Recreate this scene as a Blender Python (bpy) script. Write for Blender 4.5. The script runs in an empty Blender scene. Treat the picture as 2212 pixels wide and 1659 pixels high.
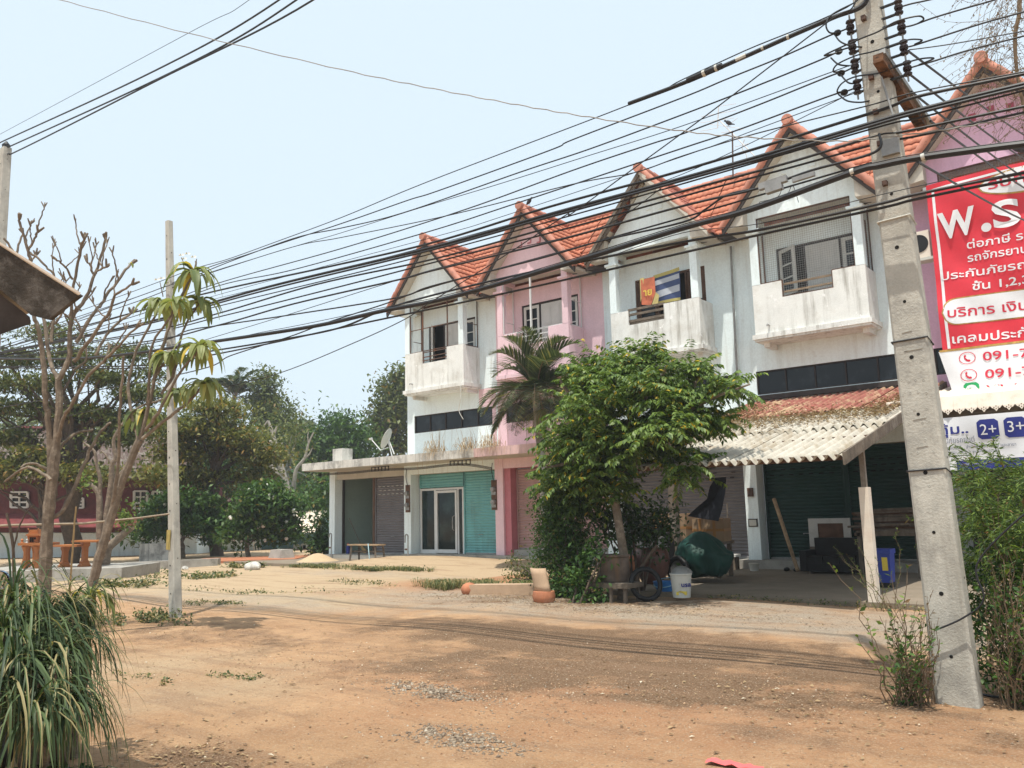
import bpy, math, random
import numpy as np
from mathutils import Vector, Matrix
random.seed(7); R=random.Random(11); NP=np.random.default_rng(5)
SC=bpy.context.scene; COL=SC.collection
# ------------------------------------------------------------------ camera
F=1789.;CX,CY=1106.,829.5
PITCH=math.radians(8.83);ROLL=math.radians(1.39);YAW=math.radians(39.1);EYE=1.6
_f0=np.array([-math.sin(YAW),math.cos(YAW),0]);_r0=np.array([math.cos(YAW),math.sin(YAW),0]);_u0=np.array([0,0,1.])
VF=_f0*math.cos(PITCH)+_u0*math.sin(PITCH);_u=_u0*math.cos(PITCH)-_f0*math.sin(PITCH)
VR=_r0*math.cos(ROLL)-_u*math.sin(ROLL);VU=_u*math.cos(ROLL)+_r0*math.sin(ROLL)
CAM=np.array([0,0,EYE])
cam=bpy.data.cameras.new('camera'); co=bpy.data.objects.new('camera',cam); COL.objects.link(co)
cam.sensor_width=36; cam.lens=F/2212*36; cam.clip_start=.05; cam.clip_end=3000
co.matrix_world=Matrix(((VR[0],VU[0],-VF[0],0),(VR[1],VU[1],-VF[1],0),(VR[2],VU[2],-VF[2],EYE),(0,0,0,1)))
SC.camera=co
# ------------------------------------------------------------------ light
HAZE=.0011
SUN_A,SUN_B=.29,-.13       # a shadow runs this far towards +Y / +X per metre of height
sd=Vector((SUN_B,SUN_A,-1)).normalized()
sl=bpy.data.lights.new('sun','SUN'); so=bpy.data.objects.new('sun',sl); COL.objects.link(so)
sl.energy=4.6; sl.angle=math.radians(.6); sl.color=(1,.945,.85)
so.rotation_euler=sd.to_track_quat('-Z','Y').to_euler()
w=bpy.data.worlds.new('World'); SC.world=w; w.use_nodes=True
nt=w.node_tree; bg=nt.nodes['Background']
sky=nt.nodes.new('ShaderNodeTexSky'); sky.sky_type='NISHITA'; sky.sun_disc=False
sky.sun_elevation=math.asin(-sd.z); sky.sun_rotation=math.atan2(-sd.x,-sd.y)
sky.air_density=1.0; sky.dust_density=3.5; sky.ozone_density=1.5
hz=nt.nodes.new('ShaderNodeMixRGB'); hz.inputs[0].default_value=.76; hz.inputs[2].default_value=(7.1,8.3,9.1,1)
nt.links.new(sky.outputs[0],hz.inputs[1]); nt.links.new(hz.outputs[0],bg.inputs[0]); bg.inputs[1].default_value=.122
SC.view_settings.view_transform='Standard'; SC.view_settings.look='None'; SC.view_settings.gamma=1; SC.view_settings.exposure=.15
SC.render.engine='CYCLES'
SC.cycles.max_bounces=6; SC.cycles.transparent_max_bounces=8; SC.cycles.use_denoising=True

# ------------------------------------------------------------------ unprojection helpers
def ray(x,y): return VF*F+VR*(x-CX)-VU*(y-CY)
def atY(x,y,Y): d=ray(x,y); return Vector(CAM+d*(Y/d[1]))
def atZ(x,y,z=0.): d=ray(x,y); return Vector(CAM+d*((z-EYE)/d[2]))
def PX(x,y,dep): return Vector(CAM+ray(x,y)/F*dep)

# ------------------------------------------------------------------ objects
ORG={}
def tag(o,label=None,cat=None,group=None,kind=None):
    if label:o['label']=label
    if cat:o['category']=cat
    if group:o['group']=group
    if kind:o['kind']=kind
    return o
def thing(name,label,cat,loc=(0,0,0),group=None):
    o=bpy.data.objects.new(name,None); COL.objects.link(o); o.location=loc; o.empty_display_size=.2
    ORG[o.name]=Vector(loc); return tag(o,label,cat,group)
def org(o): return ORG.get(o.name,Vector((0,0,0)))
def unit(v): v=Vector(v); return v.normalized() if v.length>1e-9 else Vector((0,0,1))
class MB:
    def __init__(s): s.v=[];s.f=[];s.m=[]
    def add(s,vs,fs,mi=0):
        b=len(s.v); s.v+= [tuple(v) for v in vs]; s.f+=[tuple(i+b for i in f) for f in fs]; s.m+=[mi]*len(fs); return s
    def box(s,x0,x1,y0,y1,z0,z1,mi=0):
        return s.add([(x0,y0,z0),(x1,y0,z0),(x1,y1,z0),(x0,y1,z0),(x0,y0,z1),(x1,y0,z1),(x1,y1,z1),(x0,y1,z1)],
          [(0,3,2,1),(4,5,6,7),(0,1,5,4),(1,2,6,5),(2,3,7,6),(3,0,4,7)],mi)
    def bar(s,a,b,w,h=None,up=(0,0,1),mi=0):
        a=Vector(a);b=Vector(b);h=h or w;d=unit(b-a);x=d.cross(Vector(up))
        if x.length<1e-4:x=d.cross(Vector((0,1,0)))
        x.normalize();y=x.cross(d);vs=[]
        for p in(a,b):
            for i,j in((-1,-1),(1,-1),(1,1),(-1,1)):vs.append(p+x*(i*w/2)+y*(j*h/2))
        return s.add(vs,[(0,1,2,3),(7,6,5,4),(0,4,5,1),(1,5,6,2),(2,6,7,3),(3,7,4,0)],mi)
    def tube(s,pts,r,n=8,caps=True,mi=0):
        pts=[Vector(p) for p in pts]; k=len(pts)
        rs=r if hasattr(r,'__len__') else [r]*k
        vs=[];prev=None
        for i,p in enumerate(pts):
            d=unit(pts[min(i+1,k-1)]-pts[max(i-1,0)])
            if prev is None:
                x=d.cross(Vector((0,0,1)))
                if x.length<1e-3:x=d.cross(Vector((0,1,0)))
            else: x=prev-d*prev.dot(d)
            x=unit(x);prev=x;y=d.cross(x)
            for j in range(n):
                a=2*math.pi*j/n;vs.append(p+(x*math.cos(a)+y*math.sin(a))*rs[i])
        fs=[(i*n+j,i*n+(j+1)%n,(i+1)*n+(j+1)%n,(i+1)*n+j) for i in range(k-1) for j in range(n)]
        if caps: fs+=[tuple(range(n-1,-1,-1)),tuple((k-1)*n+j for j in range(n))]
        return s.add(vs,fs,mi)
    def lathe(s,prof,c,n=20,axis=(0,0,1),mi=0):
        ax=unit(axis);x=ax.orthogonal().normalized();y=ax.cross(x);c=Vector(c);vs=[]
        for r,h in prof:
            for j in range(n):
                a=2*math.pi*j/n;vs.append(c+ax*h+(x*math.cos(a)+y*math.sin(a))*max(r,1e-4))
        k=len(prof)
        return s.add(vs,[(i*n+j,i*n+(j+1)%n,(i+1)*n+(j+1)%n,(i+1)*n+j) for i in range(k-1) for j in range(n)],mi)
    def ball(s,c,r,n=12,m=8,mi=0):
        r=r if hasattr(r,'__len__') else (r,r,r);c=Vector(c);vs=[]
        for i in range(m+1):
            t=math.pi*i/m
            for j in range(n):
                a=2*math.pi*j/n;vs.append((c.x+r[0]*math.sin(t)*math.cos(a),c.y+r[1]*math.sin(t)*math.sin(a),c.z+r[2]*math.cos(t)))
        return s.add(vs,[(i*n+j,(i+1)*n+j,(i+1)*n+(j+1)%n,i*n+(j+1)%n) for i in range(m) for j in range(n)],mi)
    def prism(s,poly,y0,y1,mi=0):            # poly in XZ, extruded along Y
        n=len(poly);vs=[(x,y0,z) for x,z in poly]+[(x,y1,z) for x,z in poly]
        return s.add(vs,[tuple(range(n)),tuple(range(2*n-1,n-1,-1))]+[(i,i+n,(i+1)%n+n,(i+1)%n) for i in range(n)],mi)
    def poly3(s,pts,off,mi=0):               # planar polygon extruded by a vector
        n=len(pts);off=Vector(off);vs=[Vector(p) for p in pts]+[Vector(p)+off for p in pts]
        return s.add(vs,[tuple(range(n)),tuple(range(2*n-1,n-1,-1))]+[(i,i+n,(i+1)%n+n,(i+1)%n) for i in range(n)],mi)
    def build(s,name,mats,parent=None,smooth=False,fix=True):
        mats=mats if isinstance(mats,(list,tuple)) else [mats]
        me=bpy.data.meshes.new(name)
        if parent is not None: o0=org(parent)
        else:
            a=np.array(s.v);o0=Vector(((a[:,0].min()+a[:,0].max())/2,(a[:,1].min()+a[:,1].max())/2,a[:,2].min()))
        v=np.array(s.v,dtype=float)-np.array(o0)
        me.from_pydata(v.tolist(),[],s.f)
        for m in mats: me.materials.append(m)
        if len(mats)>1: me.polygons.foreach_set('material_index',s.m)
        if fix:
            import bmesh
            bm=bmesh.new();bm.from_mesh(me);bmesh.ops.recalc_face_normals(bm,faces=bm.faces);bm.to_mesh(me);bm.free()
        if smooth:
            me.polygons.foreach_set('use_smooth',[True]*len(me.polygons))
            try: me.set_sharp_from_angle(angle=math.radians(40))
            except Exception: pass
        o=bpy.data.objects.new(name,me);COL.objects.link(o)
        if parent is not None:
            o.parent=parent; ORG[o.name]=o0
        else: o.location=o0; ORG[o.name]=Vector(o0)
        return o
def npmesh(name,V,Fc,mat,parent=None,attr=None,smooth=False):
    o0=np.array(org(parent)) if parent is not None else np.array([(V[:,0].min()+V[:,0].max())/2,(V[:,1].min()+V[:,1].max())/2,V[:,2].min()])
    me=bpy.data.meshes.new(name);n=len(V);k=Fc.shape[1];m=len(Fc)
    me.vertices.add(n);me.vertices.foreach_set('co',(V-o0).astype(np.float32).ravel())
    me.loops.add(m*k);me.loops.foreach_set('vertex_index',Fc.astype(np.int32).ravel())
    me.polygons.add(m);me.polygons.foreach_set('loop_start',np.arange(0,m*k,k,dtype=np.int32))
    if smooth: me.polygons.foreach_set('use_smooth',np.ones(m,dtype=bool))
    me.materials.append(mat)
    for nm,(dom,arr) in (attr or {}).items():
        a=me.attributes.new(nm,'FLOAT',dom);a.data.foreach_set('value',np.asarray(arr,dtype=np.float32))
    me.update(calc_edges=True);me.validate()
    o=bpy.data.objects.new(name,me);COL.objects.link(o)
    if parent is not None:o.parent=parent;ORG[o.name]=Vector(o0)
    else:o.location=o0;ORG[o.name]=Vector(o0)
    return o
# ------------------------------------------------------------------ materials
def newmat(n):
    m=bpy.data.materials.new(n);m.use_nodes=True;t=m.node_tree
    return m,t,t.nodes['Principled BSDF'],t.nodes.new,t.links.new
def noise(N,L,co,scale,detail=5,rough=.6,vec=None):
    n=N('ShaderNodeTexNoise');n.inputs['Scale'].default_value=scale;n.inputs['Detail'].default_value=detail;n.inputs['Roughness'].default_value=rough
    if vec:
        mp=N('ShaderNodeMapping');mp.inputs['Scale'].default_value=vec;L(co,mp.inputs[0]);L(mp.outputs[0],n.inputs['Vector'])
    else:L(co,n.inputs['Vector'])
    return n.outputs[0]
def ramp(N,L,fac,stops):
    r=N('ShaderNodeValToRGB');e=r.color_ramp.elements
    while len(e)<len(stops):e.new(.5)
    for i,(p,c) in enumerate(stops):
        e[i].position=p;e[i].color=(*c[:3],1) if hasattr(c,'__len__') else (c,c,c,1)
    L(fac,r.inputs[0]);return r.outputs[0]
def mix(N,L,f,a,b,mode='MIX'):
    m=N('ShaderNodeMixRGB');m.blend_type=mode
    for i,x in((0,f),(1,a),(2,b)):
        if hasattr(x,'is_linked') or hasattr(x,'links'):L(x,m.inputs[i])
        elif i==0:m.inputs[0].default_value=x
        else:m.inputs[i].default_value=(*x,1) if len(x)==3 else x
    return m.outputs[0]
def M(name,c,rough=.8,var=.12,scale=3.,streak=None,streak_amt=.6,dirt=None,dirt_thr=(.52,.68),dirt_scale=1.2,bump=.0,bscale=30,metal=0,spec=.3,fine=.08,peel=None):
    m,t,b,N,L=newmat(name)
    tc=N('ShaderNodeNewGeometry').outputs['Position']
    c=tuple(c)
    col=mix(N,L,ramp(N,L,noise(N,L,tc,scale),[(.3,0.),(.7,1.)]),tuple(x*(1-var) for x in c),tuple(min(1,x*(1+var)) for x in c))
    if fine: col=mix(N,L,ramp(N,L,noise(N,L,tc,scale*16,3),[(.35,0.),(.65,1.)]),mix(N,L,1,col,(1-fine,)*3,'MULTIPLY'),col)
    if dirt is not None:
        col=mix(N,L,ramp(N,L,noise(N,L,tc,dirt_scale,8,.7),[(dirt_thr[0],0.),(dirt_thr[1],1.)]),col,dirt)
    if streak is not None:
        s=ramp(N,L,noise(N,L,tc,1,6,.65,(7,7,.55)),[(.48,0.),(.72,streak_amt)])
        s2=ramp(N,L,noise(N,L,tc,.9,4,.6),[(.38,0.),(.6,1.)])
        col=mix(N,L,mix(N,L,1,s,s2,'MULTIPLY'),col,streak)
    if peel is not None:
        col=mix(N,L,ramp(N,L,noise(N,L,tc,2.3,9,.72),[(.60,0.),(.63,1.)]),col,peel)
    L(col,b.inputs['Base Color'])
    b.inputs['Roughness'].default_value=rough;b.inputs['Metallic'].default_value=metal;b.inputs['Specular IOR Level'].default_value=spec
    if bump:
        bp=N('ShaderNodeBump');bp.inputs['Strength'].default_value=bump;bp.inputs['Distance'].default_value=.02
        L(noise(N,L,tc,bscale,6,.7),bp.inputs['Height']);L(bp.outputs[0],b.inputs['Normal'])
    return m
def leafmat(name,dark,light,odd=None,odd_p=.97,trans=.3,rough=.5):
    m,t,b,N,L=newmat(name)
    a=N('ShaderNodeAttribute');a.attribute_name='tint'
    st=[(0,dark),(odd_p-.02,light)]
    if odd:st.append((odd_p,odd))
    c=ramp(N,L,a.outputs['Fac'],st);L(c,b.inputs['Base Color']);b.inputs['Roughness'].default_value=rough;b.inputs['Specular IOR Level'].default_value=.35
    tr=N('ShaderNodeBsdfTranslucent');L(mix(N,L,1,c,(1.25,1.3,.7),'MULTIPLY'),tr.inputs[0])
    mx=N('ShaderNodeMixShader');mx.inputs[0].default_value=trans
    L(b.outputs[0],mx.inputs[1]);L(tr.outputs[0],mx.inputs[2]);L(mx.outputs[0],t.nodes['Material Output'].inputs[0])
    return m
def glass(name,c=(.012,.016,.02),rough=.08):
    m=M(name,c,rough,.25,1.2,fine=.0,spec=.28,dirt=tuple(x*3+.01 for x in c),dirt_thr=(.5,.75));return m
WHITE=M('pale blue-white paint',(.82,.925,.935),.85,.035,1.5,streak=(.50,.53,.50),streak_amt=.55,dirt=(.58,.62,.60),dirt_thr=(.62,.8),bump=.15)
CREAM=M('weathered whitewash',(.80,.81,.775),.9,.07,2.2,streak=(.27,.25,.21),streak_amt=.95,dirt=(.58,.56,.50),dirt_thr=(.5,.72),bump=.2,peel=(.88,.88,.86))
STAIN=M('stained concrete edge',(.62,.60,.55),.92,.12,3,streak=(.13,.13,.12),streak_amt=.95,dirt=(.28,.27,.25),dirt_thr=(.5,.66),dirt_scale=2.2,bump=.3)
STAINPINK=M('stained pink concrete edge',(.66,.46,.44),.92,.12,3,streak=(.2,.16,.15),streak_amt=.9,dirt=(.4,.3,.28),dirt_thr=(.55,.7),bump=.3)
PINK=M('pink paint',(.80,.58,.625),.85,.06,1.5,streak=(.65,.43,.46),streak_amt=.45,dirt=(.72,.50,.54),dirt_thr=(.6,.8),bump=.15)
PINKDEEP=M('deep pink paint',(.52,.19,.22),.8,.1,2,bump=.1)
MAUVE=M('mauve pink paint',(.74,.48,.63),.85,.06,1.5,streak=(.5,.33,.42),streak_amt=.5,bump=.15)
MAGENTA=M('dark rose paint',(.42,.09,.15),.8,.1,2)
SOFFIT=M('cream soffit board',(.55,.52,.45),.85,.08,2,streak=(.3,.27,.22),streak_amt=.5)
TILE=M('orange clay tile',(.52,.195,.115),.75,.25,2.5,dirt=(.30,.12,.08),dirt_thr=(.55,.75),dirt_scale=3,bump=.15,bscale=60)
TILEPINK=M('pinkish perforated clay tile',(.58,.26,.20),.8,.15,2.5,dirt=(.30,.15,.11),dirt_thr=(.6,.8),bump=.1)
RIDGE=M('ridge clay tile',(.50,.22,.155),.75,.2,4,dirt=(.16,.11,.09),dirt_thr=(.56,.7),dirt_scale=5,bump=.2)
BARGE=M('dark barge board',(.055,.045,.04),.8,.3,6)
OLDWOOD=M('weathered grey wood',(.16,.13,.10),.9,.35,5,streak=(.05,.04,.035),streak_amt=.8,dirt=(.27,.25,.22),bump=.5,bscale=20)
BROWNWOOD=M('brown wood',(.12,.065,.04),.7,.3,6,bump=.3)
PALEWOOD=M('pale timber',(.36,.25,.15),.85,.25,7,dirt=(.15,.1,.06),bump=.3)
DARKFRAME=M('dark window frame',(.028,.02,.018),.6,.2,5)
WHITEFRAME=M('white window frame',(.62,.62,.58),.6,.08,5)
DOORWHITE=M('white painted door',(.60,.60,.57),.7,.06,3,dirt=(.4,.38,.34),dirt_thr=(.6,.8))
GLASS=glass('dark window glass')
GLASS2=glass('green-black door glass',(.01,.02,.02))
MIRROR=M('mirror glass',(.55,.62,.68),.05,.02,3,metal=1,spec=.5,fine=0)
ALU=M('white aluminium',(.66,.67,.66),.45,.05,4)
STEEL=M('rusty steel',(.10,.06,.045),.7,.4,14,dirt=(.2,.08,.04))
GREYSTEEL=M('grey steel',(.30,.30,.29),.5,.2,9,metal=.4)
BLACK=M('black rubber',(.012,.012,.013),.55,.2,9,fine=.0)
WIREBLACK=M('black cable sheath',(.014,.015,.018),.5,.25,3,fine=0,spec=.4)
WIREGREY=M('grey wire',(.28,.27,.25),.6,.25,3,fine=0)
TEAL=M('teal roller shutter',(.16,.40,.40),.5,.1,2,streak=(.12,.17,.14),streak_amt=.55,dirt=(.14,.28,.27),dirt_thr=(.55,.8),fine=.03)
PINKSHUT=M('pink beige roller shutter',(.42,.27,.25),.55,.1,2,streak=(.24,.15,.12),streak_amt=.5,fine=.03)
GREYSHUT=M('grey roller shutter',(.16,.15,.155),.55,.12,2,fine=.03)
GREENSHUT=M('dark green roller shutter',(.009,.040,.032),.5,.15,2,fine=.03)
PALEGREEN=M('pale green plaster',(.30,.39,.33),.85,.06,1.2)
CONC=M('pole concrete',(.47,.455,.40),.9,.14,4,streak=(.26,.245,.205),streak_amt=.8,dirt=(.31,.30,.27),dirt_thr=(.5,.66),dirt_scale=3,bump=.45,bscale=45)
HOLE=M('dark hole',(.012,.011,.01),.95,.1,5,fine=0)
CEM=M('cement floor',(.23,.19,.14),.92,.12,2.2,dirt=(.27,.22,.17),dirt_thr=(.5,.7),bump=.3)
CEMGREY=M('grey cement',(.36,.345,.31),.92,.14,3,dirt=(.17,.16,.14),dirt_thr=(.52,.68),bump=.35)
SANDM=M('builders sand',(.50,.375,.235),.95,.08,6,bump=.4,bscale=90)
FIBRO=M('cream fibre-cement sheet',(.50,.47,.40),.9,.15,3,streak=(.27,.235,.18),streak_amt=.6,dirt=(.33,.275,.2),dirt_thr=(.48,.66),dirt_scale=2.2,bump=.25)
REDSHEET=M('faded red sheet',(.30,.11,.085),.85,.16,2,dirt=(.46,.34,.21),dirt_thr=(.48,.62),dirt_scale=1.8,bump=.2)
CREAMPL=M('cream painted sheet',(.74,.66,.56),.6,.06,5,dirt=(.6,.48,.38),dirt_thr=(.5,.75),dirt_scale=3)
TERRA=M('terracotta',(.42,.17,.09),.8,.2,6,dirt=(.55,.4,.28),dirt_thr=(.55,.75),bump=.2)
TERRAPALE=M('pale terracotta',(.47,.33,.22),.85,.12,5,bump=.15)
JARBROWN=M('brown glazed jar',(.13,.06,.045),.35,.25,5)
ORANGE=M('orange lacquered cement',(.40,.15,.05),.55,.12,6)
REDWALL=M('dark red boards',(.12,.03,.03),.8,.3,6,streak=(.05,.02,.02))
RUSTROOF=M('rusty mottled sheet roof',(.105,.07,.058),.85,.3,1.4,dirt=(.20,.175,.15),dirt_thr=(.48,.62),dirt_scale=2.5,streak=(.1,.06,.05))
TEALWALL=M('pale teal wall',(.20,.36,.38),.85,.08,1)
PLASTICBLUE=M('blue plastic',(.03,.055,.30),.45,.1,4)
BASINBLUE=M('bright blue plastic',(.03,.16,.42),.4,.1,4)
WHITEPL=M('white plastic',(.54,.54,.49),.5,.06,6,dirt=(.42,.40,.34),dirt_thr=(.55,.72),dirt_scale=6)
TARP=M('dark green tarpaulin',(.008,.052,.040),.6,.2,3,bump=.4,bscale=14)
SHADENET=M('black shade net',(.02,.022,.03),.9,.3,12)
CARD=M('cardboard',(.30,.205,.125),.85,.12,5)
CARDTAPE=M('brown parcel tape',(.34,.17,.06),.4,.1,5)
YELLOW=M('yellow sticker',(.70,.55,.08),.6,.05,5)
BARK=M('grey brown bark',(.20,.16,.12),.95,.3,9,dirt=(.32,.27,.21),dirt_thr=(.52,.68),dirt_scale=9,bump=.7,bscale=24)
BARKDARK=M('dark bark',(.10,.075,.055),.95,.3,9,bump=.7,bscale=20)
BARKPALE=M('pale cut wood',(.45,.32,.19),.9,.2,9,bump=.4)
TWIG=M('dry brown stem',(.17,.12,.075),.9,.3,14)
STRAW=M('dry straw',(.46,.31,.14),.9,.3,9)
REDCLOTH=M('red banner cloth',(.66,.035,.055),.55,.10,1.6,bump=.25,bscale=4,fine=.02)
WHITECLOTH=M('white banner cloth',(.74,.75,.77),.55,.05,1.6,bump=.25,bscale=4,fine=.02)
GOLD=M('gold print edging',(.42,.26,.07),.5,.4,9)
NAVY=M('navy print',(.025,.035,.22),.5,.08,4)
PRINTRED=M('red print',(.60,.03,.06),.55,.06,4)
PRINTGREEN=M('green print',(.02,.36,.11),.55,.05,4)
PRINTGREY=M('grey print',(.22,.24,.30),.6,.05,4)
PAPERPINK=M('pink red cloth',(.75,.14,.14),.8,.08,9)
BIRDM=M('dark feathers',(.04,.04,.045),.8,.3,20)
PETAL=M('white petals',(.85,.84,.76),.6,.03,20)
L_GREEN=leafmat('glossy green leaves',(.040,.085,.016),(.185,.27,.060),(.50,.36,.03),.978,.28)
L_DARK=leafmat('dark green leaves',(.012,.036,.010),(.055,.115,.028),(.22,.2,.05),.985,.22)
L_OLIVE=leafmat('olive green leaves',(.045,.075,.022),(.18,.205,.065),(.22,.15,.05),.96,.3)
L_YOLIVE=leafmat('yellowish green leaves',(.06,.085,.022),(.24,.235,.07),(.30,.19,.06),.93,.32)
L_MID=leafmat('mid green leaves',(.022,.065,.016),(.09,.17,.035),(.2,.17,.05),.98,.28)
L_FRANG=leafmat('pale green frangipani leaves',(.10,.14,.045),(.30,.33,.13),(.55,.42,.08),.95,.35)
L_BLADE=leafmat('drooping strap leaves',(.022,.046,.018),(.115,.165,.065),(.34,.29,.14),.92,.3)
L_PALM=leafmat('palm leaflets',(.022,.045,.020),(.10,.135,.050),(.3,.24,.08),.97,.25)
L_WEED=leafmat('fresh weed leaves',(.05,.10,.018),(.19,.27,.05),(.2,.12,.05),.95,.35)
L_DRY=leafmat('dry leaf litter',(.16,.095,.05),(.42,.30,.16),(.62,.55,.42),.93,.1)
L_GRASS=leafmat('short ground weeds',(.045,.065,.022),(.15,.175,.065),(.36,.29,.14),.80,.25)
L_STONE=leafmat('grey road stones',(.15,.11,.078),(.335,.27,.195),(.43,.37,.29),.93,0.,.9)
L_TWIGRED=leafmat('dry reddish twig leaves',(.12,.085,.05),(.28,.20,.12),None,.97,.2)

# ------------------------------------------------------------------ foliage builders
def leafcloud(name,C,size,mat,parent=None,aspect=.45,up=.35,droop=0.,label=None,dirs=None,jit=.35):
    C=np.asarray(C,float);n=len(C)
    d=NP.normal(size=(n,3)) if dirs is None else np.asarray(dirs,float)+NP.normal(size=(n,3))*jit
    d[:,2]-=droop; d/=np.linalg.norm(d,axis=1)[:,None]+1e-9
    nm=NP.normal(size=(n,3));nm[:,2]+=up*3
    s=np.cross(d,nm);s/=np.linalg.norm(s,axis=1)[:,None]+1e-9
    nn=np.cross(s,d)
    L=(size*NP.uniform(.6,1.3,n))[:,None];W=L*aspect*.5
    V=np.empty((n,4,3));V[:,0]=C;V[:,1]=C+d*L*.5+s*W+nn*L*.08;V[:,2]=C+d*L-nn*L*.10;V[:,3]=C+d*L*.5-s*W+nn*L*.08
    Fc=np.arange(n*4).reshape(n,4)
    return npmesh(name,V.reshape(-1,3),Fc,mat,parent,{'tint':('FACE',NP.uniform(0,1,n))})
def blades(name,strips,mat,parent=None):
    """strips: list of (points list, half width, tint)"""
    V=[];Fc=[];T=[];b=0
    for pts,hw,t in strips:
        k=len(pts)
        for i,p in enumerate(pts):
            p=Vector(p);d=unit(Vector(pts[min(i+1,k-1)])-Vector(pts[max(i-1,0)]))
            s=d.cross(Vector((R.uniform(-.3,.3),R.uniform(-.3,.3),1)))
            if s.length<.15: s=Vector((math.cos(t*37),math.sin(t*37),0))
            s.normalize();w_=hw*(1-(i/(k-1))**2*.95) if i>0 else hw*.5
            V+= [p+s*w_,p-s*w_]
        for i in range(k-1):Fc.append((b+2*i,b+2*i+1,b+2*i+3,b+2*i+2));T.append(t)
        b+=2*k
    return npmesh(name,np.array([tuple(v) for v in V]),np.array(Fc),mat,parent,{'tint':('FACE',T)},True)
def clusters(c,r,ncl,per,cr,shell=.55,flat=1.,seed=None):
    g=np.random.default_rng(seed) if seed is not None else NP
    c=np.array(c);r=np.array(r)
    d=g.normal(size=(ncl,3));d/=np.linalg.norm(d,axis=1)[:,None]
    rad=g.uniform(shell**3,1,ncl)**(1/3)
    cen=c+d*r*rad[:,None]
    off=g.normal(size=(ncl,per,3))*np.array([cr,cr,cr*flat])*g.uniform(.5,1.3,(ncl,1,1))
    return cen,(cen[:,None,:]+off).reshape(-1,3)
def branch_to(mb,a,b,r0,r1,wob=.12,n=5,k=6):
    a=Vector(a);b=Vector(b);L=(b-a).length;pts=[];rs=[]
    for i in range(n+1):
        t=i/n;p=a.lerp(b,t);w_=math.sin(t*math.pi)*wob*L
        p+=Vector((R.uniform(-1,1)*w_,R.uniform(-1,1)*w_,w_*.5));pts.append(p);rs.append(r0+(r1-r0)*t)
    mb.tube(pts,rs,k);return pts
def tree(label,base,crowns,mat,leaf,size,trunk_r=.2,bark=BARK,name='broadleaf_tree',group=None,per=70,cr=.5,lean=(0,0),limbs=14,aspect=.45,cat='tree',flat=.7,up=.5,top=None):
    base=Vector(base);t=thing(name,label,cat,base,group)
    allp=[];cens=[]
    for (c,r,ncl) in crowns:
        cen,p=clusters(c,r,ncl,per,cr,flat=flat);allp.append(p);cens.append(cen)
    cens=np.vstack(cens)
    cz=sum(c[2] for c,_,_ in crowns)/len(crowns);c0=crowns[0][0]
    tp=Vector(top) if top else Vector((c0[0]*.7+base.x*.3,c0[1]*.7+base.y*.3,base.z+(c0[2]-base.z)*.72))
    mb=MB();pts=branch_to(mb,base-Vector((0,0,.1)),tp,trunk_r,trunk_r*.55,.05,7,9)
    for i in range(limbs):
        q=cens[R.randrange(len(cens))];s=pts[R.randint(3,7)]
        branch_to(mb,s,q,trunk_r*.35,trunk_r*.06,.08,5,5)
    mb.build('trunk',bark,t,True)
    leafcloud('crown',np.vstack(allp),size,leaf,t,aspect,up)
    return t
L_PALMG=leafmat('grey green palm leaflets',(.035,.058,.032),(.15,.18,.085),(.3,.26,.1),.97,.25)
def coconut(label,base,top,nf,fl,mat=L_PALM,name='coconut_palm',group=None,trunk_r=.14,spread=1.,leaflet=.5,bark=BARK,stiff=.5,pairs=26,az=None,cat='palm tree',wl=.022,tipd=.28,els=None):
    base=Vector(base);top=Vector(top);t=thing(name,label,cat,base,group)
    mb=MB();n=9
    mb.tube([base.lerp(top,i/n)+Vector((math.sin(i*.5)*.06,0,0)) for i in range(n+1)],[trunk_r*(1.25-.5*i/n) for i in range(n+1)],10);mb.build('trunk',bark,t,True)
    S=[];mr=MB()
    for k in range(nf):
        a=(az[k] if az else k*2.39996+R.uniform(-.2,.2));el=R.uniform(*(els or (.15,1.25)))
        d=Vector((math.cos(a)*spread,math.sin(a)*spread,0));p=Vector(top);v=(d*math.cos(el)+Vector((0,0,math.sin(el)))).normalized()
        pts=[p.copy()];seg=14
        for i in range(seg):
            p=p+v*(fl/seg);pts.append(p.copy());v=(v+Vector((0,0,-.16*(1.2-stiff)*(1+i*.12)))).normalized()
        mr.tube(pts,[.025*(1-i/(seg+1))+.004 for i in range(seg+1)],4)
        for j in range(pairs):
            u=.12+.88*j/pairs;i=min(int(u*seg),seg-1);q=pts[i].lerp(pts[i+1],u*seg-i);dd=unit(pts[i+1]-pts[i])
            sd_=unit(dd.cross(Vector((0,0,1))))
            ll=leaflet*math.sin(math.pi*min(1,.18+u*.8))*R.uniform(.85,1.1)
            for s in(-1,1):
                e=unit(sd_*s*.8+dd*.75+Vector((0,0,.25)))
                m1=q+e*ll*.5;m2=q+e*ll+Vector((0,0,-tipd*ll))
                S.append(([q,m1,m2],wl*R.uniform(.7,1.2),R.random()))
    mr.build('frond_stem',L_PALM if False else TWIG,t,True)
    blades('fronds',S,mat,t);return t
def tuft(name,pts,h,mat,label=None,cat=None,parent=None,n=9,wd=.008,kind=None,droop=.5):
    S=[]
    for p in pts:
        p=Vector(p)
        for i in range(n):
            a=R.uniform(0,6.28);l=h*R.uniform(.5,1.2);d=Vector((math.cos(a),math.sin(a),0))
            q=p+d*R.uniform(0,.06)
            S.append(([q,q+d*l*.25+Vector((0,0,l*.6)),q+d*l*.7+Vector((0,0,l*(1-droop)))],wd*R.uniform(.6,1.3),R.random()))
    o=blades(name,S,mat,parent)
    return tag(o,label,cat,None,kind)
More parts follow.
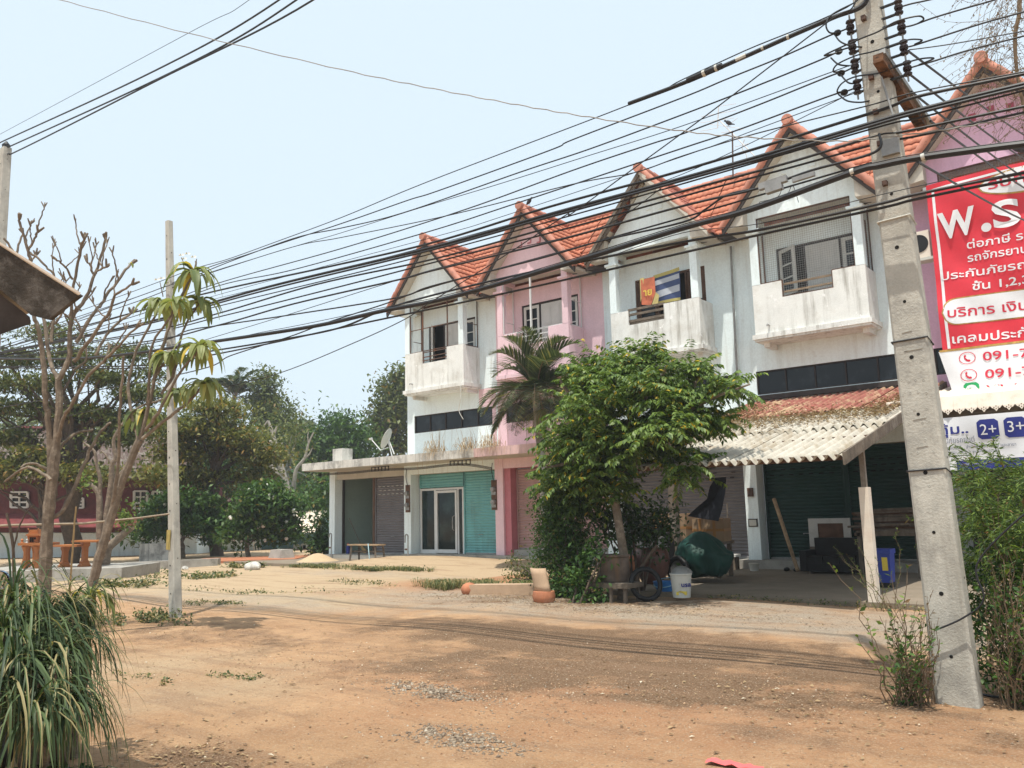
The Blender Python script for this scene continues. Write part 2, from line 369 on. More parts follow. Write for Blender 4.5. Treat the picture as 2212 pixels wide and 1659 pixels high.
# ================================================================== GROUND
def sstep(a,b,x): t=np.clip((x-a)/(b-a),0,1);return t*t*(3-2*t)
def gz(X,Y):
    X=np.asarray(X,float);Y=np.asarray(Y,float)
    z=.018*np.sin(X*1.3+Y*.7)+.014*np.sin(X*.55-Y*1.6+1)+.02*np.sin(X*.21+Y*.33)
    z=z*sstep(2,5,Y)
    ap=sstep(-23.5,-21.5,X)*(1-sstep(-15,-13.6,X));z=z+.21*ap*sstep(16.6,19.8,Y)
    z=z+.10*sstep(-14,-13,X)*(1-sstep(-9.6,-9.0,X))*sstep(14,16,Y)
    return z
def ground_z(x,y): return float(gz(x,y))
def axis(lo,hi,st,far): 
    a=[];v=hi;s=st
    core=list(np.arange(lo,hi+1e-6,st));up=[];v=hi;s=st
    while v<far: s*=1.45;v+=s;up.append(v)
    dn=[];v=lo;s=st
    while v>-far: s*=1.45;v-=s;dn.append(v)
    return np.array(dn[::-1]+core+up)
gx=axis(-34,6,.16,200);gy=axis(1.5,30,.16,200)
GX,GY=np.meshgrid(gx,gy);GZ=gz(GX,GY)
V=np.stack([GX,GY,GZ],-1).reshape(-1,3);nx,ny=len(gx),len(gy)
I=np.arange(nx*ny).reshape(ny,nx)
Fg=np.stack([I[:-1,:-1],I[:-1,1:],I[1:,1:],I[1:,:-1]],-1).reshape(-1,4)
X=V[:,0];Y=V[:,1]
def blob(cx,cy,rx,ry,e=.5): 
    q=np.sqrt(((X-cx)/rx)**2+((Y-cy)/ry)**2);return 1-sstep(1-e,1+e,q)
grav=np.maximum.reduce([.85*sstep(8.6,11.6,Y)*(1-sstep(12.8,14.6,Y))*sstep(-17,-11,X),.8*blob(-4,11.6,5,1.7),.55*blob(-15,9.5,5,1.2),.5*blob(-18,15.5,4,1)])
sandm=np.maximum.reduce([sstep(7.8,10.5,Y)*(1-sstep(-14,-9,X)),.9*sstep(14.2,16,Y),.5*blob(-9,4.5,3,2),.8*sstep(-23,-21,X)*sstep(15.5,17.5,Y)])
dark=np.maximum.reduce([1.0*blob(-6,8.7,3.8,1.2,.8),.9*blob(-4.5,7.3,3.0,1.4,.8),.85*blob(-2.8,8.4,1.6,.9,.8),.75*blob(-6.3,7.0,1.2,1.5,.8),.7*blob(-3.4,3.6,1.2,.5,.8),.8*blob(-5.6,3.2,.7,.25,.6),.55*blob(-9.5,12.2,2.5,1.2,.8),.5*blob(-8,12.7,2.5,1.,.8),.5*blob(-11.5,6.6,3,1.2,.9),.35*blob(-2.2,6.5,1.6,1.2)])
red=np.maximum.reduce([.9*blob(-12.5,14.2,2.6,2.2,.7),.6*blob(-4,6.2,4,2,.9),.5*blob(-13,11.6,2.5,1.2,.8)])
m,t,b,N,L=newmat('laterite dirt');tc=N('ShaderNodeNewGeometry').outputs['Position']
def att(n):
    a=N('ShaderNodeAttribute');a.attribute_name=n;return a.outputs['Fac']
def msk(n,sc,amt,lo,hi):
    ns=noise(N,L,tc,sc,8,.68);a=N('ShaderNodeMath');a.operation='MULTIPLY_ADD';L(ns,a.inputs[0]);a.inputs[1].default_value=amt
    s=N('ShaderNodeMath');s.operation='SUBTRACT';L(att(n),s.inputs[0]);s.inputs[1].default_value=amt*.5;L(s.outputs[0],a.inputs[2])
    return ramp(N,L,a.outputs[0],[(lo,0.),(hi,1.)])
c=mix(N,L,ramp(N,L,noise(N,L,tc,.7,8,.65),[(.35,0.),(.68,1.)]),(.375,.215,.112),(.535,.335,.188))
c=mix(N,L,ramp(N,L,noise(N,L,tc,2.6,9,.7),[(.46,0.),(.66,.65)]),c,(.31,.18,.10))
c=mix(N,L,msk('sand',.9,.9,.3,.75),c,(.46,.345,.22))
c=mix(N,L,msk('red',.8,.9,.3,.8),c,(.38,.185,.095))
gr=mix(N,L,ramp(N,L,noise(N,L,tc,38,3,.7),[(.38,0.),(.62,1.)]),(.25,.205,.155),(.43,.365,.29))
c=mix(N,L,msk('gravel',1.1,1.7,.22,.95),c,gr)
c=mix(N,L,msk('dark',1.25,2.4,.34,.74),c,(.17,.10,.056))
rut=noise(N,L,tc,1.,6,.6,(.5,3.2,1));c=mix(N,L,ramp(N,L,rut,[(.52,0.),(.62,.45)]),c,(.25,.15,.09))
vn=N('ShaderNodeTexVoronoi');vn.inputs['Scale'].default_value=26;L(tc,vn.inputs['Vector'])
c=mix(N,L,ramp(N,L,noise(N,L,tc,19,6,.75),[(.56,0.),(.68,.6)]),c,(.22,.14,.09))
c=mix(N,L,ramp(N,L,noise(N,L,tc,55,4,.7),[(.36,.5),(.5,0.)]),c,(.54,.42,.29))
L(c,b.inputs['Base Color']);b.inputs['Roughness'].default_value=.95;b.inputs['Specular IOR Level'].default_value=.15
b1=N('ShaderNodeBump');b1.inputs['Strength'].default_value=.9;b1.inputs['Distance'].default_value=.07;L(noise(N,L,tc,7,10,.72),b1.inputs['Height'])
b2=N('ShaderNodeBump');b2.inputs['Strength'].default_value=.8;b2.inputs['Distance'].default_value=.012;L(noise(N,L,tc,60,6,.7),b2.inputs['Height']);L(b1.outputs[0],b2.inputs['Normal']);L(b2.outputs[0],b.inputs['Normal'])
GROUND=m
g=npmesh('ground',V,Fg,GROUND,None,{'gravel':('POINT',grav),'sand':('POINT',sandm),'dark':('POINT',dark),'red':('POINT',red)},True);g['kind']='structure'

# ================================================================== SHOP ROW
YW,YB,YR,YS=20.4,19.6,19.2,20.77     # wall, balcony front, roof edge, shutter plane
APEX=10.95;SL=1.155;HW=1.9
def holes_wall(mb,x0,x1,z0,z1,holes,y,dep=.18):
    xs=sorted({x0,x1,*[h[0] for h in holes],*[h[1] for h in holes]});zs=sorted({z0,z1,*[h[2] for h in holes],*[h[3] for h in holes]})
    for i in range(len(xs)-1):
        for j in range(len(zs)-1):
            a,b_,c_,d=xs[i],xs[i+1],zs[j],zs[j+1];mx,mz=(a+b_)/2,(c_+d)/2
            if any(h[0]<mx<h[1] and h[2]<mz<h[3] for h in holes):continue
            mb.add([(a,y,c_),(b_,y,c_),(b_,y,d),(a,y,d)],[(0,1,2,3)])
    for a,b_,c_,d in holes:
        mb.add([(a,y,c_),(a,y,d),(a,y+dep,d),(a,y+dep,c_)],[(0,1,2,3)]);mb.add([(b_,y,c_),(b_,y,d),(b_,y+dep,d),(b_,y+dep,c_)],[(0,1,2,3)])
        mb.add([(a,y,c_),(b_,y,c_),(b_,y+dep,c_),(a,y+dep,c_)],[(0,1,2,3)]);mb.add([(a,y,d),(b_,y,d),(b_,y+dep,d),(a,y+dep,d)],[(0,1,2,3)])
def tiles(name,p0,ux,dn,W_,H_,mat,parent,pitch=.30,wave=.18,amp=.028,flip=1):
    """clay tiled slope: p0 top corner, ux along the ridge, dn down the slope"""
    p0=np.array(p0);ux=np.array(unit(ux));dn=np.array(unit(dn));nm=np.cross(ux,dn)*flip
    if nm[2]<0:nm=-nm
    n=max(8,int(W_/wave*8));u=np.linspace(0,W_,n+1);rows=int(math.ceil(H_/pitch));V=[];Fc=[];T=[];b_=0
    ph=u/wave*2*math.pi
    for r in range(rows):
        v0=r*pitch;v1=min(H_,v0+pitch*1.04)
        jt=NP.uniform(-.006,.006)
        prof=amp*np.abs(np.sin(ph/2))**.8
        for v,h in((v0,.0),(v1,.030),(v1,.004)):
            V.append(p0+np.outer(u,ux)+dn*v+np.outer(prof+h+jt,nm))
        for q in(0,1):
            i=np.arange(n)+b_+q*(n+1);Fc.append(np.stack([i,i+1,i+n+2,i+n+1],-1));T.append(np.repeat(r*.37%1,n))
        b_+=3*(n+1)
    return npmesh(name,np.vstack(V),np.vstack(Fc),mat,parent,{'tint':('FACE',np.hstack(T))})
def capline(mb,a,b_,r,seg=.33,disc=True):
    a=Vector(a);b_=Vector(b_);L_=(b_-a).length;n=max(1,int(L_/seg));d=(b_-a)/n
    for i in range(n): mb.tube([a+d*i-d*.06,a+d*(i+1)],[r*1.13,r*.96],12)
def window(parent,x0,x1,z0,z1,y,rows=3,cols=1,frame=WHITEFRAME,fw=.07,open_=0.,depth=.05,nm='casement_window'):
    f=MB();g_=MB()
    a=open_;px=Vector((x0,y,0));ex=Vector((math.cos(a),-math.sin(a),0));nrm=Vector((math.sin(a),math.cos(a),0))
    def bx(mb,u0,u1,w0,w1,d0,d1):
        P=[px+ex*u+nrm*d+Vector((0,0,w_)) for w_ in(w0,w1) for u,d in((u0,d0),(u1,d0),(u1,d1),(u0,d1))]
        mb.add(P,[(0,3,2,1),(4,5,6,7),(0,1,5,4),(1,2,6,5),(2,3,7,6),(3,0,4,7)])
    W_=x1-x0
    bx(f,0,fw,z0,z1,0,depth);bx(f,W_-fw,W_,z0,z1,0,depth);bx(f,fw,W_-fw,z0,z0+fw,0,depth);bx(f,fw,W_-fw,z1-fw,z1,0,depth)
    for i in range(1,rows):
        zc=z0+fw+(z1-z0-2*fw)*i/rows;bx(f,fw,W_-fw,zc-.016,zc+.016,.006,depth-.006)
    for i in range(1,cols):
        xc=fw+(W_-2*fw)*i/cols;bx(f,xc-.016,xc+.016,z0+fw,z1-fw,.004,depth-.004)
    bx(g_,fw,W_-fw,z0+fw,z1-fw,depth*.45,depth*.6)
    o=f.build(nm,frame,parent);g_.build('pane',GLASS,o);return o
def door(parent,x0,x1,z0,z1,y,mat=DOORWHITE):
    m_=MB();m_.box(x0,x1,y,y+.045,z0,z1);w_=x1-x0
    for (a,b_) in((.06,.30),(.36,.62),(.68,.95)):
        for (c_,d) in((.12,.46),(.54,.88)):
            X0,X1,Z0,Z1=x0+c_*w_,x0+d*w_,z0+a*(z1-z0),z0+b_*(z1-z0)
            m_.prism([(X0,Z0),(X1,Z0),(X1,Z1),(X0,Z1)],y-.012,y+.001)
            m_.prism([(X0+.04,Z0+.04),(X1-.04,Z0+.04),(X1-.04,Z1-.04),(X0+.04,Z1-.04)],y-.02,y-.0125)
    return m_.build('door',mat,parent)
def shutter(parent,x0,x1,z0,z1,y,mat,pitch=.085,slots=False,name='roller_shutter'):
    n=max(2,int((z1-z0)/pitch))*6;V=[]
    for i in range(n+1):
        z=z0+(z1-z0)*i/n;yy=y+.016*math.cos(i/6*2*math.pi)
        V+=[(x0,yy,z),(x1,yy,z)]
    o=npmesh(name,np.array(V),np.array([(2*i,2*i+1,2*i+3,2*i+2) for i in range(n)]),mat,parent,None,True)
    for a,b_ in((x0-.045,x0),(x1,x1+.045)):
        mb=MB();mb.box(a,b_,y-.04,y+.05,z0,z1);mb.build('guide_rail',mat,o)
    if z1-z0>2:
        h=MB();xm=(x0+x1)/2;h.box(x0-.0+.004,x1-.004,y-.03,y+.02,z0-.0+.002,z0+.05);h.build('bottom_bar',GREYSTEEL,o);h=MB();h.tube([(xm-.08,y-.02,z0+.62),(xm-.08,y-.06,z0+.64),(xm+.08,y-.06,z0+.64),(xm+.08,y-.02,z0+.62)],.010,6);h.build('handle',GREYSTEEL,o)
    if slots:
        h=MB()
        for r in range(3):
            for k in range(7):
                xx=x0+.12+(x1-x0-.3)*k/6.5+.05*(r%2);zz=z1-.35-.14*r
                h.box(xx,xx+.11,y-.022,y-.012,zz,zz+.022)
        h.build('vent_slot',HOLE if slots=='dark' else WHITEPL,o)
    return o
def house(cx,label,wall,upper,edge,gmat,style):
    xl,xr=cx-2.105,cx+2.105
    t=thing('shophouse',label,'shophouse',(cx,YW,0),'row of gabled shophouses')
    # ---- walls
    mb=MB();sx0,sx1=cx-1.76,cx+1.98
    dl,dr,dz=cx-1.0,cx+1.2,8.17
    holes_wall(mb,xl,xr,3.0,8.85,[(sx0,sx1,4.44,5.05),(dl,dr,5.9,dz)],YW)
    if style==1: mb.add([(xl,YW,3.0),(xl,YW+5.6,3.0),(xl,YW+5.6,8.9),(xl,YW+2.2,11.0),(xl,YW,8.85)],[(0,1,2,3,4)])
    mb.build('wall',wall,t)
    mb=MB();mb.box(xl,xr,YW+6,YW+6.1,0,8.5);mb.build('rear_wall',wall,t)
    # near-black panel behind the balcony opening, room shade put into its colour
    mb=MB();mb.box(dl-.3,dr+.3,YW+.6,YW+.62,5.8,8.4);mb.build('room_shade_panel',HOLE,t)
    # ---- strip window
    f=MB();g_=MB();n=5
    for i in range(n+1):
        xx=sx0+(sx1-sx0-.04)*i/n;f.box(xx,xx+.04,YW+.03,YW+.10,4.44,5.05)
    f.box(sx0,sx1,YW+.025,YW+.095,4.44,4.475);f.box(sx0,sx1,YW+.025,YW+.095,5.015,5.05)
    o=f.build('strip_window',DARKFRAME,t);g_.box(sx0,sx1,YW+.06,YW+.08,4.44,5.05);g_.build('pane',GLASS,o)
    # ---- balcony
    b0,b1=cx-1.37,cx+1.37;ns=cx-.62 if style!=1 else cx-.54;ne=cx+.62
    if style==3: ns,ne=cx-.80,cx+.32
    m_=MB()
    m_.prism([(b0,5.83),(b1,5.83),(b1,7.10),(ne,7.10),(ne,6.68),(ns,6.68),(ns,7.10),(b0,7.10)],YB,YB+.11)
    for xa,xb in((b0,b0+.11),(b1-.11,b1)): m_.box(xa,xb,YB+.11,YW,5.83,7.06)
    bal=m_.build('balcony_parapet',CREAM if style!=2 else PINK,t)
    s_=MB();s_.box(b0-.06,b1+.06,YB-.06,YW-.002,5.71,5.83);s_.box(b0-.02,b1+.02,YB-.02,YW-.002,5.66,5.71)
    s_.box(b0+.1,b0+.25,YB+.25,YW-.002,5.54,5.66);s_.box(b1-.25,b1-.1,YB+.25,YW-.002,5.54,5.66)
    s_.build('balcony_slab',CREAM if style!=2 else PINK,t)
    sp=MB();sp.tube([(cx-1.0,YB+.02,6.03),(cx-1.0,YB-.14,6.03),(cx-1.0,YB-.15,5.99)],.018,6);sp.build('drain_spout',GREYSTEEL,bal)
    # ---- columns and gable
    for xa in(b0,b1-.21):
        c_=MB();c_.box(xa,xa+.21,YB-.004,YB+.2,7.102,8.82);o=c_.build('balcony_column',upper,t)
        k=MB();k.box(xa-.05,xa+.26,YB-.055,YB+.25,8.42,8.47);k.box(xa-.085,xa+.295,YB-.09,YB+.285,8.47,8.535);k.build('capital',WHITE if style!=2 else PINK,o)
    gz_=lambda x:APEX-.26-abs(x-cx)*SL
    m_=MB();m_.prism([(b0,8.82),(b1,8.82),(b1,gz_(b1)),(cx,gz_(cx)),(b0,gz_(b0))],YB,YB+.14)
    for xa in(b0,b1-.12): m_.box(xa,xa+.12,YB+.14,YW,8.82,9.02)
    gw=m_.build('gable_wall',upper,t)
    for k in(-1,0,1):
        r_=MB();zc=9.78+(.06 if k==0 else 0)
        r_.box(cx-.06+k*.36,cx+.08+k*.36,YB-.028,YB+.01,zc,zc+.035);r_.box(cx+.05+k*.36,cx+.08+k*.36,YB-.027,YB+.01,zc+.035,zc+.17)
        if style==5:r_.box(cx-.06+k*.36,cx+.05+k*.36,YB-.02,YB+.01,zc+.035,zc+.17)
        r_.build('gable_ornament',gmat,gw)
    m_=MB();m_.box(b0+.14,b1-.14,YB+.15,YW-.01,8.93,8.96);m_.build('balcony_ceiling',SOFFIT,t)
    # ---- roof: two tiled slopes of the cross gable and the main slope behind
    ru=MB()
    rise=HW*SL
    for s in(-1,1):
        a=(cx,YR+.07,APEX-.06);d=(s,0,-SL);Ls=math.hypot(HW,rise)
        if style==3 and s==1: roof_m=TILEPINK
        else: roof_m=TILE
        o=tiles('roof_slope',a,(0,1,0),d,2.75,Ls,roof_m,t)
        # soffit under the slope, closed below
        e0,e1=cx+s*(HW-.02),cx
        z0_,z1_=APEX-.12-(HW-.02)*SL,APEX-.14
        sf=MB()
        if not(style==3 and s==-1):
            P=[(e1,z1_),(e0,z0_),(e0,z0_-.07),(cx+s*1.37,z0_-.02),(cx+s*1.37,gz_(b1)+.0),(cx,z1_-.16)]
            sf.prism(P,YR+.09,YB-.002);sf.prism([(e0,z0_),(e0,z0_-.07),(cx+s*1.385,z0_-.02),(cx+s*1.385,gz_(b1)+.08)],YB-.002,YW-.004)
            sf.build('soffit',SOFFIT,o)
        else:
            sf.prism([(e1-.5,z1_-.5*SL),(e1-.1,z1_-.1*SL),(e1-.1,z1_-.1*SL-.1),(e1-.5,z1_-.5*SL-.1)],YR+.3,YB-.002)
            sf.prism([(e0,z0_),(e0+.7,z0_+.7*SL),(e0+.53,z0_+.5*SL),(cx-1.385,z0_-.02)],YR+.2,YB+.1);sf.build('soffit',SOFFIT,o)
            rf=MB()
            for q in(.3,.62,.95,1.3):
                rf.box(cx-q-.04,cx-q+.04,YR+.1,YW,APEX-.22-q*SL,APEX-.12-q*SL)
            rf.build('purlin',BARGE,o)
        bb=MB();bd=Vector((s*.02,0,0))
        bb.poly3([(cx,YR+.02,APEX-.11),(cx+s*(HW+.02),YR+.02,APEX-.11-(HW+.02)*SL),(cx+s*(HW+.02)-s*.02,YR+.02,APEX-.30-(HW)*SL),(cx,YR+.02,APEX-.30)],(0,.06,0))
        if style in(3,): bb.poly3([(cx,YR-.03,APEX-.05),(cx+s*(HW+.02),YR-.03,APEX-.05-(HW+.02)*SL),(cx+s*(HW+.02),YR-.03,APEX-.2-(HW)*SL),(cx,YR-.03,APEX-.2)],(0,.045,0))
        bb.build('barge_board',(OLDWOOD if s<0 else SOFFIT) if style==3 else BARGE,o)
        if not(style==3 and s<0):
            vt=MB();capline(vt,(cx+s*.02,YR+.06,APEX-.05),(cx+s*(HW+.03),YR+.06,APEX-.05-(HW+.03)*SL),.095,.36);vt.build('verge_tile',RIDGE if style!=1 or s>0 else RIDGE,o,True)
    rg=MB();capline(rg,(cx,YR+.0,APEX+.0),(cx,YR+2.4,APEX+.0),.105,.36);rg.lathe([(0,-.13),(.13,-.13),(.14,-.05),(.13,0),(.11,.02)],(cx,YR+.02,APEX+.0),16,(0,1,0));rg.build('ridge_cap',RIDGE,t,True)
    # main slope between the gables
    for xa,xb,hh in((xl,cx-1.41,2.95),(cx-1.41,cx+1.41,2.02),(cx+1.41,xr,2.95)):
        tiles('main_roof_slope',(xa,YR+2.55,APEX+.02),(1,0,0),(0,-1,-1.2),xb-xa,hh,TILE,t)
    bk=MB();bk.add([(xl,YR+2.5,APEX+.0),(xr,YR+2.5,APEX),(xr,YW+6.2,8.0),(xl,YW+6.2,8.0)],[(0,1,2,3)]);bk.build('rear_roof_slope',TILE,t)
    rg=MB();capline(rg,(xl,YR+2.55,APEX+.04),(xr,YR+2.55,APEX+.04),.10,.34);rg.build('main_ridge_cap',RIDGE,t,True)
    for xa,xb in((xl,cx-1.40),(cx+1.40,xr)):
        ev=MB();ev.box(xa,xb,YW-.55,YW-.50,8.62,8.76);ev.box(xa,xb,YW-.50,YW+.0-.003,8.66,8.69);ev.build('eave_board',BARGE,t)
    # ---- windows and door on the balcony
    y=YW+.06
    fr=MB();fr.box(dl,dl+.05,y-.03,y+.05,5.9,dz);fr.box(dr-.05,dr,y-.03,y+.05,5.9,dz);fr.box(dl+.05,dr-.05,y-.03,y+.05,dz-.05,dz)
    for xx in(cx-.30,cx+.60): fr.box(xx-.025,xx+.025,y-.03,y+.05,5.9,dz-.05)
    fr.build('door_frame',DARKFRAME if style!=3 else BROWNWOOD,t)
    if style==3:
        window(t,cx-.95,cx-.33,6.9,dz-.06,y-.005,3,1,BROWNWOOD,.08);window(t,cx+.63,cx+1.14,6.9,dz-.06,y-.005,3,1,BROWNWOOD,.08)
        mb=MB();mb.box(cx-.95,cx-.33,y,y+.03,5.9,6.9);mb.box(cx+.63,cx+1.14,y,y+.03,5.9,6.9);mb.build('dado_panel',BROWNWOOD,t)
        window(t,cx+.95,cx+1.25,7.0,8.1,YW-.05,3,1,BROWNWOOD,.06) if False else None
    else:
        op={1:.75,2:0.,4:.55,5:.2}[style]
        window(t,cx-.95,cx-.36 if style!=2 else cx-.33,6.9,dz-.06,y-.02,3,2 if style==2 else 1,WHITEFRAME,.09,op)
        door(t,cx-.27,cx+.57,5.92,dz-.06,y)
        window(t,cx+.63,cx+1.14,6.9,dz-.06,y-.01,3,1,WHITEFRAME,.09)
        mb=MB();mb.box(cx-.95,cx-.33,y+.01,y+.03,5.9,6.9);mb.box(cx+.63,cx+1.14,y+.01,y+.03,5.9,6.9);mb.build('dado_panel',DOORWHITE,t)
    # ---- guard rails / grilles
    q=MB();rm={1:STEEL,2:ALU,3:OLDWOOD,4:PALEWOOD,5:STEEL}[style]
    if style in(1,2):
        th=.028
        for z in((6.78,6.9,7.06) if style==1 else (6.8,6.95,7.1)): q.bar((ns,YB+.05,z),(ne,YB+.05,z),th)
        for xx in(ns,ne): q.bar((xx,YB+.06,6.68),(xx,YB+.06,7.1),th)
        q.bar((b0+.21,YB+.05,7.115),(b1-.21,YB+.05,7.115),th);q.bar((b0+.225,YB+.05,7.1),(b0+.225,YB+.05,8.8),th);q.bar((b1-.225,YB+.05,7.1),(b1-.225,YB+.05,8.8),th)
        for xx in ((ns,ne) if style==1 else (cx-.05,)): q.bar((xx,YB+.05,7.1),(xx,YB+.05,8.8),.034 if style==1 else .05)
        if style==1: q.bar((b0+.22,YB+.045,7.9),(b1-.22,YB+.045,7.9),.022)
        q.bar((b1-.05,YB+.2,7.09),(b1-.05,YW-.03,7.09),th);q.bar((b1-.05,YW-.04,7.08),(b1-.05,YW-.04,8.8),th);q.bar((b1-.05,YB+.2,7.85),(b1-.05,YW-.04,7.85),.02)
        q.bar((b0+.05,YW-.04,7.08),(b0+.05,YW-.04,8.8),th);q.bar((b0+.05,YB+.2,7.6),(b0+.05,YW-.04,7.6),.02)
        q.build('balcony_grille',rm,t)
    elif style==3:
        for z in(6.80,6.98,7.12): q.box(ns-.02,ne+.0,YB+.03,YB+.07,z-.035,z+.03)
        q.box(ns,ne,YB+.075,YB+.09,6.68,6.8);q.build('balcony_rail',rm,t)
    else:
        for z in(6.82,7.02): q.bar((ns,YB+.10,z),(ne,YB+.10,z),.045)
        q.build('balcony_rail',rm,t)
        q=MB();th=.03;P=[(b0+.22,8.8),(b0+.22,7.115),(ns+.012,7.115),(ns+.012,6.695),(ne-.012,6.695),(ne-.012,7.115),(b1-.22,7.115),(b1-.22,8.8)]
        for i in range(len(P)):
            a,b_=P[i],P[(i+1)%len(P)];q.bar((a[0],YB+.03,a[1]),(b_[0],YB+.03,b_[1]),th)
        q.bar((b1-.05,YB+.2,7.08),(b1-.05,YW-.03,7.08),th);q.bar((b1-.05,YB+.5,7.08),(b1-.05,YB+.5,8.3),.03);q.bar((b1-.05,YW-.04,7.08),(b1-.05,YW-.04,8.8),th)
        q.bar((b0+.05,YW-.04,7.08),(b0+.05,YW-.04,8.8),th)
        fr=q.build('mesh_frame',STEEL,t)
        ms=MB();xx=b0+.25
        while xx<b1-.24:
            zb=6.7 if ns<xx<ne else 7.12;ms.bar((xx,YB+.03,zb),(xx,YB+.03,8.79),.0042);xx+=.055
        zz=6.74
        while zz<8.78:
            a,b_=(ns,ne) if zz<7.12 else(b0+.23,b1-.23);ms.bar((a,YB+.032,zz),(b_,YB+.032,zz),.0042);zz+=.055
        for k in range(13):
            yy=YB+.22+k*.043;ms.bar((b1-.05,yy,7.1),(b1-.05,yy,8.79),.004)
        for k in range(30): ms.bar((b1-.05,YB+.2,7.12+k*.056),(b1-.05,YW-.04,7.12+k*.056),.004)
        ms.build('wire_mesh',GREYSTEEL,fr)
    # ---- ground floor
    if True:
        c_=MB();c_.box(xl-.17,xl+.17,YW-.02,YS+.1,0,3.33);c_.build('shop_column',{1:WHITE,2:PINK,3:WHITE,4:WHITE,5:CEMGREY}[style],t)
        if style==2:
            c_=MB();c_.box(xl+.17,xl+.42,YW+.06,YS+.06,.0,3.02);c_.build('rose_pilaster',PINKDEEP,t)
        bm=MB();bm.box(xl+.17,xr-.17,YS-.3,YS+.12,3.0,3.33);bm.build('shop_beam',{1:SOFFIT,2:PINKDEEP,3:WHITE,4:CEMGREY,5:CEMGREY}[style],t)
        pl=MB();pl.box(xl-.05,xr-.05,YW-.22,YS+.6,-.05,.28);pl.build('plinth',CEMGREY,t)
    if style in(1,2,3):
        s_=MB();s_.box(xl if style!=1 else xl+.0,xr,YR,YW-.003,3.33,3.60);cn=s_.build('canopy_slab',edge,t)
        s_=MB();s_.box(xl+.1,xr,YR+.06,YW-.01,3.315,3.328);s_.build('canopy_soffit',SOFFIT,cn)
    return t
H1=house(-19.31,'pale blue-white gabled shophouse with teal shutter and glass door, leftmost of the row',WHITE,WHITE,STAIN,WHITE,1)
H2=house(-15.10,'pink gabled shophouse behind the palm with a thin white balcony frame',PINK,PINK,STAINPINK,PINKDEEP,2)
H3=house(-10.89,'white gabled shophouse behind the leafy tree with bare rafters under its gable',WHITE,WHITE,STAIN,WHITE,3)
H4=house(-6.68,'white gabled shophouse above the corrugated awning, with wire mesh over its balcony',WHITE,WHITE,STAIN,WHITE,4)
H5=house(-2.47,'mauve pink gabled shophouse on the right covered by the big red banner',MAUVE,MAUVE,STAIN,MAGENTA,5)
# ground floor fronts
shutter(H1,-19.02,-17.62,.28,3.0,YS,TEAL);shutter(H1,-21.12,-19.08,2.52,3.0,YS,TEAL)
def glassdoor():
    x0,x1,z0,z1=-21.14,-19.08,.28,2.50;y=YS
    f=MB()
    for xx in(x0,-20.46,x1-.06): f.box(xx,xx+.06,y-.03,y+.05,z0,z1)
    f.box(x0+.06,x1-.06,y-.028,y+.048,z1-.07,z1);f.box(x0+.06,-20.46,y-.028,y+.048,z0,z0+.13)
    o=f.build('glass_door',ALU,H1)
    f=MB();a,b_=-20.38,-19.38
    f.box(a,a+.08,y-.05,y-.0,z0+.02,z1-.09);f.box(b_-.08,b_,y-.05,y,z0+.02,z1-.09);f.box(a+.08,b_-.08,y-.05,y,z0+.02,z0+.14);f.box(a+.08,b_-.08,y-.05,y,z1-.17,z1-.09)
    f.box(b_+.02,b_+.07,y-.03,y+.03,z0,z1-.07)
    lf=f.build('door_leaf',ALU,o)
    h=MB();h.tube([(b_-.13,y-.05,1.05),(b_-.13,y-.12,1.1),(b_-.13,y-.13,1.3),(b_-.13,y-.12,1.5),(b_-.13,y-.05,1.55)],.018,8);h.build('handle',GREYSTEEL,lf,True)
    g_=MB();g_.box(x0+.06,x1-.06,y+.005,y+.015,z0+.05,z1-.07);g_.build('pane',GLASS2,o)
glassdoor()
shutter(H2,-16.72,-13.3,.45,2.98,YS,PINKSHUT);pl=MB();pl.box(-16.8,-13.25,YS-.22,YS+.1,.28,.45);pl.build('sill',CEMGREY,H2)
shutter(H3,-12.83,-9.05,.28,3.0,YS,GREYSHUT,slots='dark')
shutter(H4,-8.52,-6.60,.28,3.0,YS,GREENSHUT,slots='dark');shutter(H4,-6.45,-4.83,.28,3.0,YS,GREENSHUT,slots='dark')
m_=MB();m_.box(-4.40,-.4,YS+2.6,YS+2.65,.28,3.3);m_.build('shop_shade_panel',BARGE,H5)  # dark panel; the shade inside the open shop is put into its colour
# mezzanine side wall stain patch of H1 corner and paint overlaps
pm=MB();pm.box(-18.0,-17.262,YW-.006,YW-.002,5.06,5.66);pm.box(-17.43,-17.262,YW-.006,YW-.002,3.62,5.66-.6);pm.build('paint_overlap',PINK,H1)
# ---- annex on the far left
AX=thing('annex_shop','single storey white shop with a flat stained canopy at the left end of the row','shop',(-23.5,YW,0))
m_=MB();m_.box(-25.72,-25.40,YW-.02,YS+.1,0,3.33);m_.build('column',WHITE,AX)
m_=MB();m_.box(-25.88,-21.425,YR,YW+5.5,3.33,3.60);c_=m_.build('canopy_slab',STAIN,AX)
m_=MB();m_.box(-25.8,-21.43,YR+.06,YW+.3,3.315,3.328);m_.build('canopy_soffit',SOFFIT,c_)
m_=MB();m_.box(-25.40,-21.6,YS-.3,YS+.1,3.0,3.314);m_.build('beam',SOFFIT,AX)
m_=MB();m_.box(-25.72,-25.55,YS+.1,YW+5.5,0,3.33);m_.box(-25.55,-21.45,YW+5.3,YW+5.5,0,3.33);m_.build('wall',PALEGREEN,AX)
m_=MB();m_.box(-25.55,-21.45,YW+5.26,YW+5.295,.22,.75);m_.build('blue_dado',NAVY,AX)
m_=MB();m_.box(-25.70,-25.12,YW+.1,YW+.6,3.605,4.20);m_.build('column_stub',STAIN,AX)
shutter(AX,-23.46,-21.62,.22,3.0,YS,GREYSHUT,slots='white')
m_=MB();m_.box(-23.62,-23.51,YS-.06,YS+.06,.22,3.0);m_.build('divider_post',BROWNWOOD,AX)
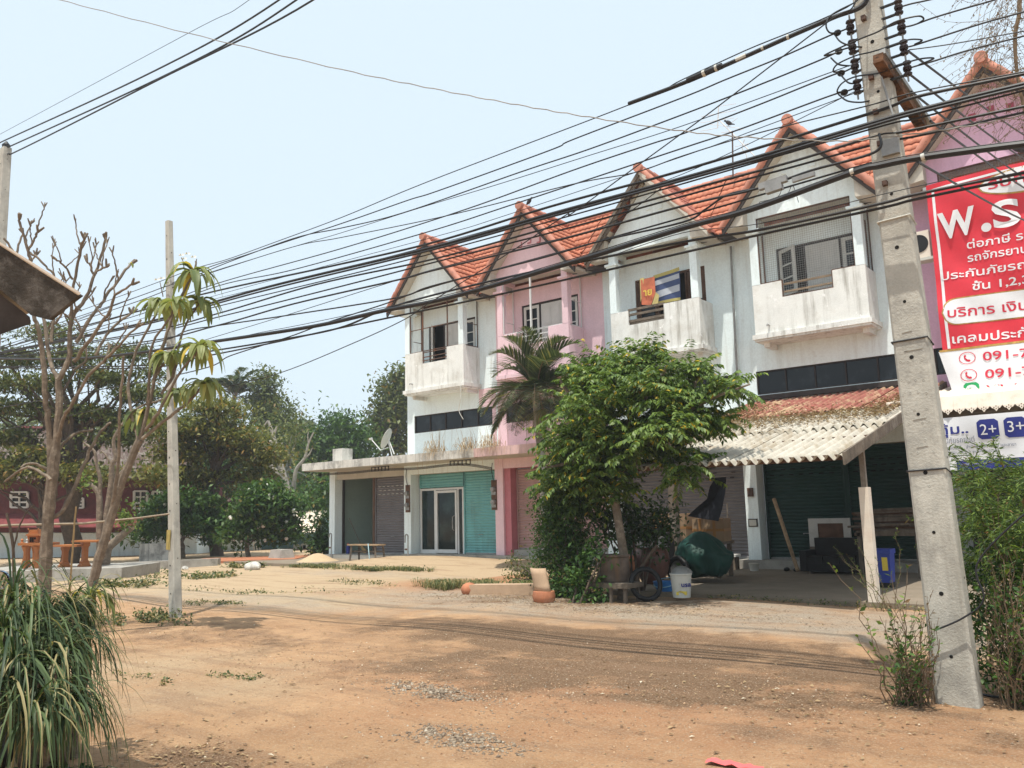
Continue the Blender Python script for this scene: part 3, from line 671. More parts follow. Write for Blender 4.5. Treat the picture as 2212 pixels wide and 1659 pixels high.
m_=MB();m_.box(-25.40,-25.33,YS-.03,YS+.05,.22,3.0);m_.build('guide_rail',DARKFRAME,AX)
m_=MB();m_.box(-25.75,-21.5,YW-.3,YW+5.5,-.05,.22);m_.build('plinth',CEMGREY,AX)
# pavements
m_=MB();m_.box(-6.555,-6.495,YS-.03,YS+.08,.28,3.0);m_.build('centre_post',GREENSHUT,H4)
m_=MB();m_.box(-9.05,-1.2,13.95,YW-.225,-.1,.07);o=m_.build('pavement',CEM);o['kind']='structure'
m_=MB();m_.box(-28.5,-22.6,17.2,YW-.31,-.1,.085);o=m_.build('pavement',CEM);o['kind']='structure'
# ================================================================== AWNINGS
AWY,AWZ,AWS=12.85,2.40,.246
def corrugated(name,p0,ux,dn,W_,H_,mat,parent,wave=.177,amp=.028,seg=8,ends=True,wob=.0):
    p0=np.array(p0);ux=np.array(unit(ux));dn=np.array(unit(dn));nm=np.cross(ux,dn);nm=nm if nm[2]>0 else -nm
    n=int(W_/wave*seg);u=np.linspace(0,W_,n+1);k=8;V=[]
    for j in range(k+1):
        v=H_*j/k;ed=(NP.uniform(-wob,wob,n+1) if j==k else 0)
        V.append(p0+np.outer(u,ux)+np.outer(v+ed*np.ones(n+1),dn)+np.outer(amp*np.sin(u/wave*2*math.pi)+.004*math.sin(j),nm))
    lo=[q-nm*.009 for q in V]
    A=np.vstack(V+lo);I=np.arange((k+1)*(n+1)).reshape(k+1,n+1);J=I+(k+1)*(n+1)
    Fc=[np.stack([I[:-1,:-1],I[:-1,1:],I[1:,1:],I[1:,:-1]],-1).reshape(-1,4),np.stack([J[:-1,:-1],J[1:,:-1],J[1:,1:],J[:-1,1:]],-1).reshape(-1,4),np.stack([I[-1,:-1],I[-1,1:],J[-1,1:],J[-1,:-1]],-1)]
    return npmesh(name,A,np.vstack(Fc),mat,parent,None,True)
AW=thing('corrugated_awning','long lean-to awning of red and cream corrugated sheets on posts','awning',(-6.3,16,0))
def awz(Y): return AWZ+AWS*(Y-AWY)
dn=(0,-1,-AWS)
rows=[(20.3,17.2,REDSHEET,0),(17.75,15.35,FIBRO,1),(15.6,AWY,FIBRO,2)]
for (ya,yb,mt,i) in rows:
    x=[-8.55,-8.019,-7.665][i];k=0
    while x<-4.1:
        ww=min(.885,-4.07-x)
        corrugated('roof_sheet',(x,ya+R.uniform(-.04,.04),awz(ya)-.045*i+.012*(k%2)),(1,0,0),dn,ww+.03,(ya-yb)*math.hypot(1,AWS)+R.uniform(-.04,.06),mt,AW,.177,.045,8,wob=.006)
        x+=.885;k+=1
m_=MB();m_.box(-8.6,-4.62,YW-.16,YW-.004,awz(20.3)+.05,awz(20.3)+.17);m_.build('flashing',BARGE,AW)
m_=MB();m_.box(-8.55,-4.7,YW-.05,YW-.004,awz(20.3)+.172,awz(20.3)+.20);m_.build('flashing_trim',WHITE,AW)
for yy in(13.0,14.6,16.3,18.2,20.1):
    m_=MB();m_.box(-8.6,-4.1,yy-.03,yy+.03,awz(yy)-.16,awz(yy)-.075);m_.build('purlin',BROWNWOOD,AW)
m_=MB();m_.poly3([(-4.05,AWY-.02,awz(AWY)-.02),(-4.05,20.35,awz(20.35)+.02),(-4.05,20.35,awz(20.35)-.15),(-4.05,AWY-.02,awz(AWY)-.21)],(.035,0,0));m_.build('rake_board',OLDWOOD,AW)
m_=MB();m_.box(-4.2,-4.05,13.96,14.11,0,1.87);o=m_.build('post',CREAMPL,AW)
m_=MB();m_.box(-4.165,-4.085,14.0,14.08,1.871,2.58);m_.build('post_extension',OLDWOOD,o)
m_=MB();m_.box(-9.06,-8.90,16.55,16.71,0,2.55);o=m_.build('post',OLDWOOD,AW);m_=MB();m_.box(-9.04,-8.92,16.57,16.69,2.551,3.15);m_.build('post_extension',BROWNWOOD,o)
m_=MB();m_.bar((-8.98,16.6,awz(16.6)-.25),(-4.1,14.05,awz(14.05)-.16),.06,.1);m_.build('tie_beam',OLDWOOD,AW)
# litter on the awning
C=[]
for i in range(5200):
    y=R.gauss(17.0,.75);x=R.uniform(-8.5,-4.4);
    if y>20 or y<15 or (R.random()<.55 and x<-4.9 and y>17.4 and x>-7.6):continue
    C.append((x,y,awz(y)+.035+R.random()*.02))
for i in range(2600):
    x=-8.5+abs(R.gauss(0,.6));y=R.uniform(14.2,19.5);C.append((x,y,awz(y)+.03+R.random()*.04))
for i in range(1200):
    x=-4.2-abs(R.gauss(0,.25));y=R.uniform(16,19.9);C.append((x,y,awz(y)+.03+R.random()*.05))
_d=NP.normal(size=(len(C),3));_d[:,2]=-.1
tag(leafcloud('leaf_litter',C,.062,L_DRY,None,.6,2.5,dirs=_d,jit=.1),'dry brown leaf litter piled on the corrugated awning roof','litter',None,'stuff')
# second awning: cream scalloped sheets on shophouse 5
A5=thing('scalloped_awning','cream sheet awning with a scalloped fringe below the red banner','awning',(-2.6,18.5,3.3))
corrugated('roof_sheet',(-4.53,20.36,4.15),(1,0,0),(0,-1,-.20),4.6,3.0,CREAMPL,A5,.20,.022)
fr=MB();n=23
for i in range(n):
    x0=-4.53+i*.20;c=(.0)
    P=[(x0,3.575),(x0+.20,3.575),(x0+.20,3.32),(x0+.165,3.275),(x0+.135,3.265),(x0+.10,3.215),(x0+.065,3.265),(x0+.035,3.275),(x0,3.32)]
    yy=17.30-.012*(i%2);fr.poly3([(px,yy-.10*max(0,(3.575-pz)/.35)**.5,pz) for px,pz in P],(0,.008,0))
o=fr.build('scalloped_fringe',CREAMPL,A5)
h=MB()
for i in range(n):
    x0=-4.53+i*.20+.1
    for dx,dz in((0,3.31),(-.035,3.285),(.035,3.285),(0,3.262)): h.lathe([(0,0),(.011,0)],(x0+dx,17.30-.012*(i%2)-.10*((3.575-dz)/.35)**.5-.004,dz),6,(0,-1,0))
h.build('punched_hole',BROWNWOOD,o)
m_=MB();m_.box(-4.5,-.5,17.4,17.44,3.42,3.50);m_.build('purlin',BARGE,A5)
m_=MB();m_.box(-4.50,-.5,17.45,20.3,3.30,3.33);m_.build('ceiling',OLDWOOD,A5)
for yy in(18.6,19.6):
    m_=MB();m_.box(-4.5,-.5,yy,yy+.06,3.334,3.40);m_.build('purlin',BARGE,A5)
# ================================================================== BANNERS
def textmesh(txt,x,z,h,y,bold=.0,rot=0.,width=None,shear=0.):
    cu=bpy.data.curves.new('tmp','FONT');cu.body=txt;cu.size=1.;cu.offset=bold;cu.resolution_u=4;cu.shear=shear
    o=bpy.data.objects.new('tmp',cu);COL.objects.link(o)
    dg=bpy.context.evaluated_depsgraph_get();me=bpy.data.meshes.new_from_object(o.evaluated_get(dg))
    vs=np.array([v.co[:] for v in me.vertices]);fs=[tuple(p.vertices) for p in me.polygons]
    bpy.data.objects.remove(o);bpy.data.curves.remove(cu);bpy.data.meshes.remove(me)
    if len(vs)==0:return [],[]
    s=h/.72;sx=s
    if width: sx=width/(vs[:,0].max()-vs[:,0].min());vs[:,0]-=vs[:,0].min()
    px=vs[:,0]*sx;pz=vs[:,1]*s;c,s_=math.cos(rot),math.sin(rot)
    return [(x+px[i]*c-pz[i]*s_,y,z+px[i]*s_+pz[i]*c) for i in range(len(vs))],fs
def lettering(parent,items,y,mat,wavef,name='lettering'):
    for it in items:
        mb=MB();txt,x,z,h=it[:4];kw=it[4] if len(it)>4 else {}
        v,f=textmesh(txt,x,z,h,y,**kw)
        if v: mb.add([(a,b_+wavef(a,c),c) for a,b_,c in v],f);mb.build(name,mat,parent,fix=False)
def sheet(name,x0,x1,z0,z1,y,wavef,mat,parent,nx_=40,nz_=60,left=None,dy=0.):
    V=[];
    for j in range(nz_+1):
        z=z0+(z1-z0)*j/nz_
        for i in range(nx_+1):
            xa=left(z) if left else x0
            x=xa+(x1-xa)*i/nx_;V.append((x,y+dy+wavef(x,z),z))
    V=np.array(V);I=np.arange(len(V)).reshape(nz_+1,nx_+1)
    return npmesh(name,V,np.stack([I[:-1,:-1],I[:-1,1:],I[1:,1:],I[1:,:-1]],-1).reshape(-1,4),mat,parent,None,True)
BY=19.2
def wav(x,z): return .035*math.sin(x*2.1+z*1.3)+.02*math.sin(z*3.1-x*1.7)+.012*math.sin((x+z)*6)
RB=thing('red_banner','large red and white Thai insurance banner hanging in front of the mauve shophouse','banner',(-2.2,BY,3.6))
lf=lambda z:-3.80 if z>4.8 else -3.80+.22*((4.8-z)/1.2)**1.1
sheet('banner_cloth',-3.8,-.2,4.76,8.46,BY,wav,REDCLOTH,RB)
sheet('white_strip',-3.9,-.2,3.55,4.755,BY,wav,WHITECLOTH,RB,left=lambda z:-3.88+.25*((4.76-z)/1.2))
rib=MB()
def strip(mb,P,y,dd):
    mb.add([(x,y+wav(x,z)+dd,z) for x,z in P],[tuple(range(len(P)))])
def stripline(mb,x0,z0,x1,z1,wd,y,dd,n=24):
    for i in range(n):
        a,b_=i/n,(i+1)/n;xa,za,xb,zb=x0+(x1-x0)*a,z0+(z1-z0)*a,x0+(x1-x0)*b_,z0+(z1-z0)*b_
        if abs(x1-x0)>abs(z1-z0): P=[(xa,za),(xb,zb),(xb,zb+wd),(xa,za+wd)]
        else: P=[(xa,za),(xa+wd,za),(xb+wd,zb),(xb,zb)]
        strip(mb,P,y,dd)
stripline(rib,-3.70,4.80,-3.70,8.30,.055,BY,-.006);stripline(rib,-3.70,8.30,-.25,8.36,.05,BY,-.006);rib.build('white_border',WHITECLOTH,RB,fix=False)
rib=MB();stripline(rib,-3.86,4.74,-.25,4.74,.045,BY,-.006);
def oval(cx,cz,a,b_,n=40,p=1.): return [(cx+a*math.copysign(abs(math.cos(2*math.pi*i/n))**p,math.cos(2*math.pi*i/n)),cz+b_*math.copysign(abs(math.sin(2*math.pi*i/n))**p,math.sin(2*math.pi*i/n))) for i in range(n)]
def fan(mb,P,c,y,dd):
    # fill a convex outline with small cells that follow the cloth
    xs=[p[0] for p in P];x0,x1=min(xs),max(xs);nc=max(6,int((x1-x0)/.05));rows=max(3,int((max(p[1] for p in P)-min(p[1] for p in P))/.07))
    def span(x):
        zs=[]
        for i in range(len(P)):
            (xa,za),(xb,zb)=P[i],P[(i+1)%len(P)]
            if (xa-x)*(xb-x)<=0 and xa!=xb: zs.append(za+(zb-za)*(x-xa)/(xb-xa))
        return (min(zs),max(zs)) if zs else (c[1],c[1])
    vs=[]
    for i in range(nc+1):
        x=x0+1e-4+(x1-x0-2e-4)*i/nc;a,b_=span(x)
        for j in range(rows+1):
            z=a+(b_-a)*j/rows;vs.append((x,y+wav(x,z)+dd,z))
    mb.add(vs,[(i*(rows+1)+j,(i+1)*(rows+1)+j,(i+1)*(rows+1)+j+1,i*(rows+1)+j+1) for i in range(nc) for j in range(rows)])
fan(rib,oval(-1.72,8.10,1.08,.29),(-1.72,8.10),BY,-.006);rib.build('gold_edging',GOLD,RB,fix=False);rib=MB()
pill=[(-3.44+.27*math.cos(a),5.57+.27*math.sin(a)) for a in [math.pi/2+math.pi*i/14 for i in range(15)]]+[(-2.6,5.28),(-1.9,5.25),(-1.1,5.22),(-.3,5.2),(-.3,5.74),(-1.1,5.76),(-1.9,5.79),(-2.6,5.82)]
fan(rib,[(-1.9+(x+1.9)*1.015,5.53+(z-5.53)*1.09) for x,z in pill],(-1.9,5.53),BY,-.006);rib.build('gold_edging',GOLD,RB,fix=False)
rib=MB();fan(rib,oval(-1.72,8.10,1.05,.255),(-1.72,8.10),BY,-.010);rib.build('white_panel',WHITECLOTH,RB,fix=False);rib=MB();fan(rib,pill,(-1.9,5.53),BY,-.010);rib.build('white_panel',WHITECLOTH,RB,fix=False)
rt=-.045
lettering(RB,[('ต่อภาษี รถยนต์',-3.14,6.88,.165,dict(bold=.012,rot=rt,width=1.75)),('รถจักรยานยนต์',-3.16,6.60,.165,dict(bold=.012,rot=rt,width=1.6)),
  ('ประกันภัยรถยนต์',-3.69,6.30,.165,dict(bold=.012,rot=rt,width=2.2)),('ชั้น 1,2,3',-3.12,5.97,.165,dict(bold=.014,rot=rt,width=1.02)),
  ('เคลมประกัน',-3.60,4.90,.185,dict(bold=.014,rot=rt*.8,width=1.55))],BY-.013,WHITECLOTH,wav)
lettering(RB,[('รับทำ',-2.62,8.03,.22,dict(bold=.012,width=.85)),('บริการ เงิน',-3.63,5.46,.20,dict(bold=.014,rot=-.04,width=1.45)),
  ('091-7',-3.07,4.46,.185,dict(bold=.012,rot=-.03,width=.82)),('091-7',-3.06,4.09,.185,dict(bold=.012,rot=-.03,width=.82)),('VIVA',-3.06,3.76,.185,dict(bold=.012,rot=-.03,width=.62))],BY-.016,PRINTRED,wav)
for zc in(4.555,4.19):
    ic=MB();xc=-3.355
    P=oval(xc,zc,.155,.13,28);Q=oval(xc,zc,.14,.117,28)
    ic.add([(x,BY+wav(x,z)-.012,z) for x,z in P+Q],[(i,(i+1)%28,28+(i+1)%28,28+i) for i in range(28)])
    H=[(-.06,.055),(-.03,.075),(-.012,.045),(-.035,.02),(-.02,-.01),(.01,-.035),(.03,-.03),(.06,-.05),(.045,-.075),(.01,-.08),(-.03,-.055),(-.058,-.01)]
    ic.add([(xc+a,BY+wav(xc,zc)-.014,zc+b_) for a,b_ in H],[tuple(range(len(H)))]);ic.build('telephone_symbol',PRINTRED,RB,fix=False)
ic=MB();rr_=lambda xc,zc,a,b_,r:[(xc+sx*(a-r)+r*math.cos(math.pi/2*(q+k/6)),zc+sz*(b_-r)+r*math.sin(math.pi/2*(q+k/6))) for sx,sz,q in((1,1,0),(-1,1,1),(-1,-1,2),(1,-1,3)) for k in range(7)]
fan(ic,rr_(-3.33,3.89,.145,.14,.05),(-3.33,3.89),BY,-.008);o=ic.build('green_badge',PRINTGREEN,RB,fix=False)
ic=MB();fan(ic,oval(-3.33,3.90,.115,.085,28),(-3.33,3.90),BY,-.012);ic.build('speech_bubble',WHITECLOTH,o,fix=False)
lettering(o,[('LINE',-3.40,3.876,.05,dict(bold=.01,width=.14))],BY-.016,PRINTGREEN,wav)
lettering(RB,[('W',-3.63,7.20,.56,dict(bold=.035,width=.72)),('.',-2.83,7.20,.62,dict(bold=.05)),('S',-2.60,7.18,.56,dict(bold=.03,width=.50)),('.',-2.0,7.16,.62,dict(bold=.05))],BY-.035,WHITECLOTH,wav,'big_lettering')
# blue and white banner under the scalloped awning
B2Y=17.2
def wav2(x,z): return .03*math.sin(x*3+z*2)+.018*math.sin(z*6-x*2)+.01*math.sin(x*9)
BB=thing('blue_banner','blue and white Thai motor insurance banner hanging under the scalloped awning','banner',(-2.4,B2Y,2.15))
sheet('banner_cloth',-3.75,-.6,2.36,3.17,B2Y,wav2,WHITECLOTH,BB,50,20);sheet('blue_strip',-3.38,-.6,2.18,2.355,B2Y,wav2,NAVY,BB,50,6);sheet('white_corner',-3.75,-3.385,2.18,2.355,B2Y,wav2,WHITECLOTH,BB,8,6)
_w=wav;wav=wav2
ic=MB()
def rrect(xc,zc,a,b_,r):
    P=[]
    for sx,sz,q in((1,1,0),(-1,1,1),(-1,-1,2),(1,-1,3)):
        for k in range(7):
            t_=math.pi/2*(q+k/6);P.append((xc+sx*(a-r)+r*math.cos(t_),zc+sz*(b_-r)+r*math.sin(t_)))
    return P
for xc in(-2.795,-2.36,-1.9): fan(ic,rrect(xc,2.90,.175,.18,.05),(xc,2.90),B2Y,-.007)
ic.build('blue_square',NAVY,BB,fix=False);wav=_w
lettering(BB,[('2+',-2.92,2.80,.2,dict(width=.26)),('3+',-2.48,2.82,.2,dict(width=.26)),('1',-1.95,2.82,.2),('ประกันภัย จำกัด (มหาชน)',-3.30,2.275,.03),('สำนักงาน',-2.85,2.285,.03)],B2Y-.013,WHITECLOTH,wav2)
lettering(BB,[('คุ้ม..',-3.62,2.86,.17,dict(bold=.02,width=.5))],B2Y-.010,NAVY,wav2,'blue_lettering')
lettering(BB,[('ประกันภัยรถยนต์',-3.74,2.69,.10,dict(width=.71)),('ทำประกันภัยได้ที่... สำนักงานตัวแทนฯ และสาขา',-3.74,2.57,.055,dict(bold=.006,width=1.36)),('ประกันภัย จำกัด (มหาชน) ทุกแห่งทั่วประเทศ',-3.74,2.485,.045,dict(width=1.08))],B2Y-.010,PRINTGREY,wav2,'grey_lettering')
# torn banner on the balcony of shophouse 3
def wav3(x,z): return .03*math.sin(x*4+z*3)
TB=thing('torn_banner','torn blue yellow and white banner sagging from the balcony opening','banner',(-10.7,19.8,7.1))
a0=-11.0
sheet('banner_cloth',a0+.02,a0+.80,7.22,8.02,YB+.3,wav3,M('faded navy cloth',(.05,.075,.17),.7,.15,4),TB,14,12)
_w=wav;wav=wav3;ic=MB()
for z0,z1 in((7.72,7.86),(7.36,7.55)): 
    for i in range(8): strip(ic,[(a0+.06+i*.09,z0+i*.012),(a0+.15+i*.09,z0+(i+1)*.012),(a0+.15+i*.09,z1+(i+1)*.012),(a0+.06+i*.09,z1+i*.012)],YB+.3,-.008)
ic.build('white_stripe',M('dusty white cloth',(.42,.45,.50),.7,.1,4),TB,fix=False);ic=MB()
for i in range(8):
    strip(ic,[(a0+.02+i*.0975,7.93+i*.012),(a0+.1175+i*.0975,7.942+i*.012),(a0+.1175+i*.0975,8.04+i*.012),(a0+.02+i*.0975,8.03+i*.012)],YB+.3,-.008);strip(ic,[(a0+.02+i*.0975,7.19),(a0+.1175+i*.0975,7.19),(a0+.1175+i*.0975,7.27),(a0+.02+i*.0975,7.27)],YB+.3,-.008)
ic.build('yellow_edge',M('faded yellow cloth',(.42,.36,.12),.7,.1,4),TB,fix=False);wav=_w
ic=MB();ic.add([(a0-.33,YB+.16,7.95),(a0+.08,YB+.22,7.98),(a0+.12,YB+.16,7.5),(a0-.02,YB+.12,7.16),(a0-.30,YB+.1,7.22)],[(0,1,2,3,4)]);ic.build('folded_flap',M('faded orange red print',(.42,.12,.06),.7,.3,5),TB,fix=False)
ic=MB();ic.add([(a0-.36,YB+.17,8.0),(a0-.22,YB+.17,8.0),(a0-.30,YB+.14,7.5),(a0-.34,YB+.12,7.3)],[(0,1,2,3)]);ic.add([(a0+.0,YB+.10,7.12),(a0+.14,YB+.14,7.5),(a0+.25,YB+.12,7.4),(a0+.2,YB+.10,7.14)],[(0,1,2,3)]);ic.build('yellow_flap',M('creased yellow cloth',(.48,.40,.16),.7,.2,6),TB,fix=False)
lettering(TB,[('าย',a0-.22,7.45,.2,dict(bold=.02))],YB+.09,YELLOW,lambda x,z:0)
# air conditioner beside the red banner
AC=thing('air_conditioner','dusty outdoor air conditioner unit wedged between the pole and the red banner','air conditioner',(-4.02,19.5,6.9))
m_=MB();m_.box(-4.30,-3.86,19.30,19.58,6.90,7.50);m_.build('casing',CREAMPL,AC)
m_=MB();m_.lathe([(.0,0),(.2,0),(.2,.012)],(-4.08,19.298,7.22),24,(0,-1,0));o=m_.build('fan_grille',BLACK,AC)
m_=MB();m_.box(-4.35,-3.8,19.27,19.6,6.83,6.89);m_.build('bracket',WHITEPL,AC)
# ================================================================== POLES
def chamfer(w_,d,c): return [(-w_/2+c,-d/2),(w_/2-c,-d/2),(w_/2,-d/2+c),(w_/2,d/2-c),(w_/2-c,d/2),(-w_/2+c,d/2),(-w_/2,d/2-c),(-w_/2,-d/2+c)]
def polemesh(b,tp,w0,w1,d0,d1,n=10,holes=14,hz0=.4,hz1=6.5):
    b=Vector(b);tp=Vector(tp);mb=MB();vs=[]
    for i in range(n+1):
        t=i/n;p=b.lerp(tp,t)
        for x,y in chamfer(w0+(w1-w0)*t,d0+(d1-d0)*t,.022*(1-.4*t)): vs.append((p.x+x,p.y+y,p.z))
    fs=[(i*8+j,i*8+(j+1)%8,(i+1)*8+(j+1)%8,(i+1)*8+j) for i in range(n) for j in range(8)]+[tuple(n*8+j for j in range(8))]
    mb.add(vs,fs)
    h=MB();H_=tp.z-b.z
    for k in range(holes):
        z=hz0+(hz1-hz0)*k/(holes-1);t=z/H_;p=b.lerp(tp,t);dd=d0+(d1-d0)*t
        h.lathe([(0,0),(.014+.004*(k%2),0)],(p.x+R.uniform(-.012,.012),p.y-dd/2-.002,p.z),8,(0,-1,0))
        if k%2: 
            ww=w0+(w1-w0)*t;h.lathe([(0,0),(.011,0)],(p.x+ww/2+.002,p.y,p.z+.12),8,(1,0,0))
    return mb,h
PR=thing('utility_pole','thick tapering concrete power pole in the right foreground, carrying insulators and a rotten timber arm','pole',(-1.62,7.5,0))
PRB,PRT=Vector((-1.62,7.5,-.3)),Vector((-1.94,7.5,11.4))
def prp(z): return PRB.lerp(PRT,(z+.3)/11.7)
mb,h=polemesh(PRB,PRT,.315,.15,.21,.13,14,22,.7,10.8);sh_=mb.build('concrete_shaft',CONC,PR);h.build('bolt_hole',HOLE,sh_)
dm=MB()
for r_ in range(9):
    z=1.72+.13*r_+R.uniform(-.02,.02);p=prp(z)
    for k in range(4):
        if R.random()<.3:continue
        dm.lathe([(.004,0),(.008,.002),(.011,0)],(p.x-.095+.055*k+R.uniform(-.008,.008),p.y-(.21-.08*(z+.3)/11.7)/2-.0005,z+R.uniform(-.012,.012)),9,(0,-1,0))
for z,l in((3.02,.11),(2.86,.09),(2.86,.2),(2.28,.14),(2.05,.12)):
    p=prp(z);dm.bar((p.x-.05,p.y-(.21-.08*(z+.3)/11.7)/2-.001,z),(p.x-.05+l*.7,p.y-(.21-.08*(z+.3)/11.7)/2-.001,z+.01),.008,.004)
dm.build('cast_marking',M('darker concrete',(.40,.39,.345),.95,.15,9),sh_)
for z,mt in((1.86,WIREBLACK),(2.95,WIREBLACK),(4.02,WHITEPL)):
    p=prp(z);t_=(z+.3)/11.7;bw,bd=.315-.165*t_+.012,.21-.08*t_+.012
    q=MB();tl=.03;q.tube([(p.x-bw/2,p.y-bd/2,z),(p.x+bw/2,p.y-bd/2,z+.01),(p.x+bw/2,p.y+bd/2,z-tl),(p.x-bw/2,p.y+bd/2,z-tl),(p.x-bw/2,p.y-bd/2,z)],.008,6);q.build('strap',mt,PR)
def spool(mb,c):
    mb.lathe([(.012,-.045),(.034,-.04),(.037,-.025),(.022,-.012),(.02,0),(.022,.012),(.037,.025),(.034,.04),(.012,.045)],c,14)
RACKZ=[]
def rack(side,pts):
    nm='insulator_rack';b_=MB();P=[atY(x,y,7.44) for x,y in pts]
    b_.tube([P[0]+Vector((0,0,.12)),P[-1]-Vector((0,0,.12))],.0085,6)
    o=b_.build(nm,GREYSTEEL,PR,True)
    for p in P:
        c=prp(p.z)
        for dz in(.055,-.055):
            q=MB();q.bar((p.x,p.y,p.z+dz),(c.x,p.y,p.z+dz+.0),.03,.012);q.build('bracket_arm',WIREBLACK,o)
        q=MB();spool(q,p+Vector((0,0,.022)));spool(q,p-Vector((0,0,.022)));q.build('insulator',M('brown porcelain',(.03,.02,.02),.25,.2,9) if 'brown porcelain' not in bpy.data.materials else bpy.data.materials['brown porcelain'],o,True)
    return P
z3b=lambda x,y:(1755.6+.2315*x,.2315*y)
RL=rack(-1,[z3b(350,255),z3b(370,440),z3b(393,620),z3b(415,812)])
RR_=rack(1,[z3b(800,70),z3b(828,255),z3b(850,445),z3b(883,640)])
# rotten timber arm and bracing rods
A_=atY(*z3b(610,540),7.18);B_=atY(*z3b(1020,1180),8.35)
m_=MB();m_.bar(A_,B_,.085,.085)
m_.build('timber_arm',M('rotten timber',(.15,.075,.04),.95,.45,10,dirt=(.03,.02,.015),dirt_thr=(.5,.62),dirt_scale=8,bump=.9,bscale=18),PR)
m_=MB();m_.bar(atY(*z3b(650,480),7.3),atY(*z3b(1090,1150),8.45),.05,.05);m_.build('steel_brace',GREYSTEEL,PR)
m_=MB();m_.bar(atY(*z3b(640,720),7.33),atY(*z3b(760,1110),7.36),.015);m_.build('brace_rod',GREYSTEEL,PR)
m_=MB();p=prp(4.63);m_.box(p.x-.02,p.x+.12,p.y-.13,p.y-.08,p.z-.04,p.z+.1);m_.build('clamp',GREYSTEEL,PR)
for z in(5.93,5.35,5.02,4.72,4.35):
    p=prp(z);m_=MB();m_.box(p.x-.05,p.x-.01,p.y-.13,p.y-.075,z-.02,z+.02);m_.build('bolt',STEEL,PR)
# mid pole with nothing on it
PL=thing('utility_pole','slim bare grey concrete pole leaning left on the dirt lot behind the frangipani','pole',(-13.4,7.45,0))
mb,h=polemesh((-13.4,7.45,-.1),(-14.17,7.45,7.1),.19,.115,.16,.10,8,15,.5,6.9);sh_=mb.build('concrete_shaft',CONC,PL);h.build('bolt_hole',HOLE,sh_)
p=Vector((-13.4,7.45,0)).lerp(Vector((-14.17,7.45,7.1)),.20)
m_=MB();m_.box(p.x-.10,p.x+.03,p.y-.086,p.y-.082,1.12,1.45);m_.build('painted_mark',M('faded yellow paint',(.40,.31,.10),.8,.2,9),sh_)
m_=MB();m_.bar((p.x-.35,p.y-.09,5.35),(p.x-.02,p.y-.09,5.4),.05);m_.build('wire_hook',BLACK,PL)
# far pole at the left edge
PF=thing('utility_pole','tall concrete power pole at the left edge of the view, top below the power lines','pole',(-22.45,7.45,0))
mb,h=polemesh((-22.3,7.45,-.1),(-22.6,7.45,11.15),.34,.24,.26,.2,8,26,.5,10.8);sh_=mb.build('concrete_shaft',CONC,PF);h.build('bolt_hole',HOLE,sh_)
m_=MB();m_.lathe([(.02,0),(.09,.02),(.1,.1),(.05,.16),(.02,.2)],(-22.6,7.45,11.14),12);m_.build('pole_cap',WIREBLACK,PF)
m_=MB();m_.box(-22.8,-22.2,7.2,7.3,5.45,5.85);m_.build('cable_bracket',BLACK,PF)
# ================================================================== CABLES
def smooth(P,n=10):
    P=[Vector(p) for p in P];out=[]
    for i in range(len(P)-1):
        p0=P[max(i-1,0)];p1=P[i];p2=P[i+1];p3=P[min(i+2,len(P)-1)]
        for k in range(n):
            t=k/n;out.append(.5*((2*p1)+(p2-p0)*t+(2*p0-5*p1+4*p2-p3)*t*t+(3*p1-p0-3*p2+p3)*t**3))
    return out+[P[-1]]
def cable(pts,r,label,Y=7.45,mat=WIREBLACK,group=None,extra0=None,extra1=None,name='overhead_cable',Y1=None,sm=8):
    n=len(pts);P=[]
    for i,(x,y) in enumerate(pts): P.append(atY(x,y,Y if Y1 is None else Y+(Y1-Y)*i/(n-1)))
    if extra0 is not None:P.insert(0,Vector(extra0))
    if extra1 is not None:P.append(Vector(extra1))
    mb=MB();mb.tube(smooth(P,sm),r,6)
    o=mb.build(name,mat,None,True);return tag(o,label,'cable',group)
GT='thin black telephone wires strung along the row';LT='thin black telephone wire strung between the poles in front of the row'
GB='thicker black cables in the bundle along the row';LB='black cable in the thick bundle strung between the poles in front of the row'
FP=(-22.45,7.4,5.72)
def fp(dz=0,dy=0): return (-22.4,7.3+dy,5.72+dz)
RX=lambda x,y,Y=7.45: atY(x,y,Y)
# lines to the spools
cable([(300,625),(411,583),(490,560.5),(590,524.6),(737,470),(923,393),(1358,226.7),(1474.7,171.7),(1608,110),(1851,2)],.006,'thin messenger wire carrying the short spliced cable end',7.4,extra0=fp(.25),extra1=(-1.8,7.4,6.5))
c_=cable([(1357.8,224),(1474.7,180),(1588,131.7),(1708,78),(1800,38),(1868,8)],.021,'thick black cable with splice sleeve, ending cut short in mid air',7.36,extra1=(-1.75,7.36,6.3))
for a,b_,r_,mt in(((1485,174),(1560,142),.032,WIREBLACK),((1590,130),(1612,120),.024,WHITEPL),((1518,160),(1524,157),.036,WHITEPL),((1545,148),(1550,146),.036,WHITEPL),((1700,81),(1705,79),.026,WHITEPL),((1645,105),(1650,103),.026,WHITEPL)):
    q=MB();q.tube([atY(*a,7.36),atY(*b_,7.36)],r_,8);q.build('splice_sleeve',mt,c_,True)
def spoolwire(pts,i,lab,Y=7.45):
    o=cable(pts+[],.0075,lab,Y,extra0=fp(.2-.12*i),extra1=RL[i])
    q=MB();a=pts[-2];q.ball(atY(pts[-1][0]-6,pts[-1][1]+3,Y-.01),(.035,.03,.03));q.build('line_clamp',WIREBLACK,o,True)
    return o
spoolwire([(300,640),(426,586.6),(542.7,547),(737,483),(880,433),(944,413),(1187,325),(1237,301.7),(1474.7,210.7),(1568,171.7),(1688,123.3),(1785,80),(1815,68)],0,'black wire tied to the top left insulator of the right pole')
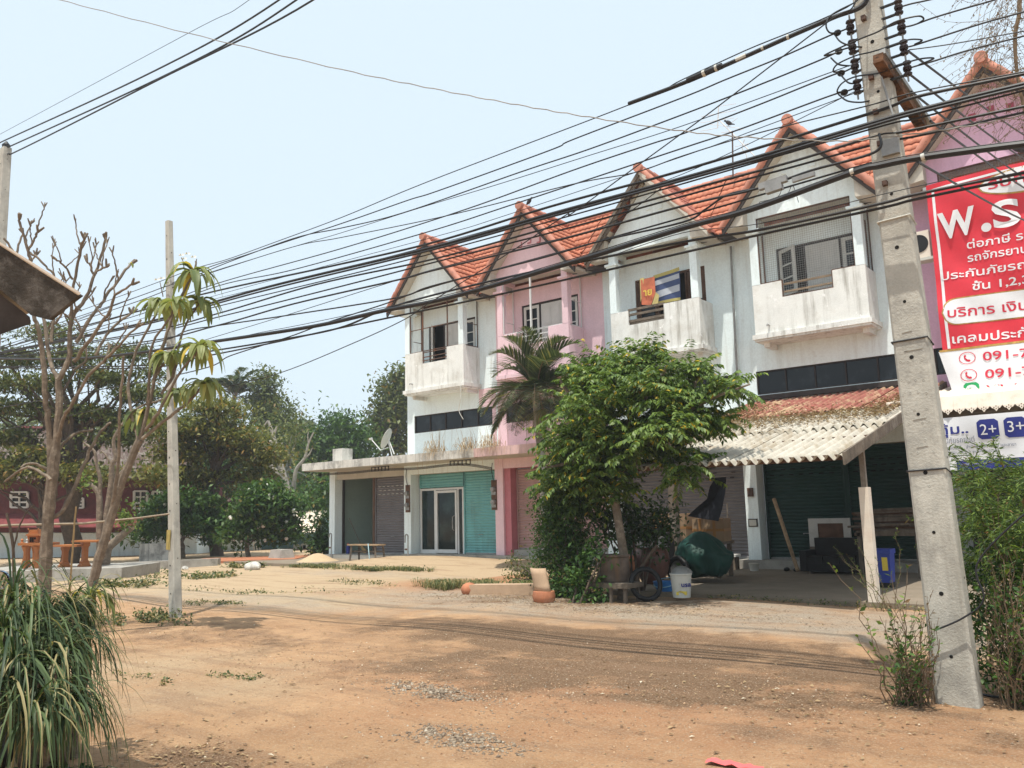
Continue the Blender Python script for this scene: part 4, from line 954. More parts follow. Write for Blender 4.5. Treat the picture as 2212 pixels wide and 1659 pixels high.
spoolwire([(300,650),(441,587.8),(535,550.6),(644,512),(737,492.7),(870,460),(1124,371.7),(1274,321.7),(1474.7,247.5),(1641,183),(1771,130),(1818,108)],1,'black wire tied to the second left insulator of the right pole')
spoolwire([(300,672),(468,612.6),(737,537),(1003.7,453),(1237,368),(1404,311.7),(1474.7,289),(1640,226),(1791,165),(1823,155)],2,'black wire tied to the third left insulator of the right pole')
spoolwire([(300,680),(471,617.6),(632,583),(917,503),(1103.7,443),(1474.7,320),(1591,281.7),(1784.7,210),(1829.7,196.7)],3,'black wire tied to the lowest left insulator of the right pole')
# jumper loops round the pole
def loop(pts,i,lab):
    P=[atY(x,y,7.42-.10*math.sin(math.pi*k/(len(pts)-1))) for k,(x,y) in enumerate(pts)]
    mb=MB();mb.tube(smooth(P,8),.0075,6);o=mb.build('jumper_loop',WIREBLACK,PR,True)
loop([z3b(*p) for p in((250,300),(160,305),(125,230),(180,135),(400,20))],0,'')
loop([z3b(*p) for p in((275,480),(110,520),(200,470),(450,360),(610,295),(780,200),(980,150),(1035,180),(980,220))],1,'')
loop([z3b(*p) for p in((295,660),(195,670),(230,600),(400,520),(545,485),(760,420),(900,370),(1020,375),(950,415))],2,'')
loop([z3b(*p) for p in((320,840),(230,860),(270,780),(400,715),(620,680),(800,610),(1000,550),(1130,545),(990,605))],3,'')
loop([z3b(*p) for p in((210,330),(260,390),(360,430),(460,440))],4,'');loop([z3b(*p) for p in((170,540),(240,600),(340,615))],5,'');loop([z3b(*p) for p in((255,690),(330,770),(400,780))],6,'');loop([z3b(*p) for p in((240,880),(320,940),(440,955),(530,940))],7,'')
# right of the pole
def rw(pts,i,lab,r=.0075):
    o=cable(pts,r,lab,7.45,extra0=RR_[i]);return o
rw([z3b(*p) for p in((920,35),(1080,0),(1400,-85),(1972,-230),(2600,-400))],0,'black wire leaving the top right insulator of the right pole')
rw([z3b(*p) for p in((935,235),(1130,165),(1430,75),(1690,0),(2200,-170))],1,'black wire leaving the second right insulator of the right pole')
rw([z3b(*p) for p in((940,425),(1050,390),(1560,225),(1972,110),(2500,-40))],2,'black wire leaving the third right insulator of the right pole')
rw([z3b(*p) for p in((985,610),(1130,570),(1450,470),(1972,335),(2500,200))],3,'black wire leaving the lowest right insulator of the right pole')
cable([z3b(*p) for p in((900,465),(1300,410),(1972,290),(2500,190))],.005,'thin wire between the two lowest right hand wires',7.5)
# service drops towards the house on the right
for k,(a,b_) in enumerate((((1961.6,110),(2075,185)),((1964,159.7),(2056,222)),((1968.6,198),(2100,290)),((2010,261.6),(2098,317)),((1982.5,349.6),(2036,375)))):
    dx,dy=b_[0]-a[0],b_[1]-a[1];s_=(2330-a[0])/dx;e=(2330,a[1]+dy*s_)
    A0=atY(*a,7.5);E0=atY(*e,19.0);P=[A0.lerp(E0,i/16)-Vector((0,0,.12*math.sin(math.pi*i/16))) for i in range(17)]
    mb=MB();mb.tube(P,.011,6);tag(mb.build('service_drop',WIREBLACK,None,True),'twisted black service wire running from the right pole down towards the mauve gable','cable','service wires on the right')
# telephone wires and bundles
cable([(300,640),(448,590),(634,533),(737,503),(904,450),(1070,400),(1270,336.7),(1474.7,271.7),(1798,155),(1880,125)],.0045,LT,7.5,group=GT,extra0=fp(.1,.1))
cable([(300,640),(453,590),(634,533),(737,513),(970,465),(1237,398),(1370,373),(1474.7,336.7),(1628,290),(1876,228),(1974.7,200),(2212,155),(2400,120)],.006,LT,7.35,group=GT,extra0=fp(0,.05))
cable([(300,690),(460,640),(720,570),(970,503),(1087,467),(1474.7,338),(1654.7,271.7),(1844.7,201.7),(1890,187)],.004,LT,7.55,group=GT,extra0=fp(-.05,.1))
cable([(300,672),(466,628.7),(701,578),(932.6,524.6),(1187,446.7),(1474.7,368),(1879.7,245),(1978,209.5),(2212,160),(2400,120)],.014,LB,7.38,group=GB,extra0=fp(.05))
cable([(300,700),(471,650),(607,612.6),(932.6,534.5),(1180,465),(1474.7,385),(1674.7,328),(1881,266.7),(1974.7,240),(2212,181.7),(2400,140)],.019,LB,7.30,group=GB,extra0=fp(-.02))
cable([(300,704),(471,655),(610,618),(932.6,540),(1180,471),(1474.7,390),(1674.7,334),(1881,272),(1974.7,246),(2212,188),(2400,148)],.013,LB,7.27,group=GB,extra0=fp(-.05))
cable([(300,704),(458,664.7),(726,600),(932.6,548),(1200,475),(1474.7,397),(1888,277),(1980,256),(2212,196),(2400,150)],.008,LB,7.33,group=GB,extra0=fp(-.06))
cable([(300,720),(468,678),(681.6,615),(932.6,560.5),(1200,488),(1474.7,413),(1708,350),(1888,295),(1958,283),(2212,230),(2400,196)],.012,LB,7.42,group=GB,extra0=fp(-.08))
cable([(300,724),(483,682),(731,620),(932.6,568),(1200,500),(1474.7,424),(1700,364),(1890,312),(2000,290),(2212,243),(2400,210)],.010,LB,7.46,group=GB,extra0=fp(-.1))
cable([(300,690),(463,646),(700,590),(932.6,530),(1237,447),(1474.7,376)],.004,LT,7.6,group=GT,extra0=fp(0,.2),extra1=(-1.85,7.6,5.4))
c_=cable([(300,740),(466,704),(632,657),(867.6,602.7),(932.6,585),(1200,520),(1474.7,445),(1614.7,413),(1690,390),(1760,366),(1891,328)],.012,'black cable carrying a pair of grey splice boxes before the gable',7.25,extra0=fp(-.12),extra1=(-1.75,7.25,4.75))
for a,b_,rr in(((1640,405),(1700,385),(.05)),((1712,390),(1760,375),(.035)),((1655,412),(1690,400),(.06))):
    q=MB();q.bar(atY(*a,7.23),atY(*b_,7.23),rr,rr*1.2);q.build('splice_box',GREYSTEEL,c_)
q=MB();q.tube(smooth([atY(x,y,7.22) for x,y in((1690,400),(1680,425),(1640,437),(1665,440),(1700,420),(1712,400),(1725,437))],6),.003,5);q.build('loose_wire',WIREBLACK,c_,True)
cable([(320,772),(444,734),(607,684.5),(756,637.4),(843,610),(932.6,583),(1100,540),(1300,490)],.005,'thin wavy wire crossing the sky left of the row',7.5,group=None,extra1=(-4.0,7.5,4.95))
cable([(300,745),(406,714),(466,704),(632,679.6),(855,643.6),(932.6,618),(1160,560),(1300,520),(1474.7,480),(1524,452),(1574,420),(1650,405)],.010,'black cable dipping in a loose curve towards the splice boxes',7.28,extra0=fp(-.15))
c_=cable([(150,775),(300,762),(384,749),(590,719),(706,699.4),(825,672),(970,643),(1237,566),(1474.7,493),(1621,453),(1841,373),(1901,358),(1994.7,340),(2212,311.7),(2420,290)],.027,'thickest black cable, lashed to a messenger wire below the bundle',7.15,extra0=(-22.3,7.25,5.6))
for x,y in((1841,371),(1994,339)):
    q=MB();q.tube([atY(x-4,y+2,7.15),atY(x+4,y-1,7.15)],.031,10);q.build('clip',WHITEPL,c_,True)
cable([(384,744),(590,713),(825,665),(970,636),(1237,559),(1474.7,485),(1621,446),(1841,366),(1901,349),(1994.7,331),(2212,303),(2420,280)],.0045,'thin messenger wire riding just above the thickest cable',7.15,extra0=(-22.3,7.25,5.65))
cable([(300,790),(393,769),(582,738),(731,709),(855,660),(1100,598),(1474.7,523),(1641,496.7),(1901,440),(1978,420),(2212,373),(2420,335)],.013,'upper of two low black cables crossing the balcony fronts',7.2,extra0=fp(-.3))
cable([(300,795),(430,772),(582,742),(737,708),(1070,638),(1474.7,546),(1628,510),(1901,450),(1981,430),(2212,383),(2420,345)],.012,'lower of two low black cables crossing the balcony fronts',7.25,extra0=fp(-.33))
cable([(1300,560),(1474.7,503),(1641,483),(1901,421),(2060,385)],.004,LT,7.3,group=GT)
cable([(-60,895),(0,881),(391,808),(500,767.6),(627,726.7),(706,697),(830,657),(932.6,620),(1160,558),(1474.7,470),(1800,375),(1905,345)],.009,'black cable sagging low behind the frangipani leaves',7.5)
cable([(-60,940),(0,930),(283,870),(447,846),(466,840.8),(607,804.8),(771,737.9),(870,692),(912,664.7),(974,625),(1100,546),(1220,466),(1237,460),(1370,363),(1474.7,286.7),(1551,230),(1784.7,50),(1848,3)],.006,'lone black wire climbing diagonally from the tree line to the right pole top',7.05,extra1=(-1.7,7.2,6.6))
V_=[(130,0),(406.7,71.7),(737,150),(937,191.7),(1120,226.7),(1273.7,253),(1474.7,283),(1614.7,296.7),(1808,305),(1911,296.7)]
P=[]
for i,(x,y) in enumerate(V_):
    P.append(atY(x,y,4.2+(7.3-4.2)*((x-130)/(1911-130))**.8))
P+= [atY(2074.7,275,7.4),atY(2212,248,7.5),atY(2420,205,7.6)];P.insert(0,P[0]+(P[0]-P[1])*.5)
Q=smooth(P,10);Q=[q+Vector((0,0,.006*math.sin(i*1.9))) for i,q in enumerate(Q)]
mb=MB();mb.tube(Q,.0055,6);tag(mb.build('overhead_cable',WIREGREY,None,True),'pale grey slack wire crossing the sky from top left to the right pole','cable')
# power lines at the top left
for pts,r_,lb,z1 in(([(0,308),(330,155),(600,1.7)],.016,'upper of three heavy power lines at top left',11.2),([(0,326),(383,150),(640,0)],.016,'middle of three heavy power lines at top left',11.0),([(0,337),(40,325),(333,177),(676,0)],.016,'lowest of three heavy power lines at top left',10.8),([(0,290),(406,72),(538,0)],.005,'thin wire above the heavy power lines at top left',11.35)):
    P=[atY(x,y,7.45) for x,y in pts];e=Vector((-1.92,7.45,z1));P2=P+[P[-1].lerp(e,.4)-Vector((0,0,.12)),e]
    P2.insert(0,P[0]+(P[0]-P[1]).normalized()*8)
    mb=MB();mb.tube(smooth(P2,10),r_,6);tag(mb.build('power_line',WIREBLACK,None,True),lb,'cable')
# downpipe between shophouses 3 and 4, cable rack brackets, meters
m_=MB();m_.tube([(-8.86,20.32,8.5),(-8.9,20.32,6.6),(-8.93,20.32,4.1)],.03,8);tag(m_.build('drain_pipe',GREYSTEEL,None,True),'grey downpipe on the wall between the two white shophouses','pipe')
# ================================================================== TREES AND PLANTS NEAR THE SHOPS
def bilimbi():
    b=Vector((-8.25,13.15,0));t=thing('bilimbi_tree','leafy tree with drooping bright green fronds and some yellow leaves in front of the shops','tree',b)
    Y0=13.15
    A=lambda x,y,dy=0:atY(x,y,Y0+dy)
    mb=MB();mb.tube([b-Vector((0,0,.1)),A(1350,1215),A(1338,1140),A(1328,1080),A(1325,1040)],[.10,.085,.08,.075,.07],10)
    sk=[[(1325,1040),(1310,980),(1290,900),(1290,820)],[(1325,1040),(1345,985),(1360,900),(1375,810)],[(1330,1060),(1400,960),(1470,900),(1540,860),(1620,830)],[(1310,980),(1250,930),(1200,900)],[(1345,985),(1430,930),(1480,840)],[(1310,980),(1230,1000),(1180,1010)],[(1345,985),(1420,1010),(1470,1010)],[(1470,900),(1500,830),(1515,780)],[(1360,900),(1420,830),(1440,790)],[(1290,900),(1230,850),(1210,820)]]
    for q,P in enumerate(sk):
        dy=R.uniform(-.9,.9) if q>1 else 0;pts=[A(x,y,dy*i/(len(P)-1)) for i,(x,y) in enumerate(P)]
        mb.tube(smooth(pts,4),[.05*(1-i/(len(smooth(pts,4))))+.012 for i in range(len(smooth(pts,4)))],6)
    mb.build('trunk',BARK,t,True)
    # rosettes of drooping compound leaves
    tips=[]
    def put(x,y,rx,ry,n,dyr=1.0):
        for i in range(n):
            a=R.uniform(0,6.283);r=R.random()**.5;tips.append(A(x+math.cos(a)*rx*r,y+math.sin(a)*ry*r,R.uniform(-dyr,dyr)))
    put(1355,890,118,88,50,1.25);put(1272,900,58,75,22);put(1425,865,75,52,18);put(1378,800,45,35,12,.7);put(1240,985,50,85,24);put(1320,1000,110,55,20,.9);put(1420,965,70,48,16,.8);put(1395,772,18,10,4,.3);put(1335,785,20,12,4,.3);put(1270,800,18,14,3,.3);put(1490,885,48,32,12,.5);put(1568,840,24,12,5,.25);put(1488,808,20,18,5,.3);put(1262,825,35,28,8,.5);put(1232,1060,42,45,14,.6);put(1290,1055,60,40,14,.7);put(1475,1010,30,40,8,.5);put(1530,905,32,28,6,.4)
    tips.append(A(1262,795));
    P=[];D=[]
    for tp in tips:
        k=R.randint(6,10)
        for j in range(k):
            az=j*6.283/k+R.uniform(-.3,.3);el=R.uniform(-.1,1.15);fl=R.uniform(.36,.66)
            v=Vector((math.cos(az)*math.cos(el),math.sin(az)*math.cos(el),math.sin(el)));p=tp.copy();seg=11
            for q in range(seg):
                p=p+v*(fl/seg);v=(v+Vector((0,0,-.10))).normalized()
                if q>=1:
                    sd_=unit(v.cross(Vector((0,0,1))))
                    for s_ in(-1,1):
                        P.append(tuple(p));e=sd_*s_*.75+v*.45+Vector((0,0,-.45));D.append(tuple(e))
    leafcloud('foliage',P,.122,L_GREEN,t,.42,.9,dirs=D,jit=.09)
bilimbi()
def shrub(name,label,base,c_list,size,mat,n,stem=.03,cat='shrub',aspect=.5,up=.5,group=None,bark=BARKDARK,limbs=8,cr=.12,per=40):
    b=Vector(base);t=thing(name,label,cat,b,group);allp=[];cens=[]
    for c,r,k in c_list:
        ce,p=clusters(c,r,k,per,cr,shell=.35);allp.append(p);cens.append(ce)
    p=np.vstack(allp);p=p[p[:,2]>.02];leafcloud('foliage',p,size,mat,t,aspect,up)
    ce=np.vstack(cens);mb=MB()
    for i in range(limbs): branch_to(mb,b+Vector((R.uniform(-.15,.15),R.uniform(-.15,.15),-.05)),ce[R.randrange(len(ce))],stem,stem*.3,.06,4,5)
    mb.build('stems',bark,t,True);return t
def AY(x,y,Y):return tuple(atY(x,y,Y))
shrub('clipped_shrub','tall dense dark shrub standing like a column left of the bilimbi trunk',(-9.0,12.9,0),[(AY(1215,1120,13.2),(.55,.6,.62),110),(AY(1215,1200,13.2),(.62,.6,.55),110),(AY(1225,1265,13.0),(.45,.5,.3),50)],.07,L_MID,0,cr=.13,per=48)
shrub('leafy_bush','dark glossy bush behind the bilimbi trunk beside the water jar',(-8.5,14.1,0),[(AY(1375,1150,14.2),(.75,.5,.35),34),(AY(1330,1110,14.2),(.5,.5,.4),20),(AY(1415,1115,14.2),(.4,.4,.25),10)],.11,L_DARK,0,cr=.16,per=36)
shrub('broadleaf_bush','knee high bush with pointed leaves beside the log stool',(-8.55,12.2,0),[(AY(1265,1255,12.4),(.35,.3,.4),26),(AY(1270,1300,12.3),(.25,.3,.14),10),(AY(1290,1180,12.6),(.2,.2,.4),12)],.11,L_MID,0,cr=.1,per=16,limbs=10)
shrub('weedy_bush','scruffy half dry bush by the toppled brick edging',(-10.6,14.2,0.1),[(AY(1130,1245,14.2),(.45,.3,.16),18),(AY(1112,1225,14.2),(.14,.14,.25),6)],.07,L_OLIVE,0,cr=.1,per=24)
coconut('arching pinnate palm with spiky grey green fronds between the first two shophouses',(-13.55,18.0,0),tuple(atY(1160,845,18.0)),40,1.95,L_PALMG,'feather_palm',None,.13,1.,.74,CEMGREY,.70,46,wl=.024,tipd=.10,els=(-.25,1.45))
# hanging seed strings of the palm
P0=atY(1172,885,17.8);S=[]
for i in range(60):
    a=R.uniform(0,6.28);r=R.uniform(.05,.45);q=P0+Vector((math.cos(a)*r*.4,math.sin(a)*r*.4,0));S.append(([q,q+Vector((math.cos(a)*r,math.sin(a)*r,-.25)),q+Vector((math.cos(a)*r*1.1,math.sin(a)*r*1.1,-R.uniform(.7,1.2)))],.012,R.uniform(.5,1)))
blades('fruit_stalk',S,L_YOLIVE,bpy.data.objects['feather_palm'])
# dry plants on the canopy
for x,lab in((-18.95,'dry grass tuft hanging over the white canopy edge, left one'),(-17.55,'dry grass tuft hanging over the canopy where white meets pink'),(-16.55,'dry grass tuft standing tall on the pink canopy')):
    S=[]
    for i in range(130):
        q=Vector((x+R.gauss(0,.24),YR+R.uniform(-.02,.3),3.60));h=R.uniform(.15,.45) if R.random()<.8 else .75;a=R.uniform(-.3,.3)
        if R.random()<.5: S.append(([q,q+Vector((a*.5,-.18,h*.5)),q+Vector((a,-.32-R.random()*.15,-R.uniform(.05,.3)))],.008,R.uniform(.3,.95)))
        else: S.append(([q,q+Vector((a*.4,-.04,h*.6)),q+Vector((a,-.1+R.uniform(-.1,.1),h))],.007,R.uniform(.3,.95)))
    for i in range(7):
        q=Vector((x+R.gauss(0,.35),YR-.06,3.58));S.append(([q,q+Vector((0,-.05,-.35)),q+Vector((R.uniform(-.08,.08),-.04,-R.uniform(.5,1.0)))],.006,.5))
    o=blades('dry_grass_tuft',S,L_DRY);tag(o,lab,'dry grass','dry tufts on the canopy')
# ================================================================== BARE FRANGIPANI TREES (front left)
def thick(mb,P,dep0,r0,r1,wig=.03,dd=0.):
    n=len(P);pts=[PX(x,y,dep0+dd*i/max(1,n-1)) for i,(x,y) in enumerate(P)]
    q=smooth(pts,5);q=[p+Vector((R.uniform(-1,1),R.uniform(-1,1),R.uniform(-1,1)))*wig*.18 for p in q]
    k_=.80 if r0<.07 else .95
    mb.tube(q,[(r0+(r1-r0)*i/(len(q)-1))*k_*R.uniform(.90,1.10) for i in range(len(q))],8)
def stubs(mb,p,dirv,r):
    for k in range(3):
        d=(dirv+Vector((R.uniform(-1,1),R.uniform(-1,1),R.uniform(-.3,.6)))*.8).normalized();mb.tube([p,p+d*.05,p+d*R.uniform(.08,.13)],[r*.9,r,r*.75],6)
def whorl(c,S,n,ln,wd):
    for k in range(n):
        a=k*2.4+R.uniform(-.25,.25);el=R.uniform(.1,1.1);l=ln*R.uniform(.7,1.15);v=Vector((math.cos(a)*math.cos(el),math.sin(a)*math.cos(el),math.sin(el)));p=c.copy();pts=[p.copy()]
        for i in range(7):
            p=p+v*l/7;pts.append(p.copy());v=(v+Vector((0,0,-.50))).normalized()
        S.append((pts,wd*R.uniform(.8,1.15),R.random()))
def strap(name,S,mat,parent):
    V=[];Fc=[];T=[];b=0
    for pts,hw,t in S:
        k=len(pts)
        for i,p in enumerate(pts):
            d=unit(pts[min(i+1,k-1)]-pts[max(i-1,0)]);s=d.cross(Vector((0,0,1)))
            if s.length<.2:s=unit(pts[-1]-pts[0]).cross(Vector((0,0,1)))+Vector((.01,.02,0))
            s.normalize();u=i/(k-1);w_=hw*(.18+.82*math.sin(math.pi*min(1,.12+u*.92))**.8)
            up=unit(s.cross(d))*w_*.28
            V+=[p+s*w_+up,p,p-s*w_+up]
        for i in range(k-1):
            for j in(0,1):Fc.append((b+3*i+j,b+3*i+j+1,b+3*i+4+j,b+3*i+3+j));T.append(min(1,t+.1*j))
        b+=3*k
    return npmesh(name,np.array([tuple(v) for v in V]),np.array(Fc),mat,parent,{'tint':('FACE',T)},True)
D1=12.6
fb=PX(93,1352,D1);fb.z=0
FT=thing('frangipani_tree','bare frangipani tree with stubby leafless branches and an upright trunk at left','tree',fb)
mb=MB()
thick(mb,[(90,1372),(95,1290),(102,1136),(112,1040),(119,974)],D1,.098,.082)
T1=[([(110,1050),(105,905),(99,875),(94,789),(84,714),(72,672),(67,578),(59,536),(42,474)],.06,.022,-.3),([(117,990),(127,900),(126,821)],.07,.05,0),([(126,821),(107,776),(94,690),(70,640)],.045,.022,.5),([(126,821),(149,776),(151,714),(161,677),(188,640),(206,590),(228,516)],.05,.022,.2),([(151,714),(159,615),(174,541),(182,516)],.03,.02,-.2),([(158,605),(140,575),(121.5,560.5)],.022,.016,-.2),([(203,595),(195,575),(188,565)],.022,.018,0),([(206,590),(220,580),(230,577)],.022,.018,0),([(165,740),(206,672),(223,650),(260,598),(283,570)],.035,.022,.6),([(161,780),(206,717),(236,672),(250,637),(285,615)],.035,.02,-.5),([(206,769),(238,714),(283,677)],.03,.02,.3),([(122,960),(136,905),(154,875),(191,813),(230,775),(258,746),(295,707)],.04,.02,-.6),([(110,740),(119,650),(122,634)],.03,.02,.3),([(120,700),(134,677),(146,655)],.025,.018,0),([(62,541),(72,520),(82,501)],.024,.018,0),([(66,546),(95,570),(119,598),(149,637),(165,662)],.022,.016,0),([(10,516),(32,548),(47,585),(64,652)],.02,.03,.2),([(117,990),(143,951),(170,935),(201,928)],.03,.018,.4),([(158,800),(188,770),(170,700),(152,690)],.02,.015,.4),([(103,1125),(140,1095),(175,1020),(205,950),(238,912)],.045,.022,.5),([(45,1010),(70,1000),(112,1020)],.02,.03,.3),([(10,1040),(60,1010),(110,1035)],.018,.03,-.3)]
for P,r0,r1,dd in T1:
    thick(mb,P,D1,r0,r1,.06,dd);e=PX(*P[-1],D1+dd);q=PX(*P[-2],D1+dd)
    if P[-1][1]<800: stubs(mb,e,unit(e-q),r1)
    if len(P)>2 and P[-1][1]<720:
        for k in range(2):
            a_=R.uniform(.35,.9);i_=min(int(a_*(len(P)-1)),len(P)-2);u_=a_*(len(P)-1)-i_;bx=P[i_][0]+(P[i_+1][0]-P[i_][0])*u_;by=P[i_][1]+(P[i_+1][1]-P[i_][1])*u_
            ex,ey=bx+R.uniform(-32,32),by-R.uniform(25,60);d_=dd*a_+R.uniform(-.25,.25)
            thick(mb,[(bx,by),((bx+ex)/2+R.uniform(-4,4),(by+ey)/2),(ex,ey)],D1+dd*a_,r1*.8,r1*.55,.04,d_-dd*a_);stubs(mb,PX(ex,ey,D1+d_),Vector((0,0,1)),r1*.55)
mb.build('trunk',BARK,FT,True)
S=[]
for x,y in((70,640),(122,634),(152,690),(284,570)): whorl(PX(x,y,D1),S,3,.09,.02)
strap('leaf_bud',S,L_FRANG,FT)
D2=12.2
fb=PX(160,1352,D2);fb.z=0
F2=thing('frangipani_tree','leaning frangipani tree with drooping leaf rosettes and white flowers before the slim pole','tree',fb)
mb=MB()
thick(mb,[(155,1375),(174,1330),(197,1271),(215,1201),(238,1125),(266,1035),(301,951)],D2,.085,.055)
T2=[([(301,951),(285,900),(278,836),(290,770),(327,696),(347,663)],.035,.018,.5),([(301,951),(320,886),(333,820),(360,720),(387,650),(417,593),(423,565)],.04,.016,.2),([(315,930),(340,893),(393,800),(433,753)],.035,.018,-.4),([(305,950),(367,900),(410,865),(440,832)],.035,.018,-.1),([(350,850),(377,800),(393,720),(430,655)],.03,.016,.3),([(262,920),(300,880),(345,865),(385,848)],.025,.016,.5),([(240,1110),(255,1000),(258,900),(268,770)],.035,.02,-.5),([(320,886),(322,820),(330,740),(365,690),(380,655)],.028,.016,-.3),([(301,951),(312,905),(310,880)],.03,.02,.3),([(333,820),(350,790),(367,772)],.025,.018,0)]
for P,r0,r1,dd in T2: thick(mb,P,D2,r0,r1,.05,dd)
mb.build('trunk',BARK,F2,True)
S=[]
for x,y,n,l,dd in((417,592,17,.56,.2),(345,662,13,.46,.5),(428,655,12,.50,.3),(433,752,15,.50,-.4),(440,832,14,.46,-.1),(386,846,12,.42,.5),(366,770,13,.44,0),(310,897,13,.46,.3),(378,655,7,.4,-.3)): whorl(PX(x,y,D2+dd),S,n+8,l*1.05,.046)
strap('leaf_rosettes',S,L_FRANG,F2)
fl=MB()
for x,y in((392,552),(405,549),(418,556),(398,560),(339,605),(350,602),(362,613)):
    c=PX(x,y,D2+.2)
    for k in range(5):
        a=k*1.2566;d=Vector((math.cos(a),math.sin(a)*.6,.25));fl.add([c,c+d*.03+Vector((0,0,.02)),c+d*.062,c+d*.035+Vector((math.sin(a)*.02,0,-.008))],[(0,1,2,3)])
fl.build('flowers',PETAL,F2,fix=False)
mb=MB();thick(mb,[(417,592),(421,575),(425,560)],D2+.2,.012,.008);thick(mb,[(400,588),(396,570),(392,556)],D2+.2,.010,.006);thick(mb,[(352,640),(348,620),(345,608)],D2+.2,.010,.006);mb.build('flower_stalk',TWIG,F2)
# sapling, bamboo stake and rail
mb=MB();thick(mb,[(32,1330),(31,1289),(28,1183),(14,1109)],12.8,.035,.025);thick(mb,[(28,1190),(38,1150),(55,1110),(75,1090)],12.8,.018,.01)
o=mb.build('sapling_trunk',BARKDARK,None,True);tag(o,'thin bare sapling trunk at the far left behind the mirror','sapling')
mb=MB();thick(mb,[(148,1330),(150,1289),(157,1190),(164,1094)],12.9,.022,.016);o=mb.build('bamboo_stake',M('dry bamboo',(.42,.30,.15),.7,.2,12),None,True);tag(o,'upright bamboo stake between the two frangipani trunks','stake')
pa=atZ(-40,1300,0);mb=MB();mb.tube([PX(-60,1138,13.4),PX(40,1134,13.4),PX(180,1131,13.6),PX(300,1119,13.8),PX(366,1110,14.0)],[.022,.02,.02,.018,.015],7)
o=mb.build('bamboo_rail',M('grey bamboo',(.30,.24,.17),.8,.25,10),None,True);tag(o,'long bamboo rail tied level from the slim pole to the left','rail')
# ponytail style strap-leaf plant in the front left corner
pc=Vector((-6.35,2.75,0))
PT=thing('strap_leaf_plant','big clump of long drooping strap leaves filling the bottom left corner','plant',pc)
S=[];mb=MB()
heads=[(25,1300,5.3),(70,1345,5.2),(110,1335,5.5),(140,1420,5.0),(195,1295,5.8),(190,1400,5.7),(30,1440,4.8),(90,1470,4.9),(180,1385,5.6),(10,1370,5.0),(150,1330,5.6),(60,1560,4.6),(150,1540,4.8),(120,1520,4.8),(0,1500,4.7),(40,1380,5.2),(100,1400,5.1)]
for hx,hy,dp in heads:
    c=PX(hx,hy,dp);f=Vector((c.x*.5+pc.x*.5+R.uniform(-.1,.1),c.y*.5+pc.y*.5,0));branch_to(mb,f,c,.028,.018,.04,4,6)
    for k in range(85 if hx<170 else 30):
        a=R.uniform(0,6.283);el=R.uniform(.2,1.4);l=R.uniform(.4,.95)*(1 if hx<100 else .62) if hx<190 else R.uniform(.25,.48);v=Vector((math.cos(a)*math.cos(el),math.sin(a)*math.cos(el),math.sin(el)));p=c+v*.02;pts=[p.copy()];dr=R.uniform(.35,.8);bx_,by_=R.uniform(-.12,.12),R.uniform(-.12,.12)
        for i in range(8):
            p=p+v*l/8;pts.append(p.copy());v=(v+Vector((bx_*math.sin(i),by_*math.cos(i*1.3),-dr))).normalized()
        if pts[-1].z>.02:S.append((pts,R.uniform(.0035,.0085),R.random()))
mb.build('stems',BARK,PT,True);strap('strap_leaves',S,L_BLADE,PT)
S=[]
whorl(PX(190,1292,5.9),S,12,.34,.022);strap('broad_leaves',S,L_FRANG,PT)
# low shade plants under it
tuft('foot_weeds',[tuple(PX(x,1640,5)-Vector((0,0,PX(x,1640,5).z))) for x in range(10,200,6)],.22,L_DARK,None,None,PT,8,.016)
# ================================================================== WEEDS ROUND THE RIGHT POLE
def weed(label,base,targets,leaf,size,mat,stemr=.006,step=.06,dry=.0,name='pole_weed',cat='weed',aspect=.5,group=None):
    b=Vector(base);t=thing(name,label,cat,b,group);mb=MB();P=[];D=[]
    for tg in targets:
        pts=branch_to(mb,b+Vector((R.uniform(-.12,.12),R.uniform(-.1,.1),-.03)),tg,stemr,stemr*.35,.07,7,5)
        for i in range(1,len(pts)):
            L_=(pts[i]-pts[i-1]).length
            for k in range(max(1,int(L_/step))):
                q=pts[i-1].lerp(pts[i],R.random());d=unit(pts[i]-pts[i-1]);a=R.uniform(0,6.28)
                if i>2 or R.random()<.5: P.append(tuple(q));D.append((d.x*.5+math.cos(a)*.8,d.y*.5+math.sin(a)*.8,d.z*.3+.2))
    mb.build('stems',TWIG if dry else L_WEED,t,True)
    leafcloud('foliage',P,size,mat,t,aspect,.6,dirs=D,jit=.25);return t
def YP(x,y,Y):return atY(x,y,Y)
Yw=7.1
wb=(-1.95,7.25,0)
weed('leafy branching weed growing at the left foot of the big pole',wb,[YP(1790,1215,Yw),YP(1885,1395,Yw-.2),YP(1900,1330,Yw),YP(1845,1310,Yw),YP(1925,1240,Yw),YP(1960,1220,Yw+.3),YP(1990,1330,6.95),YP(1890,1440,Yw),YP(1940,1350,6.9),YP(2030,1380,6.95),YP(1985,1395,6.95),YP(1850,1370,6.8)],0,.055,L_WEED,.006,.055,1)
weed('dry brown weed tangle at the left foot of the big pole',(-1.9,7.3,0),[YP(1960+R.uniform(-50,70),1300+R.uniform(-30,140),7.2+R.uniform(-.2,.15)) for i in range(34)],0,.03,L_TWIGRED,.0045,.06,1)
weed('tall leafy weed growing at the right foot of the big pole',(-1.25,7.7,0),[YP(2150+R.uniform(-50,90),R.uniform(1130,1420),7.7+R.uniform(-.5,.6)) for i in range(34)],0,.05,L_MID,.006,.035,1)
weed('dry twiggy weed at the right foot of the big pole',(-1.2,7.6,0),[YP(2140+R.uniform(-25,90),R.uniform(1180,1450),7.6+R.uniform(-.2,.4)) for i in range(26)],0,.03,L_TWIGRED,.004,.07,1)
